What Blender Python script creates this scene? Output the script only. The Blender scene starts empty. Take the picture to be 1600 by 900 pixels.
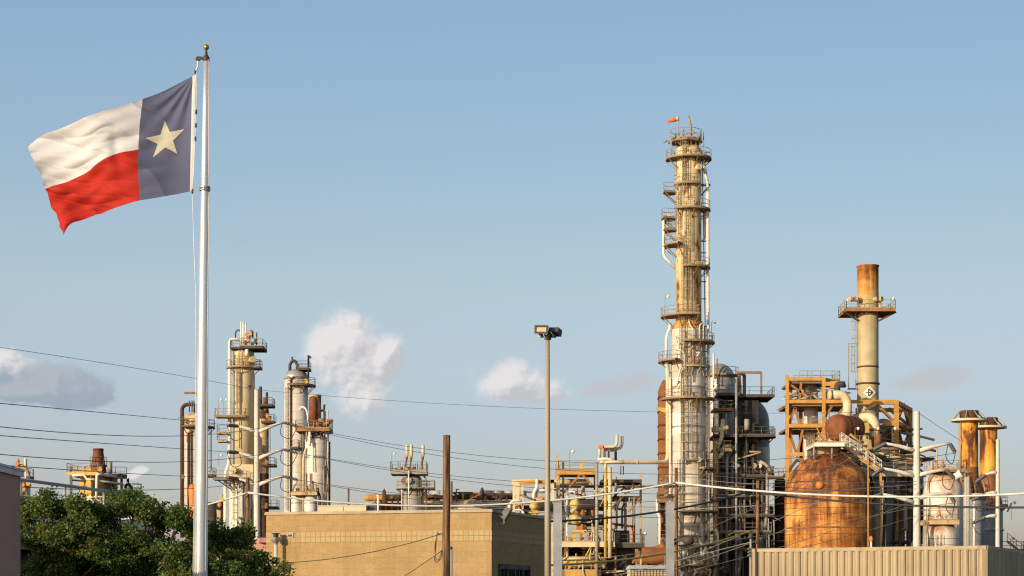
import bpy, math, random
from mathutils import Vector, Matrix
R = math.radians
PI = math.pi
random.seed(7)
SC = bpy.context.scene
COL = SC.collection

# ---------------------------------------------------------------- lens and survey helpers
F, HOR, EYE = 3000.0, 935.0, 1.7        # focal length and horizon of the photograph, eye height in metres
def WX(px, D): return (px - 800.0) / F * D
def WZ(py, D): return EYE + (HOR - py) / F * D
def W(px, py, D): return Vector((WX(px, D), D, WZ(py, D)))

# ---------------------------------------------------------------- mesh builder
class MB:
    def __init__(s):
        s.v = []; s.f = []; s.sm = []; s.st = []
    def add(s, vs, fs, smooth=False):
        b = len(s.v); s.st.append(b)
        s.v.extend(vs)
        for f in fs:
            s.f.append(tuple(b + i for i in f)); s.sm.append(smooth)
    def hexa(s, p):      # 8 points: bottom 4 then top 4, same winding
        s.add(p, [(3,2,1,0),(4,5,6,7),(0,1,5,4),(1,2,6,5),(2,3,7,6),(3,0,4,7)])
    def box(s, x0, x1, y0, y1, z0, z1):
        s.hexa([(x0,y0,z0),(x1,y0,z0),(x1,y1,z0),(x0,y1,z0),(x0,y0,z1),(x1,y0,z1),(x1,y1,z1),(x0,y1,z1)])
    def cbox(s, c, sx, sy, sz, rz=0.0):
        ca, sa = math.cos(rz), math.sin(rz)
        q = []
        for dz in (-sz/2, sz/2):
            for dx, dy in ((-sx/2,-sy/2),(sx/2,-sy/2),(sx/2,sy/2),(-sx/2,sy/2)):
                q.append((c[0]+dx*ca-dy*sa, c[1]+dx*sa+dy*ca, c[2]+dz))
        s.hexa(q)
    def bar(s, p, q, w, h=None):
        p, q = Vector(p), Vector(q); h = h or w
        d = q - p
        if d.length < 1e-6: return
        d.normalize()
        up = Vector((0,0,1)) if abs(d.z) < .95 else Vector((0,1,0))
        a = d.cross(up).normalized(); b = a.cross(d).normalized()
        a *= w/2; b *= h/2
        s.hexa([tuple(p-a-b),tuple(p+a-b),tuple(q+a-b),tuple(q-a-b),tuple(p-a+b),tuple(p+a+b),tuple(q+a+b),tuple(q-a+b)])
    def tube(s, pts, r, n=6, caps=True, smooth=True):
        pts = [Vector(p) for p in pts]
        m = len(pts)
        rs = r if isinstance(r, (list, tuple)) else [r]*m
        vs, fs = [], []
        ref = None
        for i, p in enumerate(pts):
            if i == 0: d = pts[1]-p
            elif i == m-1: d = p-pts[i-1]
            else: d = (pts[i+1]-p).normalized() + (p-pts[i-1]).normalized()
            if d.length < 1e-9: d = Vector((0,0,1))
            d.normalize()
            if ref is None:
                ref = Vector((0,0,1)) if abs(d.z) < .9 else Vector((0,1,0))
            a = ref - d*ref.dot(d)
            if a.length < 1e-4:
                a = Vector((1,0,0)) - d*d.x
            a.normalize(); b = d.cross(a); ref = a
            for k in range(n):
                t = 2*PI*k/n
                vs.append(tuple(p + a*(rs[i]*math.cos(t)) + b*(rs[i]*math.sin(t))))
        for i in range(m-1):
            for k in range(n):
                k2 = (k+1) % n
                fs.append((i*n+k, i*n+k2, (i+1)*n+k2, (i+1)*n+k))
        s.add(vs, fs, smooth)
        if caps:
            b0 = len(s.v) - len(vs)
            s.f.append(tuple(b0 + k for k in reversed(range(n)))); s.sm.append(False)
            s.f.append(tuple(b0 + (m-1)*n + k for k in range(n))); s.sm.append(False)
    def lathe(s, prof, n=28, c=(0,0,0), axis=None, smooth=True, caps=True):
        c = Vector(c)
        az = Vector(axis).normalized() if axis is not None else Vector((0,0,1))
        ref = Vector((0,0,1)) if abs(az.z) < .9 else Vector((1,0,0))
        ax = (ref - az*ref.dot(az)).normalized(); ay = az.cross(ax)
        vs, fs = [], []
        for r, z in prof:
            for k in range(n):
                t = 2*PI*k/n
                vs.append(tuple(c + az*z + ax*(r*math.cos(t)) + ay*(r*math.sin(t))))
        m = len(prof)
        for i in range(m-1):
            for k in range(n):
                k2 = (k+1) % n
                fs.append((i*n+k, i*n+k2, (i+1)*n+k2, (i+1)*n+k))
        s.add(vs, fs, smooth)
        if caps:
            b0 = len(s.v) - len(vs)
            s.f.append(tuple(b0 + k for k in reversed(range(n)))); s.sm.append(False)
            s.f.append(tuple(b0 + (m-1)*n + k for k in range(n))); s.sm.append(False)
    def sector(s, r0, r1, a0, a1, z0, z1, c=(0,0), n=None):
        n = n or max(2, int(abs(a1-a0)/R(15)))
        vs = []
        for i in range(n+1):
            t = a0 + (a1-a0)*i/n; ca, sa = math.cos(t), math.sin(t)
            vs += [(c[0]+r0*ca,c[1]+r0*sa,z0),(c[0]+r1*ca,c[1]+r1*sa,z0),(c[0]+r1*ca,c[1]+r1*sa,z1),(c[0]+r0*ca,c[1]+r0*sa,z1)]
        fs = [(0,1,2,3)]
        for i in range(n):
            b = i*4; e = b+4
            fs += [(b,e,e+1,b+1),(b+1,e+1,e+2,b+2),(b+2,e+2,e+3,b+3),(b+3,e+3,e,b)]
        b = n*4
        fs.append((b+3,b+2,b+1,b))
        s.add(vs, fs)
    def ball(s, c, r, n=14, m=8, sz=1.0):
        prof = [(r*math.sin(PI*i/m)+1e-4, -r*sz*math.cos(PI*i/m)) for i in range(m+1)]
        s.lathe(prof, n, c)
    def pieces(s):
        import bisect
        out = [MB() for _ in s.st]
        for i, m in enumerate(out):
            a = s.st[i]; b = s.st[i+1] if i+1 < len(s.st) else len(s.v)
            m.v = s.v[a:b]; m.st = [0]
        for f, sm in zip(s.f, s.sm):
            i = bisect.bisect_right(s.st, f[0])-1
            out[i].f.append(tuple(k-s.st[i] for k in f)); out[i].sm.append(sm)
        return out
    def build(s, name, mat, parent=None, label=None):
        me = bpy.data.meshes.new(name)
        me.from_pydata([tuple(v) for v in s.v], [], s.f)
        me.polygons.foreach_set('use_smooth', s.sm)
        me.materials.append(mat)
        me.update()
        o = bpy.data.objects.new(name, me)
        COL.objects.link(o)
        if parent is not None: o.parent = parent
        if label: o['label'] = label
        return o

def dome(r, z, h=None, n=7):            # lathe profile of a dome that starts at (r, z)
    h = h or r
    return [(max(r*math.cos(PI/2*i/n), .01), z + h*math.sin(PI/2*i/n)) for i in range(1, n+1)]

def bend(pts, rad, n=5):                # rounds the corners of a polyline
    pts = [Vector(p) for p in pts]
    out = [pts[0]]
    for i in range(1, len(pts)-1):
        a, b, c = pts[i-1], pts[i], pts[i+1]
        u = (a-b); v = (c-b)
        r = min(rad, u.length*.48, v.length*.48)
        p0 = b + u.normalized()*r; p2 = b + v.normalized()*r
        for k in range(n+1):
            t = k/n
            out.append(p0*(1-t)**2 + b*2*t*(1-t) + p2*t*t)
    out.append(pts[-1])
    return out

def tag(o, label=None, cat=None, group=None, kind=None):
    if label: o['label'] = label
    if cat: o['category'] = cat
    if group: o['group'] = group
    if kind: o['kind'] = kind
    return o

EACH = {'post','brace','leg','band','bracket','stay','pipe_support','seam_band','snap_hook','beam','strut','saddle','duct_flange',
        'stiffener','hoop','knee_brace','rust_band','pump_frame','valve_actuator','panel','duct_support','joint_band','new_jacket','stringer','tread','ring_flange'}
class T:                                # one thing: an Empty at its base, parts underneath
    def __init__(s, name, label, cat, px, D, group=None, z=0.0):
        s.D, s.px, s.k = D, px, D/F
        o = bpy.data.objects.new(name, None)
        o.empty_display_size = .5
        COL.objects.link(o)
        s.z0 = z
        s.wx = WX(px, D)
        o.location = (s.wx, D, z)
        tag(o, label, cat, group)
        s.o = o
    def x(s, px, dy=0.0): return WX(px, s.D+dy) - s.wx
    def z(s, py, dy=0.0): return WZ(py, s.D+dy) - s.z0
    def p(s, px, py, dy=0.0): return Vector((s.x(px,dy), dy, s.z(py,dy)))
    def part(s, name, mb, mat, parent=None, label=None):
        if name in EACH and len(mb.st) > 1:          # every post, brace or band is a mesh of its own
            o = None
            for q in mb.pieces(): o = q.build(name, mat, parent or s.o, label)
            return o
        return mb.build(name, mat, parent or s.o, label)
    # --- common refinery parts
    def shell(s, prof, mat, c=(0,0,0), n=32, name='shell', label=None):
        mb = MB(); mb.lathe(prof, n, c); return s.part(name, mb, mat, None, label)
    def pipe(s, pts, r, mat, rad=None, name='pipe', n=10, flanges=False, parent=None):
        mb = MB()
        q = bend(pts, rad if rad is not None else r*3)
        mb.tube(q, r, n)
        if flanges:
            for a, b in zip(pts[:-1], pts[1:]):
                a, b = Vector(a), Vector(b)
                d = b-a
                if d.length > 3:
                    m_ = int(d.length//4)+1
                    for i in range(1, m_+1):
                        c = a + d*(i/(m_+1))
                        mb.lathe([(r*1.25,-.06),(r*1.25,.06)], 10, c, d)
        return s.part(name, mb, mat, parent)
    def ring_deck(s, z, r0, r1, a0, a1, mat=None, rmat=None, c=(0,0), brackets=True, rail=True, th=.15):
        mat = mat or M['deck']; rmat = rmat or M['rail']
        a0, a1 = R(a0), R(a1)
        mb = MB(); mb.sector(r0, r1, a0, a1, z-th, z, c)
        if brackets:
            nb = max(2, int(abs(a1-a0)/R(40)))
            for i in range(nb+1):
                t = a0 + (a1-a0)*(i/nb)*.98 + .01
                ca, sa = math.cos(t), math.sin(t)
                mb.bar((c[0]+(r0-.05)*ca, c[1]+(r0-.05)*sa, z-th-.9*(r1-r0)), (c[0]+(r1-.1)*ca, c[1]+(r1-.1)*sa, z-th), .1)
        d = s.part('platform', mb, mat)
        if rail:
            n = max(3, int(abs(a1-a0)*r1/.9))
            path = []
            full = abs(a1-a0) > R(350)
            if not full: path.append(Vector((c[0]+(r0+.15)*math.cos(a0), c[1]+(r0+.15)*math.sin(a0), z)))
            for i in range(n+1):
                t = a0+(a1-a0)*i/n
                path.append(Vector((c[0]+(r1-.05)*math.cos(t), c[1]+(r1-.05)*math.sin(t), z)))
            if not full: path.append(Vector((c[0]+(r0+.15)*math.cos(a1), c[1]+(r0+.15)*math.sin(a1), z)))
            rb = MB(); rail_mesh(rb, path)
            s.part('railing', rb, rmat, d)
        return d
    def deck(s, x0, x1, y0, y1, z, mat=None, rmat=None, sides='fblr', th=.2, joists=True, rail=True, h=1.1):
        mat = mat or M['deck']; rmat = rmat or M['rail']
        mb = MB()
        mb.box(x0, x1, y0, y1, z-.06, z)
        for yy in (y0+.08, y1-.08): mb.bar((x0, yy, z-th/2-.065), (x1, yy, z-th/2-.065), .12, th)
        if joists:
            k = max(2, int((x1-x0)/1.6))
            for i in range(k+1):
                xx = x0+.08+(x1-x0-.16)*i/k
                mb.bar((xx, y0+.15, z-th/2-.07), (xx, y1-.15, z-th/2-.07), .1, th*.8)
        d = s.part('platform', mb, mat)
        if rail:
            rb = MB(); e = .06
            P = {'f': ((x0+e,y0+e),(x1-e,y0+e)), 'r': ((x1-e,y0+e),(x1-e,y1-e)), 'b': ((x1-e,y1-e),(x0+e,y1-e)), 'l': ((x0+e,y1-e),(x0+e,y0+e))}
            for ch in sides:
                a, b = P[ch]
                rail_mesh(rb, [Vector((a[0],a[1],z)), Vector((b[0],b[1],z))], h)
            s.part('railing', rb, rmat, d)
        return d
    def ladder(s, ang, r, z0, z1, mat=None, cage=True, c=(0,0)):
        mat = mat or M['rail']
        t = R(ang); u = Vector((math.cos(t), math.sin(t), 0)); v = Vector((-u.y, u.x, 0))
        o = Vector((c[0], c[1], 0)) + u*(r+.2)
        mb = MB()
        for sg in (-.23, .23):
            mb.bar(o+v*sg+Vector((0,0,z0)), o+v*sg+Vector((0,0,z1)), .06)
        z = z0+.3
        while z < z1:
            mb.bar(o-v*.23+Vector((0,0,z)), o+v*.23+Vector((0,0,z)), .035); z += .42
        z = z0+.6
        while z < z1:
            mb.bar(o+Vector((0,0,z))-u*.25, o+Vector((0,0,z)), .05); z += 3.0
        if cage and z1-z0 > 3:
            def cp(a): return o + v*(.4*math.cos(a)) + u*(.45*math.sin(a)+.1)
            zz = z0+2.2
            while zz <= z1+.05:
                pts = [cp(PI*i/6)+Vector((0,0,zz)) for i in range(7)]
                mb.tube(pts, .028, 4, smooth=False); zz += 1.1
            for i in (0,1.5,3,4.5,6):
                mb.bar(cp(PI*i/6)+Vector((0,0,z0+2.2)), cp(PI*i/6)+Vector((0,0,z1)), .04)
        return s.part('ladder', mb, mat)
    def manhole(s, c, axis, r, mat, L=.5, name='manhole'):
        mb = MB()
        mb.lathe([(r*.78,-.3),(r*.78,L*.6),(r,L*.6),(r,L*.8),(r*.98,L*.82),(r,L*.86),(r,L)], 20, c, axis, smooth=False)
        return s.part(name, mb, mat)
    def beams(s, segs, w, mat, name='beam', each=False):
        mb = MB()
        for a, b in segs:
            mb.bar(a, b, w)
        return s.part(name, mb, mat)
    def lamp(s, p, h=2.6):
        p = Vector(p); mb = MB()
        mb.tube([p, p+Vector((0,0,h))], .035, 5)
        mb.tube([p+Vector((0,0,h)), p+Vector((.15,0,h+.2)), p+Vector((.4,0,h+.15))], .03, 5)
        l = s.part('lamp_post', mb, M['rail'])
        hb = MB(); hb.lathe([(.05,.22),(.16,.15),(.2,0),(.12,-.16),(.02,-.2)], 10, p+Vector((.4,0,h+.02)))
        s.part('lamp_head', hb, M['white'], l)
    def valve(s, c, r, mat):
        c = Vector(c); mb = MB(); r *= .72
        mb.lathe([(r,-r*1.3),(r,-r*1.1),(r*.5,-r*.6),(r*.6,0),(r*.5,r*.6),(r,r*1.1),(r,r*1.3)], 10, c)
        mb.tube([c, c+Vector((0,-r*1.8,0))], r*.25, 6)
        mb.lathe([(r*.9,-.03),(r*.9,.03)], 10, c+Vector((0,-r*1.8,0)), (0,1,0))
        return s.part('valve', mb, mat)

def rail_mesh(rb, path, h=1.1, r=.034, sp=1.5):
    U = Vector((0,0,1))
    rb.tube([p+U*h for p in path], r, 4, smooth=False)
    rb.tube([p+U*h*.52 for p in path], r*.85, 4, smooth=False)
    for a, b in zip(path[:-1], path[1:]):        # toe plate
        rb.bar(a+U*.07, b+U*.07, .02, .13)
    acc = sp
    for a, b in zip(path[:-1], path[1:]):
        L = (b-a).length
        if L < 1e-6: continue
        t = 0.0
        while t <= L:
            if acc >= sp-1e-6:
                q = a+(b-a)*(t/L); rb.bar(q, q+U*h, r*1.8); acc = 0.0
            t += .1; acc += .1
    q = path[-1]; rb.bar(q, q+U*h, r*1.8)

# ---------------------------------------------------------------- materials
M = {}
class NT:
    def __init__(s, name):
        m = bpy.data.materials.new(name); m.use_nodes = True
        s.m = m; s.t = m.node_tree; s.n = s.t.nodes; s.l = s.t.links
        s.b = s.n['Principled BSDF']
        s.tc = s.n.new('ShaderNodeTexCoord')
        oi = s.n.new('ShaderNodeObjectInfo')
        ml = s.n.new('ShaderNodeMath'); ml.operation = 'MULTIPLY'; ml.inputs[1].default_value = 37.0
        s.l.new(oi.outputs['Random'], ml.inputs[0]); s.rnd = ml.outputs[0]
        s.random = oi.outputs['Random']
    def new(s, t, **k):
        n = s.n.new(t)
        for a, v in k.items(): setattr(n, a, v)
        return n
    def map(s, sc=(1,1,1), rand=True):
        a = s.new('ShaderNodeVectorMath', operation='ADD')
        s.l.new(s.tc.outputs['Object'], a.inputs[0])
        if rand: s.l.new(s.rnd, a.inputs[1])
        m = s.new('ShaderNodeMapping'); m.inputs['Scale'].default_value = sc
        s.l.new(a.outputs[0], m.inputs['Vector'])
        return m.outputs[0]
    def noise(s, vec, scale=1.0, detail=4, rough=.6, dist=0):
        n = s.new('ShaderNodeTexNoise'); n.inputs['Scale'].default_value = scale
        n.inputs['Detail'].default_value = detail; n.inputs['Roughness'].default_value = rough
        n.inputs['Distortion'].default_value = dist
        s.l.new(vec, n.inputs['Vector']); return n.outputs['Fac']
    def ramp(s, fac, stops, interp='LINEAR'):
        n = s.new('ShaderNodeValToRGB'); n.color_ramp.interpolation = interp
        e = n.color_ramp.elements
        while len(e) < len(stops): e.new(.5)
        for i, (p, c) in enumerate(stops):
            e[i].position = p
            e[i].color = (c, c, c, 1) if not isinstance(c, (tuple, list)) else (c[0], c[1], c[2], 1)
        s.l.new(fac, n.inputs['Fac']); return n.outputs['Color']
    def mix(s, fac, a, b, bt='MIX'):
        n = s.new('ShaderNodeMix', data_type='RGBA', blend_type=bt)
        if isinstance(fac, (int, float)): n.inputs[0].default_value = fac
        else: s.l.new(fac, n.inputs[0])
        for i, v in ((6, a), (7, b)):
            if isinstance(v, (tuple, list)): n.inputs[i].default_value = (v[0], v[1], v[2], 1)
            else: s.l.new(v, n.inputs[i])
        return n.outputs[2]
    def math(s, op, a, b=0.0, c=None):
        n = s.new('ShaderNodeMath', operation=op)
        for i, v in enumerate((a, b) if c is None else (a, b, c)):
            if isinstance(v, (int, float)): n.inputs[i].default_value = v
            else: s.l.new(v, n.inputs[i])
        return n.outputs[0]
    def xyz(s, vec):
        n = s.new('ShaderNodeSeparateXYZ'); s.l.new(vec, n.inputs[0]); return n.outputs
    def bump(s, h, strength=.3, dist=.02):
        n = s.new('ShaderNodeBump'); n.inputs['Strength'].default_value = strength; n.inputs['Distance'].default_value = dist
        s.l.new(h, n.inputs['Height']); s.l.new(n.outputs[0], s.b.inputs['Normal'])
    def done(s, col, rough=.6, metal=0.0, spec=.4):
        if isinstance(col, (tuple, list)): s.b.inputs['Base Color'].default_value = (col[0], col[1], col[2], 1)
        else: s.l.new(col, s.b.inputs['Base Color'])
        if isinstance(rough, (int, float)): s.b.inputs['Roughness'].default_value = rough
        else: s.l.new(rough, s.b.inputs['Roughness'])
        s.b.inputs['Metallic'].default_value = metal
        s.b.inputs['Specular IOR Level'].default_value = spec
        return s.m

def paint(key, col, rough=.55, metal=0.0, vary=.25, rust=0.0, rustcol=((.24,.085,.025),(.10,.04,.02)), streak=.5, band=0.0, bandw=.05, scale=.7, grime=.35, bump=0.0, rsc=.55):
    """weathered paint: mottling, vertical grime streaks, rust blotches, jacket seams"""
    t = NT(key)
    v1 = t.map((1,1,1)); v2 = t.map((2.2,2.2,.12)); v3 = t.map((1,1,.45))
    c = t.mix(t.ramp(t.noise(v1, scale, 5), [(.3,0),(.7,1)]), tuple(x*(1-vary) for x in col), tuple(min(x*(1+vary*.6),.9) for x in col))
    g = t.ramp(t.noise(v2, 1.0, 5), [(.48,0),(.75,1)])
    gm = t.math('MULTIPLY', g, streak*grime*2)
    c = t.mix(gm, c, tuple(x*.45 for x in (col[0], col[1]*.92, col[2]*.8)))
    if rust > 0:
        n1 = t.noise(v3, rsc, 6, .68)
        n2 = t.noise(v2, .6, 4, .6)
        s_ = t.math('ADD', t.math('MULTIPLY', n1, .72), t.math('MULTIPLY', n2, .28))
        lo = .74 - rust*.42
        mk = t.ramp(s_, [(lo,0),(min(lo+.07,.99),1)])
        rc = t.mix(t.ramp(t.noise(v1, 2.3, 4), [(.35,0),(.65,1)]), rustcol[0], rustcol[1])
        c = t.mix(mk, c, rc)
    if band > 0:
        z = t.xyz(t.tc.outputs['Object'])[2]
        fr = t.math('FRACT', t.math('DIVIDE', z, band))
        lt = t.math('LESS_THAN', fr, bandw/band)
        c = t.mix(t.math('MULTIPLY', lt, .55), c, tuple(x*.35 for x in col))
        # each jacket sheet weathers a little differently
        fl = t.math('FLOOR', t.math('DIVIDE', z, band))
        wn = t.new('ShaderNodeTexWhiteNoise', noise_dimensions='1D'); t.l.new(t.math('ADD', fl, t.rnd), wn.inputs['W'])
        c = t.mix(t.math('MULTIPLY', wn.outputs['Value'], .22), c, tuple(x*.6 for x in col))
    if bump: t.bump(t.noise(v1, 6, 4), bump, .03)
    rr = t.ramp(t.noise(v1, 1.6, 3), [(.3, max(rough-.12,.05)), (.7, min(rough+.12,1))])
    M[key] = t.done(c, rr, metal)
    return M[key]

paint('tan', (.70,.57,.33), .6, rust=.535, rsc=1.1, vary=.14, scale=.5, streak=.12, rustcol=((.34,.14,.035),(.15,.06,.02)))
paint('tan_rusty', (.52,.38,.20), .62, rust=.52, vary=.25, streak=.35)
paint('tan_clean', (.60,.50,.32), .6, rust=.12, vary=.14, streak=.25)
paint('white', (.74,.70,.62), .5, rust=.05, vary=.12)
paint('jacket', (.66,.62,.55), .42, rust=.06, vary=.16, band=1.15, bandw=.06)
paint('jacket_dirty', (.55,.50,.42), .5, rust=.27, vary=.3, band=1.15, bandw=.06)
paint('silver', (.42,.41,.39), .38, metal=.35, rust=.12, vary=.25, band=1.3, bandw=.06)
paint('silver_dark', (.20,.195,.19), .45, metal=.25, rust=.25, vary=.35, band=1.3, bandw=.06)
paint('rust', (.27,.105,.035), .8, vary=.4, rust=.45, rustcol=((.13,.05,.025),(.07,.032,.02)))
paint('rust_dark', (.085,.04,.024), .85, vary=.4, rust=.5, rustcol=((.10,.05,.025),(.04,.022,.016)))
paint('orange', (.52,.27,.065), .65, vary=.25, rust=.25)
paint('orange_dark', (.33,.15,.045), .7, vary=.3, rust=.42)
paint('yellow', (.56,.375,.10), .5, vary=.15, rust=.1)
paint('safety', (.75,.19,.03), .5, vary=.1, rust=.05)
paint('deck', (.24,.165,.095), .75, vary=.3, rust=.35)
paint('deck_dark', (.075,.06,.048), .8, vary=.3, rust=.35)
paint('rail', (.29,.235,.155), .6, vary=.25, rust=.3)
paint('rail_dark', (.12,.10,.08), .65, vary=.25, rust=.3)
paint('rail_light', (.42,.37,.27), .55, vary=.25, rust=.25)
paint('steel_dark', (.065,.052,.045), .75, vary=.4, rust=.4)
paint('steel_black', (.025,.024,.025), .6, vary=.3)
paint('grey', (.30,.29,.27), .5, vary=.2, rust=.1)
paint('grey_blue', (.32,.34,.36), .5, vary=.2, rust=.08, band=1.5)
paint('galv', (.40,.42,.44), .42, metal=.55, vary=.22, scale=2.0)
paint('pole_white', (.56,.53,.47), .6, vary=.1, streak=.2)
paint('alu', (.70,.70,.70), .32, metal=.55, vary=.06, streak=.2, grime=.15)
paint('light_pole', (.34,.29,.22), .5, vary=.12)
paint('stack_tan', (.42,.345,.205), .62, vary=.18, rust=.12, streak=.4)
paint('scorched_tan', (.50,.25,.055), .7, vary=.35, rust=.46, streak=.6)
paint('red_rust', (.19,.058,.022), .75, vary=.45, rust=.5, rustcol=((.30,.12,.03),(.07,.028,.016)), streak=.5)
paint('gold', (.60,.30,.05), .3, metal=.8, vary=.1)
paint('rope', (.65,.63,.6), .8, vary=.1)
paint('wire', (.035,.035,.038), .6, vary=.1)
paint('wire_white', (.70,.66,.60), .6, vary=.12, streak=.2)
paint('wire_yellow', (.55,.40,.06), .6, vary=.12)
paint('wire_steel', (.32,.30,.28), .5, vary=.12)
paint('insulator', (.13,.12,.12), .35, vary=.1)
paint('insulator_pale', (.45,.43,.38), .4, vary=.1)
paint('bronze', (.045,.040,.036), .5, vary=.15, streak=.1)
paint('brown_wall', (.47,.27,.195), .85, vary=.07, streak=.15, grime=.15, bump=.1)
paint('coping', (.52,.54,.55), .5, vary=.08)
paint('roof_white', (.70,.69,.67), .7, vary=.1)
paint('cream_metal', (.60,.49,.32), .5, vary=.08, streak=.4, grime=.3)
paint('siding', (.33,.258,.155), .5, vary=.2, streak=.7, grime=.45, rust=.36, scale=.4)
paint('pink', (.70,.30,.30), .6, vary=.1)
paint('manhole_red', (.45,.20,.14), .6, vary=.2)
paint('blue_grey', (.13,.19,.26), .5, vary=.15)
paint('concrete_dark', (.12,.11,.10), .85, vary=.2)

def big_rust():
    t = NT('rusted_plate')
    v1 = t.map((1,1,1), False); v2 = t.map((1.6,1.6,.13), False); v3 = t.map((.25,.25,1.0), False)
    n1 = t.noise(v1, .33, 8, .66, .25); n2 = t.noise(v2, .8, 7, .68); n3 = t.noise(v3, .5, 5, .6)
    s_ = t.math('ADD', t.math('ADD', t.math('MULTIPLY', n1, .36), t.math('MULTIPLY', n2, .42)), t.math('MULTIPLY', n3, .22))
    # rust grows browner and darker with height towards the head
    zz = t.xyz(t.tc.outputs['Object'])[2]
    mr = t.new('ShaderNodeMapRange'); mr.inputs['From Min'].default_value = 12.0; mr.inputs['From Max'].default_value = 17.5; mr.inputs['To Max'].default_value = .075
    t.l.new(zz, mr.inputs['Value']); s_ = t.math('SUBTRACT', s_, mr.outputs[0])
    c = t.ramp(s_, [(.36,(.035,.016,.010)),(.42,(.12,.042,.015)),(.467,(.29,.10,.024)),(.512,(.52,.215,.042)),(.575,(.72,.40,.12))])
    fine = t.ramp(t.noise(v1, 4.5, 5, .7), [(.3,0),(.7,1)])
    c = t.mix(t.math('MULTIPLY', fine, .35), c, (.11,.045,.02))
    # plate seams
    xyz = t.xyz(t.tc.outputs['Object'])
    ang = t.math('ARCTAN2', xyz[1], xyz[0])
    fz = t.math('LESS_THAN', t.math('FRACT', t.math('DIVIDE', xyz[2], 3.1)), .03)
    fa = t.math('LESS_THAN', t.math('FRACT', t.math('MULTIPLY', ang, 2.3)), .014)
    sm = t.math('MAXIMUM', fz, fa)
    c = t.mix(t.math('MULTIPLY', sm, .55), c, (.05,.025,.015))
    t.bump(t.noise(v1, 3.0, 5), .35, .05)
    M['big_rust'] = t.done(c, .72, 0, .3)
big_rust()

def stack_head():
    """tan stack paint burnt to orange and brown towards the mouth, with runs"""
    t = NT('scorched_head')
    z = t.xyz(t.tc.outputs['Object'])[2]
    mr = t.new('ShaderNodeMapRange'); mr.inputs['From Min'].default_value = 39.6; mr.inputs['From Max'].default_value = 44.6
    t.l.new(z, mr.inputs['Value'])
    n = t.noise(t.map((1.5,1.5,.14), False), 1.0, 6, .66); n2 = t.noise(t.map((.6,.6,1.6), False), .8, 4)
    k = t.math('ADD', t.math('MULTIPLY', mr.outputs[0], .75), t.math('ADD', t.math('MULTIPLY', t.math('SUBTRACT', n, .5), 1.5), t.math('MULTIPLY', t.math('SUBTRACT', n2, .5), .7)))
    c = t.ramp(k, [(.12,(.42,.345,.205)),(.34,(.48,.30,.11)),(.52,(.46,.21,.04)),(.72,(.28,.10,.022)),(.95,(.10,.042,.018))])
    M['stack_head'] = t.done(c, .65, 0, .3)
stack_head()
def scorched():
    """burnt paint on the twin stacks: orange ground with dark hanging patches"""
    t = NT('scorched_paint')
    v1 = t.map((.75,.75,.42)); v2 = t.map((2.5,2.5,.2))
    n1 = t.noise(v1, .62, 5, .62, .4); n2 = t.noise(v2, .8, 4)
    s_ = t.math('ADD', t.math('MULTIPLY', n1, .7), t.math('MULTIPLY', n2, .3))
    c = t.ramp(s_, [(.37,(.06,.022,.010)),(.445,(.19,.06,.016)),(.475,(.52,.20,.028)),(.56,(.74,.37,.055)),(.70,(.70,.5,.2))])
    M['scorched'] = t.done(c, .7, 0, .3)
scorched()

def stained_dome():
    """white tank whose top sheds orange rust stains"""
    t = NT('stained_white')
    v2 = t.map((1.2,1.2,.10)); v1 = t.map((1,1,1))
    z = t.xyz(t.tc.outputs['Generated'])[2]
    n = t.math('ADD', t.math('MULTIPLY', t.noise(v2, .8, 5), .7), t.math('MULTIPLY', t.noise(v1, .5, 4), .3))
    k = t.math('ADD', n, t.math('MULTIPLY', t.math('SUBTRACT', z, .88), 1.7))
    mk = t.ramp(k, [(.44,0),(.62,1)])
    c = t.mix(t.ramp(t.noise(v1, .5, 4), [(.3,0),(.7,1)]), (.66,.62,.55), (.5,.46,.40))
    c = t.mix(t.math('MULTIPLY', mk, .85), c, t.ramp(t.noise(v2, 2.2, 4), [(.35,(.50,.25,.07)),(.65,(.20,.085,.03))]))
    M['stained'] = t.done(c, .5, 0, .4)
stained_dome()

def wood():
    t = NT('weathered_pole_wood')
    v = t.map((9,9,.35))
    n = t.noise(v, 1.6, 6, .7)
    c = t.ramp(n, [(.36,(.03,.016,.010)),(.45,(.11,.058,.032)),(.53,(.19,.108,.062)),(.66,(.32,.20,.125))])
    v2 = t.map((2,2,.7)); c = t.mix(t.ramp(t.noise(v2, 1, 4), [(.5,0),(.75,.7)]), c, (.10,.055,.035))
    t.bump(n, .5, .02)
    M['wood'] = t.done(c, .85, 0, .2)
wood()

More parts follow.
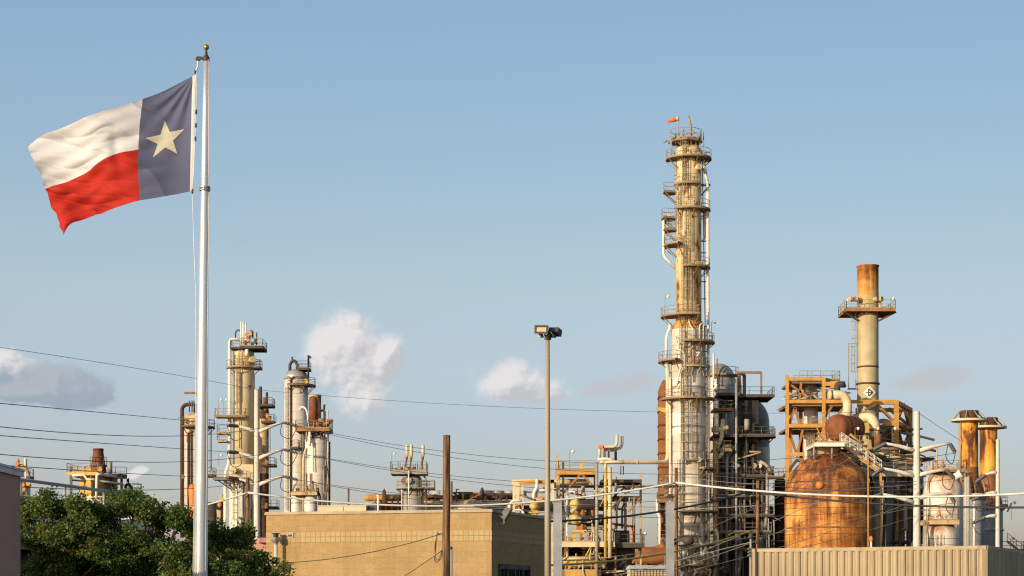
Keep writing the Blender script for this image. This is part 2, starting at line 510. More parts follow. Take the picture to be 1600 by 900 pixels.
def cmu(key, bw, bh, off, c1, c2, mortar, ms, bumps):
    t = NT(key)
    xyz = t.xyz(t.tc.outputs['Object'])
    cb = t.new('ShaderNodeCombineXYZ'); t.l.new(xyz[0], cb.inputs[0]); t.l.new(xyz[2], cb.inputs[1])
    br = t.new('ShaderNodeTexBrick'); br.offset = off; br.squash = 1
    br.inputs['Scale'].default_value = 1; br.inputs['Brick Width'].default_value = bw; br.inputs['Row Height'].default_value = bh
    br.inputs['Mortar Size'].default_value = ms; br.inputs['Mortar Smooth'].default_value = .2; br.inputs['Bias'].default_value = 0
    br.inputs['Color1'].default_value = (*c1, 1); br.inputs['Color2'].default_value = (*c2, 1); br.inputs['Mortar'].default_value = (*mortar, 1)
    t.l.new(cb.outputs[0], br.inputs['Vector'])
    v = t.map((1,1,1), False)
    n = t.noise(v, 16, 5, .7); n2 = t.noise(v, .6, 4)
    c = t.mix(t.ramp(n, [(.3,.0),(.75,.5)]), br.outputs['Color'], tuple(x*.62 for x in c1))
    c = t.mix(t.ramp(n2, [(.38,0),(.72,.4)]), c, tuple(x*.6 for x in c1))
    st = t.noise(t.map((2.6,2.6,.16), False), 1.0, 5, .65); c = t.mix(t.ramp(st, [(.47,0),(.74,.5)]), c, tuple(x*.55 for x in c1))
    # rough split face
    hgt = t.math('SUBTRACT', t.math('MULTIPLY', n, 1.0), t.math('MULTIPLY', br.outputs['Fac'], .5))
    t.bump(hgt, bumps, .03)
    M[key] = t.done(c, .9, 0, .2)
cmu('split_block', .4, .2, .5, (.47,.318,.148), (.39,.262,.12), (.54,.395,.21), .012, .9)
cmu('half_block', .2, .2, 0, (.50,.37,.185), (.475,.35,.175), (.20,.14,.075), .011, .25)
cmu('shingle', .30, .13, .5, (.13,.125,.13), (.085,.08,.085), (.04,.04,.04), .012, .7)
cmu('dark_brick', .22, .075, .5, (.15,.12,.11), (.11,.09,.085), (.2,.18,.17), .01, .4)

def fabric(key, col, k=.12):
    t = NT(key)
    v = t.map((1,1,1), False)
    c = t.mix(t.ramp(t.noise(v, 1.4, 4), [(.35,0),(.7,1)]), tuple(x*.9 for x in col), col)
    t.done(c, .75, 0, .25)
    tr = t.new('ShaderNodeBsdfTranslucent'); t.l.new(c, tr.inputs['Color'])
    mx = t.new('ShaderNodeMixShader'); mx.inputs[0].default_value = k
    out = t.n['Material Output']
    t.l.new(t.b.outputs[0], mx.inputs[1]); t.l.new(tr.outputs[0], mx.inputs[2]); t.l.new(mx.outputs[0], out.inputs['Surface'])
    wv = t.noise(t.map((1,1,1), False), 220, 2); t.bump(wv, .15, .003)
    M[key] = t.m
fabric('flag_blue', (.10,.115,.20)); fabric('flag_white', (.60,.615,.66)); fabric('flag_red', (.43,.02,.011)); fabric('flag_star', (.56,.53,.44)); fabric('sock', (.80,.18,.03))

def leaf(key, c1, c2):
    t = NT(key)
    gi = t.new('ShaderNodeNewGeometry')
    c = t.mix(gi.outputs['Random Per Island'], c1, c2)
    t.done(c, .45, 0, .4)
    tr = t.new('ShaderNodeBsdfTranslucent'); t.l.new(t.mix(.3, c, (.16,.2,.02)), tr.inputs['Color'])
    mx = t.new('ShaderNodeMixShader'); mx.inputs[0].default_value = .4
    t.l.new(t.b.outputs[0], mx.inputs[1]); t.l.new(tr.outputs[0], mx.inputs[2]); t.l.new(mx.outputs[0], t.n['Material Output'].inputs['Surface'])
    M[key] = t.m
leaf('leaf', (.06,.12,.03), (.125,.18,.045))
leaf('leaf_light', (.12,.165,.035), (.22,.25,.055))

def ground():
    t = NT('asphalt_ground')
    v = t.map((1,1,1), False)
    c = t.mix(t.ramp(t.noise(v, .05, 5), [(.4,0),(.6,1)]), (.055,.053,.05), (.10,.09,.07))
    t.bump(t.noise(v, 30, 3), .4, .01)
    M['ground'] = t.done(c, .9, 0, .2)
ground()
def glass():
    t = NT('window_glass')
    M['glass'] = t.done((.04,.045,.05), .06, 0, .8)
glass()
def lens():
    t = NT('lamp_lens')
    M['lens'] = t.done((.50,.40,.25), .3, 0, .5)
lens()

# ---------------------------------------------------------------- camera, sun, sky
cam = bpy.data.cameras.new('camera'); co = bpy.data.objects.new('camera', cam); COL.objects.link(co)
cam.sensor_width = 36.0; cam.lens = F/1600*36.0
co.location = (0, 0, EYE); co.rotation_euler = (R(90), 0, 0)
cam.shift_y = (HOR-450.0)/1600.0
cam.clip_start = .5; cam.clip_end = 20000
SC.camera = co

SUN_AZ, SUN_EL = 44.0, 13.0     # degrees to the left of straight behind the camera; height
az = R(SUN_AZ)
to_sun = Vector((-math.sin(az)*math.cos(R(SUN_EL)), -math.cos(az)*math.cos(R(SUN_EL)), math.sin(R(SUN_EL))))
sun = bpy.data.lights.new('sun', 'SUN'); sun.energy = 4.6; sun.angle = R(.5); sun.color = (1.0, .805, .53)
so = bpy.data.objects.new('sun', sun); COL.objects.link(so)
so.rotation_euler = to_sun.to_track_quat('Z', 'Y').to_euler()
so.location = (-60, -60, 60)

def sky():
    w = bpy.data.worlds.new('World'); SC.world = w; w.use_nodes = True
    t = w.node_tree; n = t.nodes; l = t.links
    bg = n['Background']; bg.inputs['Strength'].default_value = .12
    sk = n.new('ShaderNodeTexSky'); sk.sky_type = 'NISHITA'; sk.sun_disc = False
    sk.sun_elevation = R(SUN_EL); sk.sun_rotation = math.atan2(to_sun.x, to_sun.y)
    sk.air_density = 1.0; sk.dust_density = 1.2; sk.ozone_density = 1.3
    def mth(op, a, b=0.0, c=None, clamp=False):
        m = n.new('ShaderNodeMath'); m.operation = op; m.use_clamp = clamp
        for i, v in enumerate((a, b) if c is None else (a, b, c)):
            if isinstance(v, (int, float)): m.inputs[i].default_value = v
            else: l.new(v, m.inputs[i])
        return m.outputs[0]
    def mixc(f, a, b, bt='MIX'):
        m = n.new('ShaderNodeMix'); m.data_type = 'RGBA'; m.blend_type = bt
        if isinstance(f, (int, float)): m.inputs[0].default_value = f
        else: l.new(f, m.inputs[0])
        for i, v in ((6, a), (7, b)):
            if isinstance(v, tuple): m.inputs[i].default_value = (*v, 1)
            else: l.new(v, m.inputs[i])
        return m.outputs[2]
    hs = n.new('ShaderNodeHueSaturation'); hs.inputs['Saturation'].default_value = SKY_SAT; hs.inputs['Value'].default_value = SKY_VAL
    l.new(sk.outputs[0], hs.inputs['Color'])
    tc = n.new('ShaderNodeTexCoord'); sp = n.new('ShaderNodeSeparateXYZ'); l.new(tc.outputs['Generated'], sp.inputs[0])
    # bearing and height of the sky direction, in degrees
    brg = mth('MULTIPLY', mth('ARCTAN2', sp.outputs[0], sp.outputs[1]), 180/PI)
    elv = mth('MULTIPLY', mth('ARCSINE', sp.outputs[2]), 180/PI)
    # clear dry air: the low sky keeps its blue, and the side nearer the sun is a little brighter
    rp = n.new('ShaderNodeValToRGB'); e_ = rp.color_ramp.elements
    for p_, c_ in ((.0,(.44,.41,.56)),(.2,(.487,.456,.556)),(.37,(.607,.55,.54)),(.68,(.61,.61,.61)),(1.0,(.58,.60,.61))):
        q = e_[0] if p_ == 0 else (e_[len(e_)-1] if p_ == 1.0 else e_.new(p_))
        q.position = p_; q.color = (*c_, 1)
    l.new(mth('DIVIDE', elv, 25.0, clamp=True), rp.inputs[0])
    sd = mth('SUBTRACT', 2.0, mth('MULTIPLY', mth('MAXIMUM', mth('MINIMUM', brg, 20.0), -20.0), .015))
    cs = n.new('ShaderNodeCombineXYZ')
    for i in range(3): l.new(sd, cs.inputs[i])
    base = mixc(1.0, mixc(1.0, hs.outputs[0], rp.outputs[0], 'MULTIPLY'), cs.outputs[0], 'MULTIPLY')
    def fbm(db, de, w, scale, detail, rough):
        c_ = n.new('ShaderNodeCombineXYZ'); l.new(mth('ADD', brg, db), c_.inputs[0]); l.new(mth('ADD', elv, de), c_.inputs[1]); c_.inputs[2].default_value = w
        z = n.new('ShaderNodeTexNoise'); z.inputs['Scale'].default_value = scale; z.inputs['Detail'].default_value = detail; z.inputs['Roughness'].default_value = rough; z.inputs['Distortion'].default_value = .25
        l.new(c_.outputs[0], z.inputs['Vector']); return z.outputs['Fac']
    n0, n1 = fbm(0, 0, 1.3, 1.15, 10, .60), fbm(-.16, .13, 1.3, 1.15, 6, .55)
    w0 = fbm(0, 0, 6.1, 3.2, 6, .6)
    def field(lobes, db=0.0, de=0.0):
        """soft union of cloud heaps given as bearing, height, half widths (degrees), density"""
        tot = None
        for b0, e0, rx, ry, d in lobes:
            u = mth('DIVIDE', mth('SUBTRACT', brg, b0-db), rx); v = mth('DIVIDE', mth('SUBTRACT', elv, e0-de), ry)
            r2 = mth('ADD', mth('MULTIPLY', u, u), mth('MULTIPLY', v, v))
            g = mth('MULTIPLY', mth('EXPONENT', mth('MULTIPLY', r2, -1.0)), d)
            tot = g if tot is None else mth('ADD', tot, g)
        return tot
    def cloud(col, lobes, thin, thick, lit, shade, amp, top=1.0, bias=.35):
        f = mth('ADD', field(lobes), mth('MULTIPLY', mth('SUBTRACT', n0, .5), amp))
        f1 = mth('ADD', field(lobes, -.16, .13), mth('MULTIPLY', mth('SUBTRACT', n1, .5), amp))
        f = mth('ADD', f, mth('MULTIPLY', mth('SUBTRACT', w0, .5), .22*amp))
        mr = n.new('ShaderNodeMapRange'); mr.interpolation_type = 'SMOOTHSTEP'
        mr.inputs['From Min'].default_value = thin; mr.inputs['From Max'].default_value = thick; mr.inputs['To Max'].default_value = top
        l.new(f, mr.inputs['Value'])
        sh = mth('ADD', mth('MULTIPLY', mth('SUBTRACT', f1, f), 2.3), bias, clamp=True)
        c = mixc(sh, lit, shade)
        return mixc(mr.outputs[0], col, c)
    def A(px): return math.degrees(math.atan((px-800)/F))
    def E(py): return math.degrees(math.atan((HOR-py)/F))
    k = 180/PI/F
    def L(px, py, rx, ry, d=1.0): return (A(px), E(py), rx*k, ry*k, d)
    c = base
    c = cloud(c, [L(545,525,52,42,1.2), L(500,545,36,30,.8), L(560,580,66,48,1.2), L(610,555,30,28,.8), L(570,635,48,30,.8)], .34, 1.25, CL_LIT, CL_SHADE, 1.6, .94)
    c = cloud(c, [L(806,584,34,36,1.15), L(770,604,40,26,1.0), L(835,608,50,28,1.05), L(880,616,40,20,.6)], .36, 1.35, CL_LIT, CL_SHADE, 1.55, .85, .4)
    c = cloud(c, [L(965,604,56,24,1.0), L(1000,590,34,24,.8), L(920,614,40,16,.6)], .36, 1.45, CL_SHADE, CL_SHADE, 1.5, .75, .5)
    c = cloud(c, [L(10,592,44,30,1.2), L(-25,585,40,28,.8)], .35, 1.0, CL_LIT, CL_GREY, 1.4, .85)
    c = cloud(c, [L(75,610,80,28,1.25), L(130,628,54,22,1.1), L(100,592,34,20,.7), L(30,628,60,14,.8)], .40, 1.0, (3.3,3.55,3.95), CL_GREY, 1.5, .88, .75)
    c = cloud(c, [L(222,738,14,8,1.1), L(208,748,16,9,.9)], .4, 1.0, CL_LIT, CL_SHADE, 1.0, .8)
    c = cloud(c, [L(1475,594,50,20,1.2), L(1430,607,52,15,.9)], .34, 1.1, CL_SHADE, CL_SHADE, 1.2, .75)
    c = cloud(c, [L(300,760,260,16,.7), L(1500,820,200,20,.6)], .4, 1.3, CL_SHADE, CL_SHADE, 1.4, .3)
    l.new(c, bg.inputs['Color'])
SKY_SAT, SKY_VAL, SKY_TINT = 1.0, 1.0, (1.0,1.0,1.0)
CL_LIT, CL_SHADE, CL_GREY = (6.2,5.9,5.85), (4.1,4.1,4.3), (2.5,2.95,3.5)
sky()

SC.view_settings.view_transform = 'Standard'; SC.view_settings.look = 'None'
SC.view_settings.gamma = 1.0; SC.view_settings.use_curve_mapping = False
SC.view_settings.exposure = 0.15
SC.render.engine = 'CYCLES'
SC.cycles.max_bounces = 6; SC.cycles.use_denoising = True
try: SC.cycles.denoiser = 'OPENIMAGEDENOISE'
except Exception: pass
SC.cycles.filter_width = 1.2

# ---------------------------------------------------------------- the setting
mb = MB(); mb.add([(-3000,-300,0),(3000,-300,0),(3000,9000,0),(-3000,9000,0)], [(0,1,2,3)])
tag(mb.build('ground', M['ground']), kind='structure')
# ================================================================ flagpole and flag
D = 40.0
fp = T('flagpole', 'tall tapered silver flagpole with a gold ball on its tip', 'flagpole', 312, D)
top, bot = fp.p(322.3, 94), Vector((fp.x(311), 0, -0.2))
mb = MB(); N_ = 14
mb.tube([bot.lerp(top, i/N_) for i in range(N_+1)], [.148-(.148-.054)*max(0, (i/N_-.18)/.82)**1.15 for i in range(N_+1)], 28)
fp.part('shaft', mb, M['alu'])
mb = MB()
for py, r in ((293, .116),(297, .116)):
    f = (WZ(py, D)+.2)/(top.z+.2); c = bot.lerp(top, f)
    mb.lathe([(r*.9,-.02),(r,-.015),(r,.015),(r*.9,.02)], 24, c)
fp.part('joint_band', mb, M['galv'])
mb = MB(); mb.lathe([(.062,-.02),(.07,0),(.07,.05),(.045,.09),(.03,.12),(.02,.2),(.018,.26)], 16, top)
mb.bar(top+Vector((0,0,.03)), top+Vector((-.16,0,.05)), .05)
mb.lathe([(.045,-.03),(.055,0),(.045,.03)], 12, top+Vector((-.17,0,.03)), (0,1,0))
fp.part('truck', mb, M['bronze'])
mb = MB(); mb.ball(top+Vector((0,0,.27)), .06, 20, 12); fp.part('finial', mb, M['gold'])
mb = MB()
hook = fp.p(305, 112)
mb.tube([top+Vector((-.17,0,.03)), fp.p(309,104), hook], .02, 6)
mb.tube([hook+Vector((.02,0,0)), fp.p(307,150,-.02), fp.p(305,215,-.02), fp.p(302.5,272), fp.p(301,297)], .009, 6)
mb.tube([fp.p(300.5,300), fp.p(303,380,-.05), fp.p(305.5,450,-.08), fp.p(306.5,560,-.12), fp.p(305,700,-.16), fp.p(301.5,900,-.2), fp.p(299,980,-.2)], .008, 6)
mb.tube([top+Vector((.05,-.06,.0)), fp.p(326.5,300,-.02), fp.p(325.5,400,-.1), fp.p(324,520,-.12), fp.p(323,720,-.16), fp.p(320.5,905,-.2), fp.p(320,985,-.2)], .007, 6)
fp.part('halyard', mb, M['rope'])
mb = MB()
for p in (hook, fp.p(300.7,299), fp.p(306.5,175,-.02), fp.p(306,196,-.02), fp.p(305.5,217,-.02)):
    mb.lathe([(.012,-.05),(.022,-.02),(.022,.02),(.012,.05)], 8, p)
fp.part('snap_hook', mb, M['bronze'])

def crv(ctrl, u):               # piecewise curve through (u, x, y) controls
    n = len(ctrl)
    for i in range(n-1):
        if u <= ctrl[i+1][0] or i == n-2:
            p0 = ctrl[max(i-1,0)]; p1 = ctrl[i]; p2 = ctrl[i+1]; p3 = ctrl[min(i+2,n-1)]
            t = (u-p1[0])/(p2[0]-p1[0])
            o = []
            for k in (1, 2):
                m1 = (p2[k]-p0[k])/max(p2[0]-p0[0],1e-6)*(p2[0]-p1[0]); m2 = (p3[k]-p1[k])/max(p3[0]-p1[0],1e-6)*(p2[0]-p1[0])
                o.append((2*t**3-3*t*t+1)*p1[k]+(t**3-2*t*t+t)*m1+(-2*t**3+3*t*t)*p2[k]+(t**3-t*t)*m2)
            return o
TOPC = [(0,303.5,117),(.333,222.5,154.5),(.6,160,177),(.85,96,199),(.95,57,208),(1.0,39,220)]
MIDC = [(0,301.5,206),(.333,217,234),(.5,174,246),(.7,135,267),(.9,88,283),(1.0,66,291)]
BOTC = [(0,299.5,298),(.333,220,315),(.6,162,328),(.8,124,341),(.92,107,351),(1.0,97,367)]
def flag_pt(u, v):
    uh = u
    a, m, b = crv(TOPC, u), crv(MIDC, u), crv(BOTC, u)
    # quadratic through bottom (v=0), seam (v=.5), top (v=1)
    l0, l1, l2 = 2*(v-.5)*(v-1), -4*v*(v-1), 2*v*(v-.5)
    fe = max(0, (uh-.93)/.07)**2; b = list(b); v_ = v
    px = b[0]*l0 + m[0]*l1 + a[0]*l2; py = b[1]*l0 + m[1]*l1 + a[1]*l2
    u = max(u, 0.0); s = min(1, u*3)
    y = .26*math.sin(2*PI*(1.15*u + .34*(1-v)) + .5)*u**.7
    y += .030*s*math.sin(2*PI*(2.0*u + 2.9*(1-v)) + 1.0)
    y += .014*s*math.sin(2*PI*(1.2*u + 5.4*v) + 2.3)*(.4+u)
    y += .016*s*math.sin(2*PI*(5.3*u - 5.0*v) + .7*math.sin(9*u))*(.3+.9*u)
    def rdg(x): return 1-abs(math.sin(x))
    y += .07*s*rdg(5.2*(1-v)+3.1*u+.35*math.sin(7*u))**3*(.35+.65*u)
    y -= .045*s*rdg(4.1*(1-v)+6.3*u+1.1+.5*math.sin(5*v))**4
    y += .042*s*rdg(11*(1-v)+7*u+.6*math.sin(11*u+3*v))**3*(.3+.7*u)
    y += .017*s*rdg(23*(1-v)+17*u+.9*math.sin(9*u-4*v))**3*(.2+.8*u)
    y += .05*math.exp(-((u-.40-.12*v)/.035)**2)*math.exp(-((v-.5)/.22)**2)
    # folds that fan out from the upper hoist corner
    dx, dz = u, (1-v)*.66
    ang = math.atan2(dz, dx+1e-4); rr = math.hypot(dx, dz)
    y += .030*math.sin(ang*15)*math.exp(-rr*2.6)*min(1, rr*6)
    if u > .86: y += .22*((u-.86)/.14)**2*(.3+.7*math.sin(PI*v*1.7+.4))
    px += fe*(1.6*math.sin(13*v)+1.1*math.sin(31*v+1)+.7*math.sin(57*v))
    P = W(px, py, D)
    return Vector((P.x, P.y + y + .02, P.z))
def flag_nrm(u, v):
    e = .004
    d1 = flag_pt(min(u+e,1), v)-flag_pt(max(u-e,0), v); d2 = flag_pt(u, min(v+e,1))-flag_pt(u, max(v-e,0))
    return d1.cross(d2).normalized()
fl = T('flag', 'blue white and red flag with one pale star flying from the silver pole', 'flag', 303, D)
OFF = Vector((fl.wx, D, 0))
def cloth(u0, u1, v0, v1, nu, nv, off=0.0):
    mb = MB(); vs, fs = [], []
    for side in (0, 1):
        for j in range(nv+1):
            for i in range(nu+1):
                u = u0+(u1-u0)*i/nu; v = v0+(v1-v0)*j/nv
                p = flag_pt(u, v) + flag_nrm(u, v)*((.002+off)*(1 if side == 0 else -1))
                vs.append(tuple(p-OFF))
    m = (nu+1)*(nv+1)
    for side in (0, 1):
        for j in range(nv):
            for i in range(nu):
                a = side*m + j*(nu+1)+i
                q = (a, a+1, a+nu+2, a+nu+1)
                fs.append(q if side == 0 else q[::-1])
    mb.add(vs, fs, True); return mb
fl.part('blue_field', cloth(.012, .3333, 0, 1, 60, 120), M['flag_blue'])
fl.part('white_stripe', cloth(.3333, 1, .5, 1, 120, 70), M['flag_white'])
fl.part('red_stripe', cloth(.3333, 1, 0, .5, 120, 70), M['flag_red'])
fl.part('hoist_band', cloth(-.008, .0122, 0, 1, 3, 60, .003), M['flag_white'])
# star: five points, subdivided so that it follows the cloth
mb = MB(); SN = 6
scx, scy = 258.0, 217.0                       # centre measured on the cloth
def inv_flag(px, py):
    u, v = .18, .5
    for _ in range(30):
        p = flag_pt(u, v); e = .002
        q = Vector(((px-800)/F*D, 0, WZ(py, D))); r = Vector((q.x-p.x, 0, q.z-p.z))
        du = (flag_pt(u+e, v)-p)/e; dv = (flag_pt(u, v+e)-p)/e
        det = du.x*dv.z-du.z*dv.x
        u += max(-.1, min(.1, (r.x*dv.z-r.z*dv.x)/det)); v += max(-.1, min(.1, (du.x*r.z-du.z*r.x)/det))
        u = max(.013, min(.33, u)); v = max(.02, min(.98, v))
    return u, v
TIPS = [(256.5,187),(287.5,200.5),(276.0,239),(239.0,246.5),(227.5,216.5)]
cen = inv_flag(scx, scy)
tips = [inv_flag(*t_) for t_ in TIPS]
inner = []
for i in range(5):
    a, b = TIPS[i], TIPS[(i+1) % 5]
    mx_, my_ = (a[0]+b[0])/2, (a[1]+b[1])/2
    inner.append(inv_flag(scx+(mx_-scx)*.49, scy+(my_-scy)*.49))
ringp = []
for i in range(5): ringp += [tips[i], inner[i]]
for side in (1, -1):
    for i in range(10):
        a, b = ringp[i], ringp[(i+1) % 10]
        vs = []; idx = {}
        for r_ in range(SN+1):
            for c_ in range(r_+1):
                f1 = r_/SN; f2 = c_/r_ if r_ else 0
                e_ = (a[0]+(b[0]-a[0])*f2, a[1]+(b[1]-a[1])*f2)
                u = cen[0]+(e_[0]-cen[0])*f1; v = cen[1]+(e_[1]-cen[1])*f1
                idx[(r_,c_)] = len(vs)
                vs.append(tuple(flag_pt(u, v)+flag_nrm(u, v)*(.006*side)-OFF))
        fs = []
        for r_ in range(SN):
            for c_ in range(r_+1):
                fs.append((idx[(r_,c_)], idx[(r_+1,c_)], idx[(r_+1,c_+1)]))
                if c_ < r_: fs.append((idx[(r_,c_)], idx[(r_+1,c_+1)], idx[(r_,c_+1)]))
        mb.add(vs, fs, True)
fl.part('star', mb, M['flag_star'])

# ================================================================ tan block building
nr = Vector((WX(768,70.0), 70.0)); fl_ = Vector((WX(416,72.45), 72.45)); fr_ = Vector((WX(850,76.2), 76.2))
H = WZ(795, 70.0)
bb = T('block_building', 'flat roofed tan concrete block building with a band of small square blocks', 'building', 768, 70.0)
O = Vector((bb.wx, 70.0))
def wall_frame(name, a, b, parent):            # an Empty-free wall mesh whose local x runs along the wall, local -y outwards
    d = b-a; L = d.length; ang = math.atan2(d.y, d.x)
    return d, L, ang
def place(o, a, ang):
    o.location = (a.x-O.x, a.y-O.y, 0); o.rotation_euler = (0,0,ang)
for a, b in ((fl_, nr), (nr, fr_)):
    d, L, ang = wall_frame('wall', a, b, bb)
    mb = MB(); mb.box(0, L, 0, .3, 0, H-.12)
    if b is fr_:
        # window opening: wall built round it
        mb = MB(); zs, zt = .9, WZ(884, 71.5)
        x0, x1 = L*.13, L*.70
        mb.box(0, x0, 0, .3, 0, H-.12); mb.box(x1, L, 0, .3, 0, H-.12); mb.box(x0, x1, 0, .3, zt, H-.12); mb.box(x0, x1, 0, .3, 0, zs)
    w = mb.build('wall', M['split_block'], bb.o); place(w, a, ang)
    # band of half blocks, two courses high, and a thin course under the roof
    zb = WZ(838.5, 71.0); 
    mb = MB(); mb.box(-.012 if b is nr else 0.02, L+.012, -.012, .2, zb-.205, zb+.2)
    bd = mb.build('block_band', M['half_block'], bb.o); place(bd, a, ang)
    mb = MB(); mb.box(-.05, L+.05 if b is nr else L, -.06, .35, H-.12, H-.05); mb.box(-.03, L+.03 if b is nr else L, -.035, .32, H-.05, H-.01)
    cp = mb.build('coping', M['siding'], bb.o); place(cp, a, ang)
    if b is fr_:
        mb = MB()
        mb.box(x0-.04, x1+.04, -.05, .05, zt, zt+.06); mb.box(x0-.04, x0+.06, -.05, .08, zs, zt); mb.box(x1-.06, x1+.04, -.05, .08, zs, zt)
        for i in (1, 2, 3): mb.box(x0+(x1-x0)*i/4-.05, x0+(x1-x0)*i/4+.05, -.05, .08, zs, zt)
        mb.box(x0, x1, -.04, .08, zt-.12, zt)
        fr = mb.build('window', M['steel_black'], bb.o); place(fr, a, ang)
        mb = MB(); mb.box(x0, x1, .1, .12, zs, zt); mb.build('pane', M['glass'], fr)
        mb = MB(); mb.box(x0+.1, x0+.7, .18, .2, zs, zt-.2); mb.box(x0+1.4, x0+2.1, .18, .2, zs, zt-.25); mb.build('blind', M['roof_white'], fr)
    else:
        FA, FANG, FL = a, ang, L
# roof and back walls
bl_ = fl_ + (fr_-nr)
mb = MB(); mb.add([(p.x-O.x, p.y-O.y, H-.3) for p in (fl_, nr, fr_, bl_)], [(0,1,2,3)])
mb.build('roof', M['roof_white'], bb.o)
for a, b in ((fr_, bl_), (bl_, fl_)):
    d = b-a; mb = MB(); mb.box(.3, d.length-.3, 0, .3, 0, H-.12); w = mb.build('wall', M['split_block'], bb.o); place(w, a, math.atan2(d.y, d.x))
def on_front(px, py, out=0.0):                 # a point on the lit wall met by the sight line through a place on the photograph
    t = (px-800)/F
    d = (nr-fl_)
    # x = t*y on the wall line
    s = (t*fl_.y - fl_.x)/(d.x - t*d.y)
    q = fl_ + d*s; nrm = Vector((d.y, -d.x)).normalized()
    return Vector((q.x+nrm.x*out, q.y+nrm.y*out, WZ(py, q.y)))
# louvred wall vent
v = T('wall_vent', 'small metal vent with a dark slot set high in the tan block wall', 'vent', 454, 72.0)
c = on_front(454, 836.5); v.o.location = (c.x, c.y, c.z); v.o.rotation_euler = (0,0,FANG)
mb = MB(); mb.box(-.13,.13,-.05,0,-.09,.09); mb.box(-.14,.14,-.07,-.05,.06,.1); v.part('frame', mb, M['light_pole'])
mb = MB(); mb.box(-.085,.085,-.062,-.052,-.045,.03); v.part('slot', mb, M['steel_black'])
# rooftop equipment
ru = T('rooftop_unit', 'long low cream sheet metal unit on the tan building roof', 'roof unit', 535, 74.0, z=H-.3)
mb = MB(); mb.box(WX(497,74)-ru.wx, WX(572,74)-ru.wx, 0, 1.6, 0, WZ(791,74)-H+.3); mb.box(WX(496.4,74)-ru.wx, WX(572.6,74)-ru.wx, -.02, 1.62, WZ(791,74)-H+.3, WZ(789.6,74)-H+.3)
ru.part('casing', mb, M['cream_metal'])
mb = MB(); mb.box(WX(536,74)-ru.wx, WX(536.6,74)-ru.wx, -.012, -.002, .1, WZ(791.5,74)-H+.3); ru.part('seam', mb, M['deck'])
bx = T('roof_condenser', 'small blue grey metal box beside the cream unit on the roof', 'roof box', 583, 74.3, z=H-.3)
mb = MB(); mb.box(WX(573.5,74.3)-bx.wx, WX(589.5,74.3)-bx.wx, 0, .7, 0, WZ(789.5,74.3)-H+.3); bx.part('casing', mb, M['blue_grey'])
mb = MB()
for i in range(6):
    xx = WX(575+i*2.4,74.3)-bx.wx; mb.box(xx, xx+.03, -.02, -.003, .08, WZ(790.5,74.3)-H+.3)
bx.part('louvre', mb, M['steel_dark'])
vp = T('vent_pipe', 'thin white vent pipe standing on the tan building roof', 'pipe', 590.8, 73.5, z=H-.3)
mb = MB(); mb.tube([(0,0,0),(0,0,WZ(774.5,73.5)-H+.3)], .035, 10); mb.lathe([(.06,0),(.06,.05)], 12, (0,0,WZ(775.5,73.5)-H+.3)); vp.part('pipe', mb, M['white'])
# flood lamp at the corner
fd = T('wall_floodlight', 'dark floodlight on a bent arm at the shaded corner of the tan building', 'floodlight', 783, 70.6)
dside = (fr_-nr).normalized(); nside = Vector((dside.y, -dside.x))
aq = nr + dside*.6
base = Vector((aq.x-fd.wx, aq.y-70.6, WZ(819, 70.6)))
n3 = Vector((nside.x, nside.y, 0))
e1 = base+n3*.28
mb = MB(); mb.tube(bend([base, e1, e1+Vector((0,0,.16))], .08), .03, 10); mb.lathe([(.07,0),(.07,.03)], 12, base, n3)
fd.part('arm', mb, M['cream_metal'])
hc = e1+Vector((.06,-.03,.40))
mb = MB()
ax = Vector((.84,-.12,-.52)).normalized(); up = Vector((.5,-.05,.84)); up = (up-ax*up.dot(ax)).normalized(); sd = up.cross(ax)
def obox(mb, c, a, b, cc, ha, hb, hc_, taper=1.0):
    pts = []
    for sa in (-1, 1):
        k = taper if sa < 0 else 1
        for sb, sc_ in ((-1,-1),(1,-1),(1,1),(-1,1)):
            pts.append(tuple(c + a*(ha*sa) + b*(hb*sb*k) + cc*(hc_*sc_*k)))
    mb.hexa(pts)
obox(mb, hc, ax, sd, up, .11, .16, .25, .8)
obox(mb, hc+ax*.12, ax, sd, up, .02, .175, .265)
h_ = fd.part('housing', mb, M['bronze'])
mb = MB(); obox(mb, hc+ax*.134, ax, sd, up, .003, .15, .235); fd.part('lens', mb, M['glass'], h_)
mb = MB(); obox(mb, hc-up*.25-ax*.02, ax, sd, up, .04, .05, .1); fd.part('knuckle', mb, M['bronze'])
# short lamp post before the wall
lp = T('path_lamp', 'short cream lamp post with flared head in front of the tan wall', 'lamp', 431, 71.95)
mb = MB(); mb.tube([(0,0,0),(0,0,lp.z(851))], .065, 12); lp.part('post', mb, M['pole_white'])
mb = MB(); mb.lathe([(.065,0),(.075,.05),(.19,.16),(.2,.2),(.2,.27),(.19,.275)], 4, (0,0,lp.z(851)), smooth=False); lp.part('head', mb, M['galv'])
mb = MB(); mb.lathe([(.1,0),(.1,.12),(.16,.13),(.15,.16)], 12, (0,0,lp.z(851)+.275), smooth=False); lp.part('cap', mb, M['steel_black'])

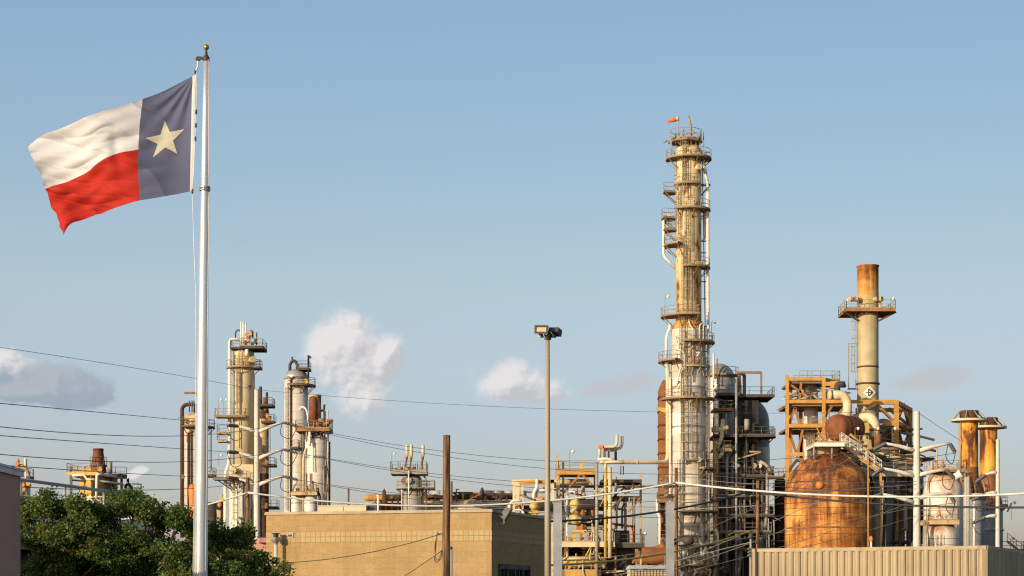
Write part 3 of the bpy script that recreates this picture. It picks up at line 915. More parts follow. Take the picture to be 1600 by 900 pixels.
# ================================================================ wooden poles, steel posts, light pole
def wood_pole(label, px, pytop, D, wpx, lean=0):
    t = T('utility_pole', label, 'utility pole', px, D, 'weathered wooden utility poles')
    r = wpx/2*D/F; z1 = t.z(pytop); mb = MB()
    n = 12
    mb.tube([(lean*i/n + .006*math.sin(i*1.7), .006*math.cos(i*2.1), -.1+(z1+.1)*i/n) for i in range(n+1)], [r*(1.08-.13*i/n) for i in range(n+1)], 18)
    t.part('shaft', mb, M['wood'])
    return t, r
p1, r1 = wood_pole('thick brown wooden pole with cable loops before the tan building', 697, 680, 66.0, 11.8, .02)
mb = MB(); mb.tube([(r1+.05,-.03,0),(r1+.05,-.03,p1.z(857))], .045, 8); p1.part('conduit', mb, M['grey'])
mb = MB(); mb.lathe([(.06,0),(.06,.06),(.02,.09)], 8, (r1+.04,-.05,p1.z(858))); p1.part('conduit_cap', mb, M['steel_dark'])
mb = MB(); mb.tube([(-r1-.16,-.05,p1.z(834)),(-r1+.05,-.05,p1.z(834))], .02, 6); mb.lathe([(.045,-.04),(.03,0),(.045,.04)], 8, (-r1-.16,-.05,p1.z(834))); p1.part('spool_insulator', mb, M['insulator'])
mb = MB()
for k in range(4):
    mb.tube(bend([(-r1-.14,-.06,p1.z(834)), p1.p(682,838-.3*k,-.1), p1.p(681.5-k,856,-.1), p1.p(678+k,877-k,-.12), p1.p(684+2*k,880-2*k,-.12), p1.p(688+k,866+k,-.1), (-r1,-.05,p1.z(858))], .5, 6), .008, 5)
p1.part('cable_loop', mb, M['wire'])
wood_pole('wooden pole rising behind the tree beside the white pylon shaft', 387, 746, 115.0, 6.2)
p2, r2 = wood_pole('dark wooden pole standing before the tall column beside the grey post', 1056.5, 731, 120.0, 5.6)
mb = MB(); mb.bar((-.9,0,p2.z(844)), (1.1,-.1,p2.z(845)), .14)
mb.lathe([(.22,-.3),(.26,0),(.2,.3)], 12, (.75,-.25,p2.z(845)), (1,0,0)); mb.lathe([(.22,-.3),(.26,0),(.2,.3)], 12, (-.5,-.25,p2.z(845)), (1,0,0))
p2.part('crossarm', mb, M['steel_dark'])
wood_pole('brown wooden pole before the dark reactor frame beside the ribbed building', 1184, 751, 120.0, 5.6)
wood_pole('stub of a thin wooden pole standing clear behind the roof', 544.5, 763, 200.0, 3.2)
wood_pole('thin distant wooden pole between the thick pole and the cooler bank', 705.5, 752, 260.0, 3.6)
for label, px, py, w, D_ in (('galvanised square steel post before the pipe structure with yellow drums', 871.3, 785, 13.2, 60.0), ('galvanised square steel post in front of the tall column', 1046.5, 784, 12.2, 62.0)):
    t = T('steel_post', label, 'post', px, D_, 'galvanised square posts')
    hw = w/2*D_/F; mb = MB()
    mb.box(-hw, hw, -hw, hw, 0, t.z(py)-.03); mb.box(-hw*.97, hw*.97, -hw*.97, hw*.97, t.z(py)-.03, t.z(py))
    t.part('shaft', mb, M['galv'])
    mb = MB(); mb.box(-hw-.1, hw+.1, -hw-.1, hw+.1, .03, .06); t.part('base_plate', mb, M['galv'])
lt = T('light_pole', 'tall slim tan light pole with two floodlights on top', 'light pole', 856, 52.0)
zt = lt.z(531); mb = MB()
mb.tube([(0,0,0),(-.01,0,zt*.5),(-.012,0,zt)], [.088,.078,.062], 16); lt.part('shaft', mb, M['light_pole'])
mb = MB(); mb.lathe([(.09,0),(.09,.05),(.06,.12)], 12, (0,0,zt)); mb.bar((-.2,0,zt+.1), (.22,.05,zt+.1), .07); mb.bar((-.17,0,zt+.1),(-.17,-.02,zt+.3),.06); mb.bar((.2,.05,zt+.1),(.18,.08,zt+.25),.06)
mb.lathe([(.05,0),(.05,.16)], 8, (.02,-.09,zt+.06)); lt.part('bracket', mb, M['bronze'])
mb = MB(); mb.lathe([(.035,0),(.035,.14)], 8, (-.22,-.02,zt+.05)); mb.tube([(-.03,-.08,zt),(-.12,-.1,zt+.12),(.08,-.1,zt+.2),(.16,-.06,zt+.08)], .02, 6); lt.part('photocell', mb, M['white'])
X_, Y_ = Vector((1,0,0)), Vector((0,1,0))
def flood(c, face, upv, w, h, d):
    f = face.normalized(); u = (upv-f*upv.dot(f)).normalized(); s_ = u.cross(f)
    mb = MB(); obox(mb, c-f*d, f, s_, u, d, w*.97, h*.97, .8); obox(mb, c+f*.015, f, s_, u, .02, w, h)
    o = lt.part('floodlight', mb, M['bronze'])
    fm = MB()
    for a_, b_ in ((0, h*.9),(0, -h*.9)): obox(fm, c+f*.05+u*b_, f, s_, u, .02, w, h*.2)
    for b_ in (-.9, .9): obox(fm, c+f*.05+s_*(w*b_), f, s_, u, .02, w*.1, h*.7)
    lt.part('visor', fm, M['bronze'], o)
    lm = MB(); obox(lm, c+f*.04, f, s_, u, .004, w*.72, h*.56); lt.part('lens', lm, M['lens'], o)
flood(lt.p(846.5, 514.8, -.15), Vector((-.25,-1,-.12)), Vector((.05,0,1)), .185, .105, .09)
flood(lt.p(867.5, 519.5, .12), Vector((.28,.93,-.35)), Vector((.04,0,1)), .17, .085, .09)

# ================================================================ ribbed metal building
A_ = Vector((WX(1174,85.1), 85.1)); B_ = Vector((WX(1540,80.0), 80.0)); C_ = Vector((WX(1660,101.0), 101.0))
HM = WZ(852.5, 80.0)
sb = T('metal_building', 'low building clad in ribbed tan sheet metal', 'building', 1540, 80.0)
O = Vector((sb.wx, 80.0))
def ribs(a, b, pitch, parent, mat, out=1):
    d = b-a; L = d.length; n = int(L/pitch); p = L/n
    mb = MB(); vs, fs = [], []
    prof = [(0,0),(.07,0),(.13,.05),(.34,.085),(.62,.088),(.82,.06),(.90,0)]
    xs = []
    for i in range(n):
        for u, o in prof: xs.append((i*p+u*p, o))
    xs.append((L, 0))
    for x, o in xs: vs += [(x, -o, 0), (x, -o, HM-.16)]
    for i in range(len(xs)-1): fs.append((2*i, 2*i+2, 2*i+3, 2*i+1))
    mb.add(vs, fs)
    mb.box(0, L, .02, .1, 0, HM-.2)
    w = mb.build('wall', mat, parent); w.location = (a.x-O.x, a.y-O.y, 0); w.rotation_euler = (0,0,math.atan2(d.y, d.x))
    tm = MB(); tm.box(-.04, L+.04, -.09, .12, HM-.16, HM-.12); tm.box(-.05, L+.05, -.11, .12, HM-.12, HM-.03); tm.box(-.06, L+.06, -.12, .14, HM-.03, HM)
    t = tm.build('eave_trim', M['siding'], parent); t.location = w.location; t.rotation_euler = w.rotation_euler
    return w
ribs(A_, B_, .335, sb.o, M['siding']); ribs(B_, C_, .335, sb.o, M['siding'])
for q in (A_, B_):
    mb = MB(); mb.box(q.x-O.x-.09, q.x-O.x+.06, q.y-O.y-.1, q.y-O.y+.06, 0, HM-.165); mb.build('corner_trim', M['siding'], sb.o)
E_ = A_+(C_-B_)
mb = MB(); mb.add([(q.x-O.x, q.y-O.y, HM-.07) for q in (A_, B_, C_, E_)], [(0,1,2,3)]); mb.build('roof', M['roof_white'], sb.o)
ms = T('meter_mast', 'short weatherhead mast with wires at the corner of the ribbed building', 'mast', 1173, 84.6)
mb = MB(); mb.tube([(0,0,0),(0,0,ms.z(842))], .05, 8); ms.part('conduit', mb, M['grey'])
mb = MB(); mb.lathe([(.1,0),(.13,.1),(.05,.3)], 8, (0,0,ms.z(842))); mb.lathe([(.11,-.1),(.11,.1)], 8, (.3,0,ms.z(846))); ms.part('weatherhead', mb, M['steel_dark'])
for k in range(3):
    mb = MB(); mb.ball((-.1,-.1,ms.z(858+k*5)), .06, 8, 5); ms.part('insulator', mb, M['insulator'])
an = T('aerial_rod', 'thin yellow rod rising beside the big rusted drum', 'rod', 1356.5, 100.0)
mb = MB(); mb.tube([(0,0,0),(0,0,an.z(690))], .035, 6); an.part('rod', mb, M['orange'])
bc = T('marker_light', 'small red and white marker light behind the ribbed roof', 'marker light', 1361, 104.0)
mb = MB(); mb.tube([(0,0,0),(0,0,bc.z(846))], .06, 8); bc.part('post', mb, M['white'])
mb = MB(); mb.lathe([(.09,0),(.1,.1),(.1,.2),(.05,.3)], 10, (0,0,bc.z(846))); bc.part('lamp', mb, M['safety'])

# ================================================================ dark building at the edge and the low shingled building
db = T('brown_building', 'plain brown rendered building with a pale metal coping', 'building', 32, 34.3)
x1 = 0; hz = WZ(735, 34.3)
mb = MB(); mb.box(-9, 0, -6, 0.0, -0.0, hz-.12); db.part('wall', mb, M['brown_wall'])
mb = MB(); mb.box(-9.05, .05, -6.05, .05, hz-.12, hz-.02); mb.box(-9.07, .07, -6.07, .07, hz-.02, hz+.02); db.part('coping', mb, M['coping'])
mb = MB(); mb.box(-22, -9, -10, 16, 0, 5.4); db.part('added_shade_block', mb, M['brown_wall'])  # unseen block added outside the view to cast shade over the trees

lb = T('shingled_building', 'low building with a dark shingled wall and a pipe railing on its white roof', 'building', 33, 46.0)
a = Vector((WX(20,46.0), 46.0)); b = Vector((WX(250,55.2), 55.2)); d = b-a; L = d.length; ang = math.atan2(d.y, d.x)
zr = WZ(797, 46.0)
def lpart(name, mb, mat, parent=None):
    o = mb.build(name, mat, parent or lb.o)
    if parent is None: o.location = (a.x-lb.wx, a.y-46.0, 0); o.rotation_euler = (0,0,ang)
    return o
mb = MB(); mb.hexa([(-.1,-.45,zr-.95),(L,-.45,zr-.95),(L,.5,zr-.95),(-.1,.5,zr-.95),(-.1,-.03,zr-.2),(L,-.03,zr-.2),(L,.5,zr-.2),(-.1,.5,zr-.2)])
lpart('mansard', mb, M['shingle'])
mb = MB(); mb.box(-.1, L, -.06, 8, zr-.19, zr); lpart('roof', mb, M['roof_white'])
mb = MB(); mb.box(-.1, L, .5, 8, 0, zr-.95); lpart('wall', mb, M['dark_brick'])
for xx in (.5, 3.5, 6.5): mb = MB(); mb.box(xx, xx+.4, -.4, 0, 0, zr-.96); lpart('pillar', mb, M['dark_brick'])
mb = MB(); zA = WZ(745,46.0)
xs = [.2, 1.05, 3.6, 6.1, L-.3]
mb.tube([(0,.3,zA),(L-.3,.3,zA)], .045, 8)
for xx in xs: mb.tube([(xx,.3,zr),(xx,.3,zA)], .04, 8)
rl = lpart('railing', mb, M['grey_blue'])
mb = MB(); mb.tube([(0,.3,zA-.42),(L-.3,.3,zA-.42)], .05, 8); mb.build('mid_rail', M['grey_blue'], rl)
pk = T('pink_awning', 'small pink awning beside the end of the tan building', 'awning', 411, 82.0)
mb = MB(); mb.hexa([(-.1,-.5,pk.z(848)),(.6,-.5,pk.z(848)),(.6,.3,pk.z(848)),(-.25,.3,pk.z(848)),(-.2,.15,pk.z(840)),(.6,.15,pk.z(840)),(.6,.3,pk.z(840)),(-.2,.3,pk.z(840))]); pk.part('canopy', mb, M['pink'])
mb = MB(); mb.box(-1.2, .8, .3, 2, 0, pk.z(842)); pk.part('wall', mb, M['brown_wall'])

# ================================================================ trees
def tree(label, px, D_, blobs, nleaf, seed, mat='leaf'):
    rnd = random.Random(seed)
    t = T('oak_tree', label, 'tree', px, D_, 'dark green broadleaf trees')
    # crown heaps as (px, py, dy, rx, rz) in photograph pixels -> metres
    hp = []
    for bx_, by_, dy, rx, rz in blobs:
        hp.append((Vector((t.x(bx_,dy), dy, t.z(by_,dy))), rx*t.k, rz*t.k))
    trunk = MB(); fork = Vector((.1, 0, 1.5))
    trunk.tube([(0,0,-.1),(.03,.02,.6),tuple(fork)], [.26,.2,.16], 10); t.part('trunk', trunk, M['wood'])
    tips = []
    for c, rx, rz in hp:
        b_ = MB()
        m1 = fork.lerp(c, .5)+Vector((rnd.uniform(-.2,.2), rnd.uniform(-.2,.2), .1))
        b_.tube([fork, m1, c], [.055,.032,.018], 6)
        for _ in range(int(10+60*rx*rz)):
            th = rnd.uniform(0, 2*PI); ph = math.acos(rnd.uniform(-.75, 1))
            rr = rnd.random()**.42
            e = c+Vector((rx*rr*math.sin(ph)*math.cos(th), rx*rr*.9*math.sin(ph)*math.sin(th), rz*rr*math.cos(ph)))
            if rnd.random() < .34: e += (e-c)*rnd.uniform(.1,.55)
            mm = c.lerp(e, .55)+Vector((rnd.uniform(-.08,.08), rnd.uniform(-.08,.08), rnd.uniform(-.02,.1)))
            b_.tube([c.lerp(e,.1), mm, e], [.02,.012,.006], 4, caps=False)
            tips.append((c, mm, e, rx*rz))
        if rz < .27:                            # young shoots that stick out of the top
            for _ in range(4):
                e = c+Vector((rnd.uniform(-1.1,1.1)*rx, rnd.uniform(-.8,.8)*rx, rz*rnd.uniform(1.1,2.2)))
                mm = c.lerp(e, .55)+Vector((rnd.uniform(-.05,.05), 0, 0))
                b_.tube([c, mm, e], [.012,.008,.004], 4, caps=False); tips.append((c, mm, e, -1))
        t.part('branch', b_, M['wood'])
    lv = {0: ([], []), 1: ([], [])}
    per = nleaf//len(tips)
    for c, mm, e, wgt in tips:
        d_ = (e-c).normalized() if (e-c).length > .01 else Vector((0,0,1))
        k_ = 1 if rnd.random() < .42 else 0
        for _ in range(per if wgt > 0 else int(per*.8)):
            s = rnd.random()**.7
            q = mm.lerp(e, s)+Vector((rnd.gauss(0,.085), rnd.gauss(0,.085), rnd.gauss(0,.07)))*(1.25-.7*s)
            L_ = rnd.uniform(.04,.075); w_ = L_*rnd.uniform(.36,.5)
            u = (d_*.5+Vector((rnd.gauss(0,.6), rnd.gauss(0,.6), rnd.gauss(0,.5)))).normalized()
            n_ = Vector((rnd.gauss(0,.6), rnd.gauss(0,.6), rnd.gauss(.5,.6)))
            v_ = u.cross(n_)
            if v_.length < .05: continue
            v_.normalize(); n_ = v_.cross(u)
            vs, fs = lv[k_]
            b0 = len(vs)
            vs += [tuple(q), tuple(q+u*L_*.5+v_*w_-n_*L_*.08), tuple(q+u*L_), tuple(q+u*L_*.5-v_*w_-n_*L_*.08)]
            fs.append((b0, b0+1, b0+2, b0+3))
    for k_, nm in ((0,'leaf'),(1,'leaf_light')):
        m_ = MB(); m_.add(lv[k_][0], lv[k_][1]); t.part('crown', m_, M[nm])
    return t
TOPLINE = [(20,800),(40,786),(62,776),(80,772),(95,792),(112,778),(126,782),(142,800),(160,790),(178,780),(200,772),(222,778),(238,792),(252,806),(266,790),(280,796),(300,812),(330,818),(345,838),(362,832),(374,815),(388,842),(404,870),(424,882),(444,892),(458,918)]
def top_at(px):
    for (a, ya), (b, yb) in zip(TOPLINE[:-1], TOPLINE[1:]):
        if a <= px <= b: return ya+(yb-ya)*(px-a)/(b-a)
    return 900
def heaps(x0, x1, n, seed):
    r_ = random.Random(seed); out = []
    for k in range(n):
        px = x0+(x1-x0)*(k+.5)/n+r_.uniform(-7,7); rr = r_.uniform(11,18)
        out.append((px, top_at(px)+rr*1.35, r_.uniform(-.5,.9), rr*1.05, rr*.85))
    for k in range(int(n*2.3)):
        px = r_.uniform(x0, x1); rr = r_.uniform(22,36); t0 = top_at(px)
        out.append((px, t0+26+rr*.9+r_.random()**1.2*max(0, 880-t0), r_.uniform(-1.3,.8), rr*1.15, rr*.9))
    return out
tree('broad leafy tree whose crown meets the brown building wall', 95, 42.6, heaps(28,160,10,1), 60000, 3)
tree('leafy tree between the furnace and the flagpole', 215, 43.2, heaps(150,295,11,2), 62000, 4)
tree('leafy tree beside the corner of the tan block building', 355, 43.8, heaps(285,438,11,3), 60000, 5)
# ================================================================ white power poles with curved arms
def power_pole(label, px, pytop, wpx, D_, arms):
    t = T('power_pole', label, 'power pole', px, D_, 'white power poles with curved arms')
    r = wpx/2*D_/F; z1 = t.z(pytop); mb = MB()
    mb.lathe([(r*1.25,0),(r*.92,z1),(r*.5,z1+.05)], 12, smooth=False); t.part('shaft', mb, M['pole_white'])
    for ay, tx, ty, ix, iy in arms:         # root height, arm tip, far end of the insulator string
        sg = 1 if tx > px else -1
        a = Vector((sg*r*.7, 0, t.z(ay))); tip = t.p(tx, ty)
        mid = a.lerp(tip, .55)+Vector((0,0,.12*abs(tip.x-a.x)*(.6 if ty > ay-8 else .25)))
        mb = MB(); mb.tube(bend([a, mid, tip], 2.0), [.16-.08*min(1,i/8) for i in range(len(bend([a, mid, tip], 2.0)))], 8)
        arm = t.part('arm', mb, M['pole_white'])
        e = t.p(ix, iy, -.6 if ix < px else .3); mb = MB(); n = 9
        d_ = (e-tip)
        mb.tube([tip, e], .035, 5)
        for i in range(n):
            q = tip+d_*((i+.9)/(n+1.2)); mb.lathe([(.04,-.05),(.15,-.02),(.13,.03),(.04,.05)], 8, q, d_)
        t.part('insulator_string', mb, M['insulator'], arm)
        # jumper loop under the tip
        mb = MB(); q1 = tip+d_*.98
        mb.tube(bend([q1, tip.lerp(e,.5)+Vector((0,0,-1.25)), tip+Vector((-sg*.35,0,-1.0)), tip+Vector((-sg*.1,0,-.05))], 1.0), .03, 5)
        t.part('jumper', mb, M['wire'], arm)
    return t
power_pole('white pole with paired drooping arms before the tan column', 401.5, 609, 8.8, 150.0,
    [(674,443,660,466,666),(674,372,666,354,664),(716,443,702,466,708),(716,372,707,354,706),(757,443,744,466,750),(757,372,748,354,746)])
power_pole('white pole standing before the rusted drum and the domed tank', 1432.5, 643, 10.4, 135.0,
    [(704,1384,693,1364,703),(744,1380,732,1362,744),(785,1378,772,1360,778),(704,1484,693,1493,708),(742,1478,734,1492,748),(778,1484,772,1492,786)])
t_ = power_pole('slim white pole in front of the second scorched stack', 1559, 687, 6.4, 150.0,
    [(738,1540,742,1524,754),(770,1540,772,1518,782),(806,1540,808,1518,818)])

# ================================================================ wires
def wire(label, A, B, mid_py, r, mat, group, n=26, name='cable'):
    """a span between two points given as (photo x, photo y, distance) that hangs to a measured height at its middle"""
    a, b = W(*A), W(*B)
    m = (a+b)/2
    sag = m.z-WZ(mid_py, m.y)
    o = T(name, label, 'cable', 800, 10, group)
    o.o.location = a
    mb = MB()
    mb.tube([a.lerp(b, i/n)-Vector((0,0,4*sag*(i/n)*(1-i/n)))-a for i in range(n+1)], r, 6)
    o.part('strand', mb, M[mat])
    return o
G = 'dark conductors strung from the power poles'
wire('thin topmost wire sloping down across the sky to the white pole', (-60,534,95), (401,609,150), 577, .013, 'wire', G)
wire('long thin topmost wire between the two white power poles', (401,609,150), (1432,643,135), 640, .013, 'wire', G, 40)
LW = [((-60,625,70),(354,664,149),650.5,'highest dark conductor passing left of the flagpole above the cone stack'),
      ((-60,660,70),(443,661,150),681,'dark conductor sagging just under the highest one'),
      ((-60,676,70),(354,706,149),697,'dark conductor crossing the top of the rusty cone stack'),
      ((-60,704,70),(443,703,150),721.5,'dark conductor crossing the cone stack above its railing'),
      ((-60,722,70),(354,746,149),741,'dark conductor crossing the yellow furnace pipes'),
      ((-60,755,70),(443,745,150),764,'lowest dark conductor, crossing the yellow furnace wall')]
for A, B, m_, lab in LW: wire(lab, A, B, m_, .017, 'wire', G)
RW = [((466,666,150),(1364,703,134),722,'highest dark conductor between the white poles passing above the relief valves'),
      ((443,661,150),(1493,708,135),738,'dark conductor between the white poles crossing the relief valves'),
      ((466,708,150),(1362,744,134),757,'dark conductor crossing the upper platform of the grey vessel'),
      ((443,703,150),(1492,748,135),769,'dark conductor crossing the dome of the grey vessel'),
      ((466,750,150),(1360,778,134),790,'dark conductor crossing the orange drums beyond the roof'),
      ((443,745,150),(1492,786,135),806,'lowest dark conductor, meeting the roof line of the tan building')]
for A, B, m_, lab in RW: wire(lab, A, B, m_, .018, 'wire', G, 40)
G2 = 'thick bundled cables on the wooden poles'
wire('thick white cable running from the tree up to the wooden pole beside the white pylon', (180,812,114), (387,769.5,114.6), 798, .052, 'wire_white', G2)
wire('thick white cable sagging above the roof of the tan building', (387,769.5,114.6), (1056,754,119.6), 790, .060, 'wire_white', G2, 50)
wire('thick white cable crossing the big rusted drum', (1056,754,119.6), (1660,767,112), 775.5, .066, 'wire_white', G2, 40)
wire('thick dark cable running just under the white one across the domed tank', (1184,770,119.7), (1660,792,105), 789, .062, 'wire', G2, 30)
wire('thick dark cable rising behind the grey post towards the brown pole', (830,815,95), (1184,764,119.7), 800, .055, 'wire', G2, 30)
wire('yellow cable rising from the lower deck to the brown pole', (820,884,85), (1184,826,119.7), 866, .05, 'wire_yellow', G2, 30)
G3 = 'thin pale wires crossing before the reactor'
for A, B, m_, lab in (
    ((1060,876,118),(1300,774,122),826,'thin pale wire slanting up from the column foot to the drum'),
    ((1000,905,118),(1262,812,122),863,'thin pale wire slanting up behind the brown pole foot'),
    ((1085,890,118),(1420,786,133),842,'thin pale wire slanting up across the face of the rusted drum'),
    ((1050,848,118),(1345,706,133),781,'thin pale wire reaching the highest arm over the rusted drum'),
    ((1200,868,118),(1432,806,134),838,'thin pale wire slanting to the white pole above the ribbed roof'),
    ((960,900,118),(1173,847,84.6),878,'pale service wire reaching the mast at the ribbed building'),
    ((940,872,118),(1432,792,134),835,'long pale wire slanting from the lower deck to the white pole'),
    ((880,790,120),(1432,757,134),775,'nearly level thin wire carrying the orange ball'),
    ((1056,738,120),(1432,752,134),752,'thin wire leaving the top of the dark wooden pole'),
    ((1056,742,120),(1184,756,120),752,'short thin wire between the dark pole and the brown pole'),
    ((1184,757,120),(1432,764,134),766,'thin wire between the brown pole top and the white pole'),
    ((980,795,130),(1184,790,120),795,'thin level wire crossing the tall column below the elbow'),
    ((1432,643,135),(1500,688,150),667,'thin wire dropping from the white pole top to the twin stacks')):
    wire(lab, A, B, m_, .018, 'wire_steel', G3, 18)
ball = T('marker_ball', 'orange marker ball hanging on a thin wire before the rusted drum', 'marker ball', 1281, 130.2)
c = ball.p(1281, 758); mb = MB(); mb.ball(c, .29, 20, 12); ball.part('sphere', mb, M['safety'])
mb = MB(); mb.tube([c+Vector((-.42,0,.02)), c+Vector((.42,0,.02))], .04, 6); ball.part('clamp', mb, M['steel_dark'])
wire('black cable drooping across the lit tan wall to the wooden pole', (418,880,68), (690,834,65.8), 868, .014, 'wire', 'slack black cables on the tan wall', 30)
wire('thin black cable slanting up to the wooden pole low on the tan wall', (600,920,64), (691,860,65.8), 891, .010, 'wire', 'slack black cables on the tan wall', 12)
# ================================================================ the tall column
def col_profile(t, segs):
    return [(r*t.k, t.z(py)) for r, py in segs]
t = T('distillation_column', 'tallest column, rust spotted tan above and white jacketed below, ringed with platforms', 'column', 1075, 250.0)
K = t.k
cu = (t.x(1076), 0)
up = [(20*K, t.z(508)), (20*K, t.z(236))] + [(r, z) for r, z in dome(20*K, t.z(236), 10*K)]
t.shell(up, M['tan'], (cu[0],0,0), 36, label='tan upper shell with rust spots')
t.shell([(26.3*K, t.z(516)),(26.3*K, t.z(513)),(20.6*K, t.z(502)),(20.1*K, t.z(501.5))], M['orange'], (cu[0],0,0), 36, 'collar')
t.shell([(29*K, 0),(29*K, 2),(26.5*K, 2.2),(26.5*K, t.z(516)),(26.2*K, t.z(515.5))], M['jacket_dirty'], (0,0,0), 36, label='white jacketed lower shell')
mb = MB()
for py in (606, 668, 760, 838): mb.lathe([(26.5*K,-.14),(26.9*K,-.12),(26.9*K,.12),(26.5*K,.14)], 36, (0,0,t.z(py)), caps=False)
t.part('band', mb, M['silver'])
mb = MB(); mb.lathe([(26.75*K,t.z(606)),(26.75*K,t.z(592))], 36, caps=False); mb.lathe([(26.75*K,t.z(680)),(26.75*K,t.z(645))], 36, caps=False); t.part('new_jacket', mb, M['white'])
RU, RL = 20*K, 26.5*K
def rp(py, rout, a0, a1, lower=False, mat='deck'):
    r0 = (RL if lower else RU)+.05
    return t.ring_deck(t.z(py), r0, rout*K, a0, a1, M[mat], c=(0,0) if lower else (cu[0],0))
rp(249, 36, -200, 20)                 # ring platform under the head
mb = MB(); zt = t.z(220); mb.sector(.1, 26*K, 0, 2*PI, zt-.3, zt, (t.x(1071.5),0), 8)
for a in range(0, 360, 45): mb.bar((t.x(1071.5)+20*K*math.cos(R(a)), 20*K*math.sin(R(a)), zt-.3), (cu[0]+15*K*math.cos(R(a)), 15*K*math.sin(R(a)), t.z(232)), .14)
d_ = t.part('platform', mb, M['deck'])
rb = MB(); rail_mesh(rb, [Vector((t.x(1071.5)+25.5*K*math.cos(2*PI*i/8+.39), 25.5*K*math.sin(2*PI*i/8+.39), zt)) for i in range(9)], 1.3); t.part('railing', rb, M['rail'], d_)
rp(290, 29, -150, -52); rp(300, 40, -215, -165); rp(329, 34.5, -128, 20); rp(341, 43, -215, -160); rp(359, 40, -210, -165); rp(384, 40, -205, -120); rp(419, 34, -110, 15); rp(495, 44, -205, -72)
rp(536, 42, -105, 15, True); rp(565, 47, -215, -120, True); rp(574, 36, -100, -20, True, 'rail_light'); rp(624, 42, -195, 10, True); rp(720, 34, -100, 5, True)
rp(733, 44, -60, 25, True); rp(800, 46, -120, 15, True, 'deck_dark'); rp(852, 45, -120, 15, True, 'deck_dark'); rp(884, 46, -150, 15, True, 'deck_dark'); rp(775, 38, -200, -150, True); rp(757, 45, -200, -160, True)
for a, z0, z1, lo in ((-115,290,222,0),(-108,330,250,0),(-135,385,292,0),(-100,420,330,0),(-112,495,385,0),(-95,495,420,0),(-82,536,497,0),(-112,574,497,1),(-95,624,536,1),(-80,720,624,1),(-105,720,574,1),(-118,800,720,1),(-122,884,770,1)):
    t.ladder(a, RL if lo else RU, t.z(z0), t.z(z1), c=(0,0) if lo else (cu[0],0))
def sp(px, py, dy): return t.p(px, py, dy)
t.manhole(sp(1079,318,-RU*.93), (.12,-1,0), 6.2*K, M['tan_clean'], .7); t.manhole(sp(1088.5,262,-RU*.8), (.45,-1,0), 4.6*K, M['tan_clean'], .8)
t.manhole(sp(1084,563,-RL*.94), (.25,-1,0), 5*K, M['manhole_red'], .6); t.manhole(sp(1086,248,-RU*.8), (.5,-.9,0), 3*K, M['steel_dark'], .5); t.manhole(sp(1088,414,-RU*.8), (.45,-1,0), 5*K, M['tan_rusty'], .7)
# vents, windsock, risers
t.pipe([sp(1080,232,-1.2), sp(1080,198,-1.2), sp(1075,181,-1.2)], 1.9*K, M['rail'], 2)
t.pipe([sp(1046,225,0), sp(1042,219,0), sp(1037,223,-.2)], 1.2*K, M['rail'], .4)
t.pipe([sp(1049,249,-.5), sp(1049,214,-.5)], 1.5*K, M['grey'])
for x_, a_, b_ in ((1062,224,206),(1068,224,202),(1094,226,207),(1099,250,206),(1056,224,208)): t.pipe([sp(x_,a_,-1), sp(x_,b_,-1)], .08, M['rail'])
for x_, y_, r_ in ((1052,213,.3),(1064,214,.35),(1076,213,.4),(1091,212,.35),(1052,243,.35),(1093,243,.4),(1100,243,.4),(1056,322,.3),(1099,412,.35),(1080,412,.3)): t.valve(sp(x_,y_,-1.4), r_, M['grey'])
WH = M['white']
t.pipe([sp(1094,236,-.3), sp(1100,238,-.3), sp(1099,262,-.3), sp(1106,285,-.3), sp(1106,405,-.3), sp(1106,430,-.3), sp(1106.5,535,-.3), sp(1107,905,-.3)], 2.3*K, WH, 1.0, flanges=True)
t.pipe([sp(1101,325,.4), sp(1101,372,.4), sp(1098,377,.4)], 2*K, WH, .5)
t.pipe([sp(1097,240,.6), sp(1102,520,.6), sp(1102,905,.6)], .75*K, M['grey_blue'])
t.pipe([sp(1104.5,262,.5), sp(1104.5,905,.5)], .5*K, M['grey_blue'])
t.pipe([sp(1048,345,.2), sp(1046,337,.2), sp(1040,337,.2), sp(1037,345,.2), sp(1037,397,.2), sp(1039,402,.2), sp(1056,420,.2)], 2.3*K, WH, .5)
t.pipe([sp(1047,505,-.6), sp(1047,512,-.6), sp(1041,526,-.6), sp(1041,560,-.6)], 2.3*K, WH, 1.0)
t.pipe([sp(1041,560,-.6), sp(1043.5,580,-.6), sp(1043.5,722,-.6), sp(1020,722,-2), sp(944,722,-4), sp(938,722,-4)], 3.3*K, M['tan_clean'], .9, n=14, flanges=True)
t.pipe([sp(1047,590,-.9), sp(1047,900,-.9)], 1.8*K, WH)
t.pipe([sp(1060,760,-2.4), sp(985,760,-6), sp(975,760,-7)], 2.2*K, M['tan_clean'], .5, n=12, flanges=True)
t.pipe([sp(1116.5,690,1.2), sp(1116.5,848,1.2), sp(1118,826,1.2)], 2.6*K, M['yellow'], .5)
t.pipe([sp(1106,640,2), sp(1106,905,2)], 2.2*K, M['orange'])
t.pipe([sp(1117,826,.6), sp(1121,834,.6), sp(1121,872,.6), sp(1117,878,.6), sp(1116,905,.6)], 2.8*K, WH, .8)
t.pipe([sp(1122,690,2), sp(1122,870,2)], 1.7*K, M['orange_dark'])
t.pipe([sp(1076,820,-2.6), sp(1076,900,-2.6)], .5*K, M['rail_light']); t.pipe([sp(1097,818,-2), sp(1097,895,-2)], .5*K, WH)
t.pipe([sp(1066,626,-2.4), sp(1067,800,-2.4)], .8*K, M['rail_light']); t.pipe([sp(1070,516,-2.4), sp(1070,575,-2.4), sp(1064,580,-2.4), sp(1064,720,-2.4)], .8*K, M['rail_light'])
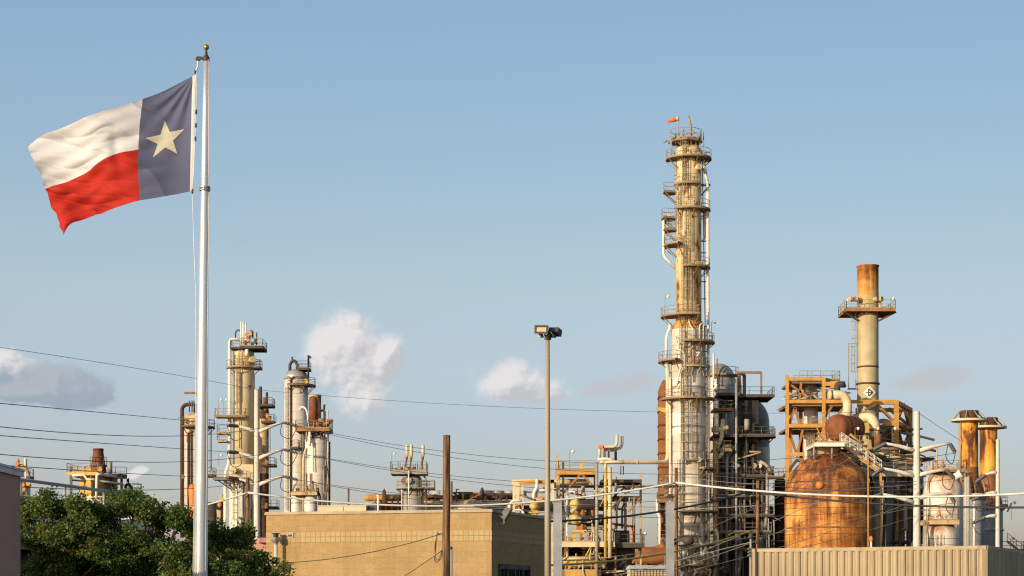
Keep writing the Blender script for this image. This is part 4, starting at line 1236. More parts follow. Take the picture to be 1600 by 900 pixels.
t.pipe([sp(1082,535,-2.6), sp(1082,512,-2.6), sp(1078,508,-2.6), sp(1076,499,-2)], 1*K, WH, .4); t.pipe([sp(1093,535,-2.4), sp(1093,508,-2.4), sp(1099,504,-2.0), sp(1099,535,-2)], 1.1*K, WH, .4)
mb = MB()
for py in (290, 328, 377, 395, 440, 467, 510, 560, 600, 650, 700, 760): mb.bar(sp(1094,py,0), sp(1107,py,0), .12)
mb.bar(sp(1094,289,-.2), sp(1110,289,-.2), .3); mb.bar(sp(1096,305,-.2), sp(1108,290,-.2), .18)
t.part('pipe_support', mb, M['rail_dark'])
rnd = random.Random(31)
for k in range(16):
    z_ = rnd.uniform(525, 625); x_ = rnd.uniform(1052, 1100); s_ = math.sqrt(max(.05, 1-((x_-1075)/27)**2))
    t.pipe([sp(x_,z_,-RL*s_-.1), sp(x_,z_,-RL*s_-.5), sp(x_+rnd.uniform(-5,5),z_,-RL*s_-.5), sp(x_+rnd.uniform(-5,5),z_+rnd.uniform(8,26),-RL*s_-.5)], rnd.uniform(.05,.11), M[rnd.choice(['rail','rail_light','white','orange_dark'])], .2)
for k in range(34):
    z_ = rnd.uniform(855, 900); x_ = rnd.uniform(1050, 1108)
    t.pipe([sp(x_,z_,-3), sp(x_+rnd.uniform(-8,8),z_,-3), sp(x_+rnd.uniform(-8,8),z_+rnd.uniform(6,20),-3)], rnd.uniform(.06,.2), M[rnd.choice(['rail','rail_light','white','orange_dark','yellow'])], .2)
for k in range(8): t.valve(sp(1058+rnd.uniform(0,45), rnd.choice([718,798,850,870,882]), -3), rnd.uniform(.22,.4), M[rnd.choice(['grey','rust','silver'])])
for k in range(5):                      # light scaffold standing against the white shell
    x_ = (1063,1071,1080,1090,1099)[k]
    s_ = -RL*math.sqrt(max(.1, 1-((x_-1075)/27)**2))-.5
    t.pipe([sp(x_,(770,640,790,720,830)[k],s_), sp(x_,(850,718,905,850,905)[k],s_)], .055, M['rail_light'])
for py in (650, 662, 676, 690, 704, 770, 784, 822, 836): t.pipe([sp(1064,py,-RL-.3), sp(1094,py,-RL-.3)], .045, M['rail_light'])
for px_, py_, dy_ in ((1039,495,-1),(1112,535,0)): t.lamp(sp(px_,py_,dy_), 2.6)
ws = T('windsock', 'orange windsock on a thin mast at the very top of the tallest column', 'windsock', 1060, 248.9, z=WZ(220,250.0))
ws.o.location.y = 248.4
mb = MB(); mb.tube([(0,0,0),(0,0,ws.z(183))], .05, 6); ws.part('mast', mb, M['rail'])
mb = MB(); a = ws.p(1058,187); b = ws.p(1042.5,191.5)
mb.tube([a, a.lerp(b,.4)+Vector((0,0,-.02)), b], [.3,.26,.19], 12); ws.part('sock', mb, M['sock'])
mb = MB(); mb.tube([a.lerp(b,-.02), a.lerp(b,.12)], [.315,.305], 12); ws.part('mouth_band', mb, M['white'])

# ---- rusted duct behind it
t = T('flue_duct', 'flat sided rusted duct standing behind the white lower half of the tallest column', 'duct', 1039, 262.0)
mb = MB(); x0, x1 = t.x(1030.5), t.x(1047); z1 = t.z(594); zc = t.z(608); xc = t.x(1036)
mb.add([(x0,0,0),(x1,0,0),(x1,0,z1),(xc,0,z1),(x0,0,zc),(x0,3,0),(x1,3,0),(x1,3,z1),(xc,3,z1),(x0,3,zc)], [(0,1,2,3,4),(9,8,7,6,5),(0,5,6,1),(1,6,7,2),(2,7,8,3),(3,8,9,4),(4,9,5,0)])
t.part('casing', mb, M['rust'])
mb = MB()
for py in range(620, 905, 22): mb.box(x0-.08, x1+.08, -.1, 3.1, t.z(py)-.09, t.z(py)+.09)
t.part('stiffener', mb, M['rust_dark'])
mb = MB(); mb.hexa([(x0-.2,-.6,t.z(642)),(x1,-.6,t.z(650)),(x1,-.1,t.z(650)),(x0-.2,-.1,t.z(642)),(x0-.5,-.6,t.z(637)),(x1,-.6,t.z(638)),(x1,-.1,t.z(638)),(x0-.5,-.1,t.z(637))]); t.part('bracket', mb, M['yellow'])
for py, w_ in ((755,20),(783,22),(842,16),(870,16)): t.deck(t.x(1047-w_), t.x(1047), -1.6, -.15, t.z(py), sides='fl')
for py in (820, 850, 868): 
    mb = MB(); mb.bar(t.p(1031,py,-.3), t.p(1045,py,-.3), .2); mb.bar(t.p(1033,py,-.3), t.p(1033,py+14,-.3), .16); mb.bar(t.p(1043,py,-.3), t.p(1043,py+14,-.3), .16); t.part('frame', mb, M['orange_dark'])
t.pipe([t.p(1027,780,-.8), t.p(1027,800,-.8), t.p(1031,806,-.8), t.p(1031,900,-.8)], .2, M['white'], .6)

# ================================================================ reactor block to its right
def steel_frame(t, xs, ys, zs, w, mat, braces=(), name='frame'):
    mb = MB()
    for x_ in xs:
        for y_ in ys: mb.bar((x_,y_,0), (x_,y_,zs[-1]), w)
    for z_ in zs:
        for y_ in ys: mb.bar((xs[0],y_,z_), (xs[-1],y_,z_), w*.8)
        for x_ in xs: mb.bar((x_,ys[0],z_), (x_,ys[-1],z_), w*.8)
    for a, b in braces: mb.bar(a, b, w*.55)
    return t.part(name, mb, mat)
t = T('separator_vessel', 'silver domed vessel peeping over a platform just behind the tallest column', 'vessel', 1124, 262.0)
K = t.k
t.shell([(25*K,0),(25*K,t.z(596))]+dome(25*K,t.z(596),28*K,9), M['silver'], n=36)
t.shell([(11*K,0),(11*K,t.z(632))]+dome(11*K,t.z(632),7*K), M['silver'], (t.x(1120),-25*K-2,0), 24, 'side_drum')
t.pipe([t.p(1115,606,-3), t.p(1115,552,-3)], 1.6*K, M['white']); t.pipe([t.p(1120.5,600,-3), t.p(1120.5,560,-3)], .9*K, M['orange_dark'])
t.ring_deck(t.z(588), 25*K, 31*K, -160, -10, M['deck'], M['rail'])
t = T('reactor_vessel', 'broad grey silver domed reactor wrapped in dark platforms', 'vessel', 1170, 266.0)
K = t.k
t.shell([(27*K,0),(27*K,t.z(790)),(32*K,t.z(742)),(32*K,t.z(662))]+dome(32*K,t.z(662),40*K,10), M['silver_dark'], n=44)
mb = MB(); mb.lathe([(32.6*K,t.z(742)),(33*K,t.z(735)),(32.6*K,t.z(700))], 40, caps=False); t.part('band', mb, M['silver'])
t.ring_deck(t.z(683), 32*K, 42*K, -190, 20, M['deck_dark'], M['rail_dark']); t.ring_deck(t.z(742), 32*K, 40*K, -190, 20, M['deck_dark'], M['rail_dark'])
t = T('reactor_structure', 'dark steel tower of platforms, braces and pipes around the grey reactor', 'structure', 1155, 256.0)
K = t.k
X0, XA, XB, X1 = t.x(1126), t.x(1155), t.x(1180), t.x(1199)
LV = [t.z(p_) for p_ in (862, 806, 746, 690, 628)]
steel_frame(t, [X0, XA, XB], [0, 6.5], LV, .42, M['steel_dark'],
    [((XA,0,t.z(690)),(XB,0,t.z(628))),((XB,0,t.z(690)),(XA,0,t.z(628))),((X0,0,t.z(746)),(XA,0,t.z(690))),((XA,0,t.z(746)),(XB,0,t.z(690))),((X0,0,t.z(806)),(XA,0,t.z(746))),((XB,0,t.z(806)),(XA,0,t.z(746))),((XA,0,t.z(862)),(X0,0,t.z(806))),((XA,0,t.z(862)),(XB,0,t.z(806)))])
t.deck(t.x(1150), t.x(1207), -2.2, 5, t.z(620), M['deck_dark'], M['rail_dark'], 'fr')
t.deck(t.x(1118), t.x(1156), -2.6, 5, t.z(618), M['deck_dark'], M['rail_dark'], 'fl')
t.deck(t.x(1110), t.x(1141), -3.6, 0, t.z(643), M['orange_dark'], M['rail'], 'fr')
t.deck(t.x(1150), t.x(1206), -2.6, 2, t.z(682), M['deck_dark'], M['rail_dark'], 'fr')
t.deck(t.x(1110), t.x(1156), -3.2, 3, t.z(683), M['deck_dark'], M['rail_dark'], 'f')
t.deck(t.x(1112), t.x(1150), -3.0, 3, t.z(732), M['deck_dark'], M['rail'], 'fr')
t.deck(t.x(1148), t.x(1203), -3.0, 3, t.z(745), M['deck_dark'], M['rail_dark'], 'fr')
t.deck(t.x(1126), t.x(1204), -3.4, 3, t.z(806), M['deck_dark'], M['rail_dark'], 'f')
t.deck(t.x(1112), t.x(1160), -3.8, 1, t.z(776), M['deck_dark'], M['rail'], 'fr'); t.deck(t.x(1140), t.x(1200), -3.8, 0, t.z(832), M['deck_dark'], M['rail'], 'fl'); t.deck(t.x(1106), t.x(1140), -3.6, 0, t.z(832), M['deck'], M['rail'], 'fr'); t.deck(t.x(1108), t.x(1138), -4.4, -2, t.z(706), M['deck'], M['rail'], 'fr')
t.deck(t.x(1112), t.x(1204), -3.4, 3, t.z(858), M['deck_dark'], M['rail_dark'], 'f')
mb = MB(); mb.bar(t.p(1155,620,-1.8), t.p(1155,581,-1.8), .45); mb.bar(t.p(1163,620,2.5), t.p(1163,586,2.5), .42); mb.bar(t.p(1189.5,620,-1.8), t.p(1189.5,582,-1.8), .25); mb.bar(t.p(1154,582,-1.8), t.p(1190,582,-1.8), .3); mb.bar(t.p(1155,582,-1.8), t.p(1163,586,2.5), .3)
t.part('lifting_frame', mb, M['deck'])
mb = MB()
for a, b in (((1171,626),(1171,690)),((1176,626),(1176,690)),((1182,626),(1182,690)),((1166,626),(1166,745))): mb.bar(t.p(*a,-1), t.p(*b,-1), .5)
t.part('strut', mb, M['steel_black'])
# ducts
t.pipe([t.p(1112,672,-4), t.p(1126,671,-4), t.p(1138,668,-4)], 4*K, M['tan_clean'], .8, n=12)
t.pipe([t.p(1130,655,-4), t.p(1128,674,-4), t.p(1128,684,-4), t.p(1119,702,-4), t.p(1119,740,-4)], 3.2*K, M['tan_clean'], 1.1, n=12)
t.pipe([t.p(1150,700,-2), t.p(1138,697,-3.4), t.p(1130,700,-3.8), t.p(1129,708,-4), t.p(1122,716,-4)], 3.1*K, M['tan_clean'], 1.0, n=12)
t.pipe([t.p(1167,655,-3), t.p(1167,672,-3)], 4*K, M['grey'], .3)
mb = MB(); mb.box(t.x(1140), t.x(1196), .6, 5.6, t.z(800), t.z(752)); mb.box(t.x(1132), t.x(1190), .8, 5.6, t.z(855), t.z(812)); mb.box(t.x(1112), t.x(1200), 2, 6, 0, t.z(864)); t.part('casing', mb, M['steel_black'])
mb = MB()
for x_, y_, w_, h_ in ((1163,775,14,16),(1182,788,9,18),(1150,838,12,12),(1140,888,26,14)): mb.box(t.x(x_-w_/2), t.x(x_+w_/2), -.2, .55, t.z(y_+h_/2), t.z(y_-h_/2))
t.part('panel', mb, M['silver_dark'])
rnd = random.Random(12)
for k in range(82):
    x_ = rnd.uniform(1110, 1205); y_ = rnd.uniform(640 if k % 4 == 0 else 690, 880); dy = rnd.uniform(-3, -.4); m_ = M[rnd.choice(['steel_dark','steel_dark','rail_dark','silver_dark','rail','rust_dark','grey','rail_light','rail_light'])]; r_ = rnd.choice([.07,.09,.12,.16,.22])
    if rnd.random() < .55: t.pipe([t.p(x_,y_,dy), t.p(x_,y_+rnd.uniform(30,90),dy), t.p(x_+rnd.uniform(-8,8),y_+rnd.uniform(90,110),dy)], r_, m_, .5)
    else: t.pipe([t.p(x_,y_,dy), t.p(x_+rnd.uniform(-40,30),y_+rnd.uniform(-2,4),dy), t.p(x_+rnd.uniform(-40,30),y_+rnd.uniform(8,22),dy)], r_, m_, .5)
for k in range(10): t.valve(t.p(rnd.uniform(1112,1200), rnd.choice([728,740,800,852,860]), -3), rnd.uniform(.2,.38), M[rnd.choice(['grey','steel_dark','white'])])
for x_, y_ in ((1135,838),(1160,862),(1147,776)): t.lamp(t.p(x_,y_+14,-3.2), 1.4)
t.pipe([t.p(1150.5,590,-3.4), t.p(1150.5,905,-3.4)], .16, M['grey_blue']); t.pipe([t.p(1136,700,-3.2), t.p(1136,880,-3.2)], .18, M['grey'])
# low rusted column between the frame and the drum
t = T('small_column', 'dark slim vessel squeezed between the reactor frame and the rusted drum', 'column', 1219, 262.0)
K = t.k
t.shell([(9*K,0),(9*K,t.z(752))]+dome(9*K,t.z(752),5*K), M['rust_dark'], n=24)
t.ring_deck(t.z(806), 9*K, 15*K, -200, 20, M['deck_dark'], M['rail_dark']); t.ring_deck(t.z(768), 9*K, 14*K, -200, 20, M['deck_dark'], M['rail_dark']); t.ring_deck(t.z(846), 9*K, 17*K, -200, 20, M['deck_dark'], M['rail_light'])
t.pipe([t.p(1204,790,-1), t.p(1207,890,-1)], .3, M['rust_dark']); t.pipe([t.p(1217,757,-1), t.p(1217,735,-1)], .06, M['rail'])
# walkway bridge
t = T('walkway_bridge', 'dark railed walkway with a short stair between the reactor frame and the orange frame', 'walkway', 1225, 253.0)
t.deck(t.x(1198), t.x(1224), -.7, .9, t.z(745), M['deck_dark'], M['rail'], 'fb')
mb = MB(); rb = MB()
for y_ in (-.7, .9):
    a, b = t.p(1224,746,y_), t.p(1246,718,y_); mb.bar(a, b, .1, .4)
for i in range(10): c = t.p(1224,746,.1).lerp(t.p(1246,718,.1), (i+.5)/10); mb.cbox(c, .35, 1.5, .06)
f_ = t.part('stair', mb, M['deck_dark'])
for y_ in (-.7, .9): rb = MB(); rail_mesh(rb, [t.p(1224,746,y_), t.p(1246,718,y_)]); t.part('railing', rb, M['rail'], f_)
t.deck(t.x(1246), t.x(1262), -.7, .9, t.z(718), M['deck'], M['rail'], 'fb')

# ================================================================ big rusted drum and what stands around it
t = T('rusted_drum', 'huge rust streaked drum with a rounded top behind the ribbed building', 'drum', 1293.5, 232.0)
K = t.k; r_ = 67*K
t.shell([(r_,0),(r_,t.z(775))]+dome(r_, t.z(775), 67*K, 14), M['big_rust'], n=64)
mb = MB()
for py in (826, 770): mb.lathe([(r_,-.1),(r_+.05,-.08),(r_+.05,.08),(r_,.1)], 64, (0,0,t.z(py)), caps=False)
t.part('seam_band', mb, M['rust'])
mb = MB(); mb.lathe([(16*K,t.z(712)),(16*K,t.z(700)),(17*K,t.z(699))], 28); t.part('nozzle', mb, M['tan_rusty'])
t.deck(t.x(1266), t.x(1312), -3.4, 3.4, t.z(695), M['white'], M['rail'], 'flb', th=.4)
for py, px_ in ((700,1272),(702,1300)): t.pipe([t.p(px_,696,-2.8), t.p(px_,718,-2.8)], .12, M['rail'])
rnd = random.Random(8)
for k in range(8): t.valve(t.p(1268+k*5.5, 692-rnd.random()*3, rnd.uniform(-2.6,1)), rnd.uniform(.2,.36), M[rnd.choice(['grey','rust','tan_clean','safety'])])
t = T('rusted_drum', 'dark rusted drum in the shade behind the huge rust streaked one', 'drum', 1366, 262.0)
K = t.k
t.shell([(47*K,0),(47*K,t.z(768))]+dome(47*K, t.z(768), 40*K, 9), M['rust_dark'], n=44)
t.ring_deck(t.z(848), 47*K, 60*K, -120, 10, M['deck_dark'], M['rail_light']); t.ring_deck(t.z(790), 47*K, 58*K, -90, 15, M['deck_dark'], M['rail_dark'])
t.lamp(t.p(1404,846,-8), 1.6)
t = T('support_frame', 'grey steel legs and hanging pipes seen beside the shaded drum', 'frame', 1420, 240.0)
mb = MB()
for a, b in (((1419,740),(1419,900)),((1426,750),(1426,905)),((1432,790),(1446,848)),((1440,742),(1440,850))): mb.bar(t.p(*a), t.p(*b), .4)
mb.bar(t.p(1412,808), t.p(1446,806), .4); mb.bar(t.p(1400,742), t.p(1446,742), .5)
t.part('frame', mb, M['steel_dark'])
t.deck(t.x(1398), t.x(1450), -1, 3, t.z(846), M['deck_dark'], M['rail_dark'], 'f')
t.pipe([t.p(1404,742,-.5), t.p(1404,768,-.5)], .35, M['tan_clean'], 1); t.pipe([t.p(1438,858,-2), t.p(1430,846,-2), t.p(1427,858,-2), t.p(1427,905,-2)], .45, M['tan_clean'], 1.2)
t.pipe([t.p(1413,742,-.4), t.p(1415,830,-.4)], .28, M['tan_clean'])
for k in range(9): t.pipe([t.p(1400+k*5,746,-.6), t.p(1400+k*5+rnd.uniform(-5,5),746+rnd.uniform(12,50),-.6)], .14, M[rnd.choice(['steel_dark','rail','rust_dark','grey'])])
for k in range(5): t.valve(t.p(1402+k*9,758+rnd.uniform(-4,18),-1), .4, M[rnd.choice(['grey','silver','steel_dark'])])

# ---- orange steel frame around the white column
t = T('orange_structure', 'orange steel frame with two decks around the short white column', 'structure', 1270, 248.0)
K = t.k; OM = M['orange']
xa, xb, xc = t.x(1230,-3.5), t.x(1287,-3.5), t.x(1320,4.5)
ya, yb = -3.5, 4.5
zs = [t.z(p_) for p_ in (713, 668, 632, 597)]
mb = MB()
for x_, y_, zt_ in ((xa,ya,zs[3]+.5),(xb,ya,zs[3]+.2),(xa+1.6,yb,zs[3]),(xc,yb,zs[2])): mb.bar((x_,y_,0),(x_,y_,zt_), .4)
t.part('post', mb, OM)
mb = MB()
for z_ in (zs[3], zs[2]): mb.bar((xa,ya,z_),(xb if z_ == zs[3] else t.x(1340),ya,z_), .34, .42); mb.bar((xa+1.6,yb,z_),(xc,yb,z_), .4); mb.bar((xa,ya,z_),(xa+1.6,yb,z_), .4); mb.bar((xb,ya,z_),(xc,yb,z_), .4)
mb.bar((xa,ya,zs[0]),(t.x(1250),ya,zs[0]), .45); mb.bar((xa,ya,zs[1]-.1),(t.x(1290),ya,zs[1]-.1), .45)
mb.bar(t.p(1287,600,ya), t.p(1306,600,ya), .5); mb.bar(t.p(1303,596,ya), t.p(1303,607,ya), .9)
t.part('beam', mb, OM)
mb = MB()
for a, b in (((1233,664),(1242,637)),((1242,637),(1250,664)),((1233,672),(1244,708)),((1246,708),(1254,672)),((1233,600),(1262,620)),((1287,655),(1300,634)),((1320,634),(1304,655)),((1248,632),(1252,597))): mb.bar(t.p(*a,ya+.3), t.p(*b,ya+.3), .28)
mb.bar(t.p(1252,672,yb), t.p(1252,860,yb), .45); mb.bar(t.p(1251,716,yb), t.p(1251,636,yb), .45)
t.part('brace', mb, M['orange_dark'])
t.deck(xa, t.x(1320), ya+.3, yb, zs[2]-.26, M['deck'], M['rail'], 'f'); t.deck(xa, t.x(1286), ya+.3, yb, zs[1]-.3, M['deck'], M['rail_light'], 'f')
t.deck(xa+.4, xb, ya+.25, yb, zs[3]-.26, M['deck'], M['rail'], '')
t.deck(t.x(1249), t.x(1313), 0, yb+1, zs[3]+.35, M['deck'], M['rail'], 'fbr')
for px_ in (1262,1282,1300): t.pipe([t.p(px_,590,1), t.p(px_,578,1)], .04, M['rail'])
rnd = random.Random(5)
for k in range(30):
    a = t.p(rnd.uniform(1236,1316), rnd.uniform(606,628), rnd.uniform(-2,2)); t.pipe([a, a+Vector((rnd.uniform(-2,2),0,0)), a+Vector((rnd.uniform(-2,2),0,rnd.uniform(-1.5,0)))], rnd.uniform(.06,.16), M[rnd.choice(['rail_light','grey','tan_clean','rail'])], .2)
for k in range(10):
    a = t.p(rnd.uniform(1268,1300), rnd.uniform(645,690), rnd.uniform(-3.6,-2)); t.pipe([a, a+Vector((rnd.uniform(-1,1),0,0)), a+Vector((rnd.uniform(-1,1),0,rnd.uniform(-3,-1)))], rnd.uniform(.06,.14), M[rnd.choice(['rail_light','yellow','tan_clean','orange'])], .2)
t.ladder(-60, 1.4, t.z(668), t.z(634), M['rail_light'], True, (t.x(1278),-1.5))
mb = MB(); mb.box(t.x(1276), t.x(1287), -3.6, -3.0, t.z(668), t.z(662)); t.part('gate', mb, M['yellow'])
t = T('surge_column', 'short white column standing inside the orange steel frame', 'column', 1267, 248.8)
K = t.k
t.shell([(11*K,0),(11*K,t.z(614)),(9*K,t.z(608)),(9*K,t.z(602))]+dome(9*K,t.z(602),3*K), M['jacket'], n=28)
mb = MB()
for py in (612, 622): mb.lathe([(11.4*K,-.2),(11.9*K,0),(11.4*K,.2)], 24, (0,0,t.z(py)), caps=False)
t.part('band', mb, M['silver'])
# ---- second frame
t = T('orange_structure', 'open orange portal frame behind the thick white bent duct', 'structure', 1370, 250.0)
xf0, xf1, xb1 = t.x(1340,-2), t.x(1400.5,-2), t.x(1422,8)
zt = t.z(628); zbk = t.z(637, 8)
mb = MB()
mb.bar((xf1,-2,0),(xf1,-2,zt), .55); mb.bar((xb1,8,0),(xb1,8,zt), .55); mb.bar((t.x(1340,8),8,0),(t.x(1340,8),8,zt), .5); t.part('post', mb, M['orange'])
mb = MB()
mb.bar((xf0,-2,zt-.25),(xf1+.25,-2,zt-.25), .5, .6); mb.bar((xf1,-2,zt-.25),(xb1,8,zt-.25), .5); mb.bar((t.x(1345,8),8,zt-.25),(xb1,8,zt-.25), .5); mb.bar((xf1,-2,t.z(663)),(xb1,8,t.z(663)), .55); mb.bar((t.x(1376),-2,t.z(664)),(xf1,-2,t.z(664)), .6); mb.bar((xf1,-2,t.z(698)),(xb1,8,t.z(698)), .5)
t.part('beam', mb, M['orange'])
mb = MB()
for a, b in ((Vector((xf1,-2,t.z(663))), Vector(((xf1+xb1)/2,3,zt))), (Vector((xb1,8,t.z(663))), Vector(((xf1+xb1)/2,3,zt))), (Vector((xf1,-2,t.z(665))), Vector(((xf1+xb1)/2,3,t.z(698)))), (Vector((xb1,8,t.z(665))), Vector(((xf1+xb1)/2,3,t.z(698)))), (t.p(1370,632,-2), t.p(1400,662,-2)), (t.p(1388,638,7), t.p(1419,664,7))): mb.bar(a, b, .36)
t.part('brace', mb, M['orange_dark'])
mb = MB(); mb.bar(t.p(1352,640,-2.6), t.p(1368,632,-2.6), .3); mb.bar(t.p(1342,655,-2.6), t.p(1366,676,-2.6), .5); mb.bar(t.p(1338,668,-2.6), t.p(1372,668,-2.6), 1.0, 1.4); t.part('duct_support', mb, M['yellow'])

rnd = random.Random(66)
for k in range(34):
    dy = rnd.uniform(0, 7); a = t.p(rnd.uniform(1348,1424), rnd.uniform(664,738), dy); m_ = M[rnd.choice(['steel_dark','tan_clean','rail','rail_light','grey','rust_dark','orange_dark'])]
    if k % 2: t.pipe([a, a-Vector((0,0,rnd.uniform(1.5,4))), a-Vector((rnd.uniform(-1.2,1.2),0,rnd.uniform(4.1,4.6)))], rnd.choice([.08,.12,.2]), m_, .4)
    else: t.pipe([a, a+Vector((rnd.uniform(-4,4),0,0)), a+Vector((rnd.uniform(-4,4),0,rnd.uniform(-2,-.5)))], rnd.choice([.07,.1,.16]), m_, .3)
t.deck(t.x(1400), t.x(1424), 0, 5, t.z(704), M['deck_dark'], M['rail_dark'], 'fr')
# ---- tall stack
t = T('exhaust_stack', 'tall tan chimney stack with an orange scorched top and a square platform', 'stack', 1356, 251.0)
K = t.k; r_ = 16.6*K
t.shell([(r_*1.05,0),(r_*1.02,t.z(640)),(r_,t.z(600)),(r_*.99,t.z(432))], M['stack_tan'], n=40)
mb = MB(); mb.lathe([(r_*.99+.015,t.z(474)),(r_*.99+.015,t.z(418)),(r_*1.06,t.z(417)),(r_*1.06,t.z(415.4)),(r_*.93,t.z(415.2)),(r_*.9,t.z(430))], 40, caps=False); t.part('scorched_top', mb, M['stack_head'])
mb = MB()
for py, e in ((600,.16),(574,.02)): mb.lathe([(r_,-.12),(r_+e,-.1),(r_+e,.1),(r_,.12)], 36, (0,0,t.z(py)), caps=False)
t.part('ring_flange', mb, M['steel_dark'])
t.deck(t.x(1317), t.x(1394), -2.4, 3.8, t.z(486), M['orange_dark'], M['rail'], 'fblr', th=.3)
mb = MB()
for sx in (-1, 1): mb.bar((sx*3.4,-1.5,t.z(490)), (sx*1.2,-.6,t.z(503)), .2)
t.part('knee_brace', mb, M['deck_dark'])
for px_ in (1334,1342,1366,1371): t.manhole(t.p(px_,468,-1.2), ((px_-1356)/16,-.8,0), .35, M['tan_rusty'], .7, 'sample_port')
t.pipe([t.p(1372,485,0), t.p(1371.5,456,0)], .12, M['rail']); t.pipe([t.p(1375,484,-1), t.p(1375,467,-1)], .2, M['tan_clean'])
t.lamp(t.p(1320,484,-2.5), 1.2); t.lamp(t.p(1391,484,-2.5), 1.4)
t.ladder(180, r_, t.z(607), t.z(488), M['rail_light'])
mb = MB(); mb.box(-r_-1.2, -r_-.05, -.5, .5, t.z(607)-.1, t.z(607)); mb.bar((-r_-1.2,-.5,t.z(607)), (-r_-1.2,-.5,t.z(537)), .1); mb.bar((-r_-1.2,-.5,t.z(537)), (-r_,-.5,t.z(537)), .08); t.part('landing', mb, M['rail'])
# painted mark on the stack: pale diamond with a dark arrow head
def on_shell(px, py, out): 
    x_ = t.x(px); return Vector((x_, -math.sqrt(max(.01, (r_*1.0+out)**2-x_*x_)), t.z(py)))
def decal(poly, out, name, mat, par=None, rows=8):
    mb = MB(); ys = [p_[1] for p_ in poly]; y0, y1 = min(ys), max(ys)
    def span(y):
        xs = []
        for i in range(len(poly)):
            a, b = poly[i], poly[(i+1) % len(poly)]
            if a[1] != b[1] and min(a[1],b[1]) <= y <= max(a[1],b[1]): xs.append(a[0]+(b[0]-a[0])*(y-a[1])/(b[1]-a[1]))
        return (min(xs), max(xs)) if xs else (poly[0][0], poly[0][0])
    vs, fs = [], []
    for j in range(rows+1):
        y = y0+(y1-y0)*(j/rows); s0, s1 = span(min(max(y,y0+1e-4),y1-1e-4))
        for i in range(7): vs.append(tuple(on_shell(s0+(s1-s0)*i/6, y, out)))
    for j in range(rows):
        for i in range(6): fs.append((j*7+i, (j+1)*7+i, (j+1)*7+i+1, j*7+i+1))
    mb.add(vs, fs); return t.part(name, mb, mat, par)
dm = decal([(1356,605),(1366,615),(1356,625),(1346,615)], .10, 'painted_diamond', M['white'])
for poly in ([(1353,609.5),(1354.6,609.5),(1354.6,621),(1353,621)], [(1353,609.5),(1355,609),(1361.5,615),(1359.5,615.6)], [(1359.5,614.6),(1361.5,615.2),(1355,621.5),(1353,621)], [(1349,614.7),(1361,614.7),(1361,616),(1349,616)]): decal(poly, .12, 'arrow_mark', M['steel_black'], dm, 4)

# ---- rusted boiler, bent ducts
t = T('rusted_boiler', 'red brown rusted horizontal boiler beside the bent tan ducts', 'boiler', 1316, 240.0)
K = t.k; r_ = 20.5*K; ax = Vector((.72,.69,0))
c0 = t.p(1314,669,-1.5)
mb = MB(); mb.lathe([(.05,-.85),(r_*.5,-.74),(r_*.82,-.45),(r_*.96,-.18),(r_,0),(r_,3.6)]+[(r_*math.cos(PI/2*i/5)+.01, 3.6+.9*math.sin(PI/2*i/5)) for i in range(1,6)], 36, c0-ax*1.0, ax); t.part('shell', mb, M['red_rust'])
mb = MB()
for o_ in (.9, 3.2): mb.lathe([(r_,-.12),(r_+.06,-.1),(r_+.06,.1),(r_,.12)], 36, c0-ax*1.0+ax*o_, ax, caps=False)
t.part('band', mb, M['rust_dark'])
mb = MB()
for o_ in (.6, 2.6): q = c0-ax+ax*o_; mb.cbox((q.x,q.y,t.z(694)), .5, 2.6, 1.6, math.atan2(ax.y,ax.x))
mb.box(t.x(1300), t.x(1345), -2.5, 4, t.z(704), t.z(698)); t.part('saddle', mb, M['tan_rusty'])
mb = MB(); mb.box(t.x(1302), t.x(1342), -1, 3, 0, t.z(704)); t.part('pedestal', mb, M['rust_dark'])
t.pipe([t.p(1294,617,1.5), t.p(1318,617,1.5), t.p(1325,630,1.5), t.p(1323,652,1.0)], 7.2*K, M['tan_clean'], 1.8, name='bent_duct', n=20)
mb = MB()
for px_, py_, dv in ((1298,617,(1,0,0)),(1324,644,(0,0,1))): mb.lathe([(7.9*K,-.12),(8.1*K,0),(7.9*K,.12)], 20, t.p(px_,py_,1.4), dv)
t.part('duct_flange', mb, M['tan_rusty'])
t.pipe([t.p(1308,618,1.8), t.p(1308,600,1.8), t.p(1320,601,1.8)], 5*K, M['steel_dark'], .6, n=14)
t = T('bent_duct', 'thick pale elbow duct dropping in front of the foot of the tan stack', 'duct', 1360, 243.0)
K = t.k
t.pipe([t.p(1334,655,0), t.p(1360,651,-1), t.p(1367,662,-1.4), t.p(1366.5,684,-1.4)], 8*K, M['tan_clean'], 1.6, name='elbow', n=22)
mb = MB(); mb.lathe([(7*K,t.z(700)),(8.3*K,t.z(692)),(8.3*K,t.z(684)),(7.6*K,t.z(680))], 24, (t.x(1366.5),-1.4,0)); t.part('collar', mb, M['rust'])
mb = MB(); mb.lathe([(6.5*K,0),(6.5*K,t.z(698))], 24, (t.x(1366.5),-1.4,0)); t.part('riser', mb, M['tan_clean'])
mb = MB()
for q, dv in ((t.p(1340,654,-.2),(1,0,.1)),(t.p(1366.5,672,-1.4),(0,0,1))): mb.lathe([(8.2*K,-.15),(8.6*K,0),(8.2*K,.15)], 22, q, dv)
t.part('duct_flange', mb, M['rust'])
t = T('brown_vessel', 'dull brown domed vessel behind the foot of the tan stack', 'vessel', 1380, 258.0)
K = t.k; t.shell([(16*K,0),(16*K,t.z(668))]+dome(16*K,t.z(668),14*K), M['grey'], n=28)
t.pipe([t.p(1389,700,-2), t.p(1389,672,-2)], 4.2*K, M['steel_dark'], n=12)
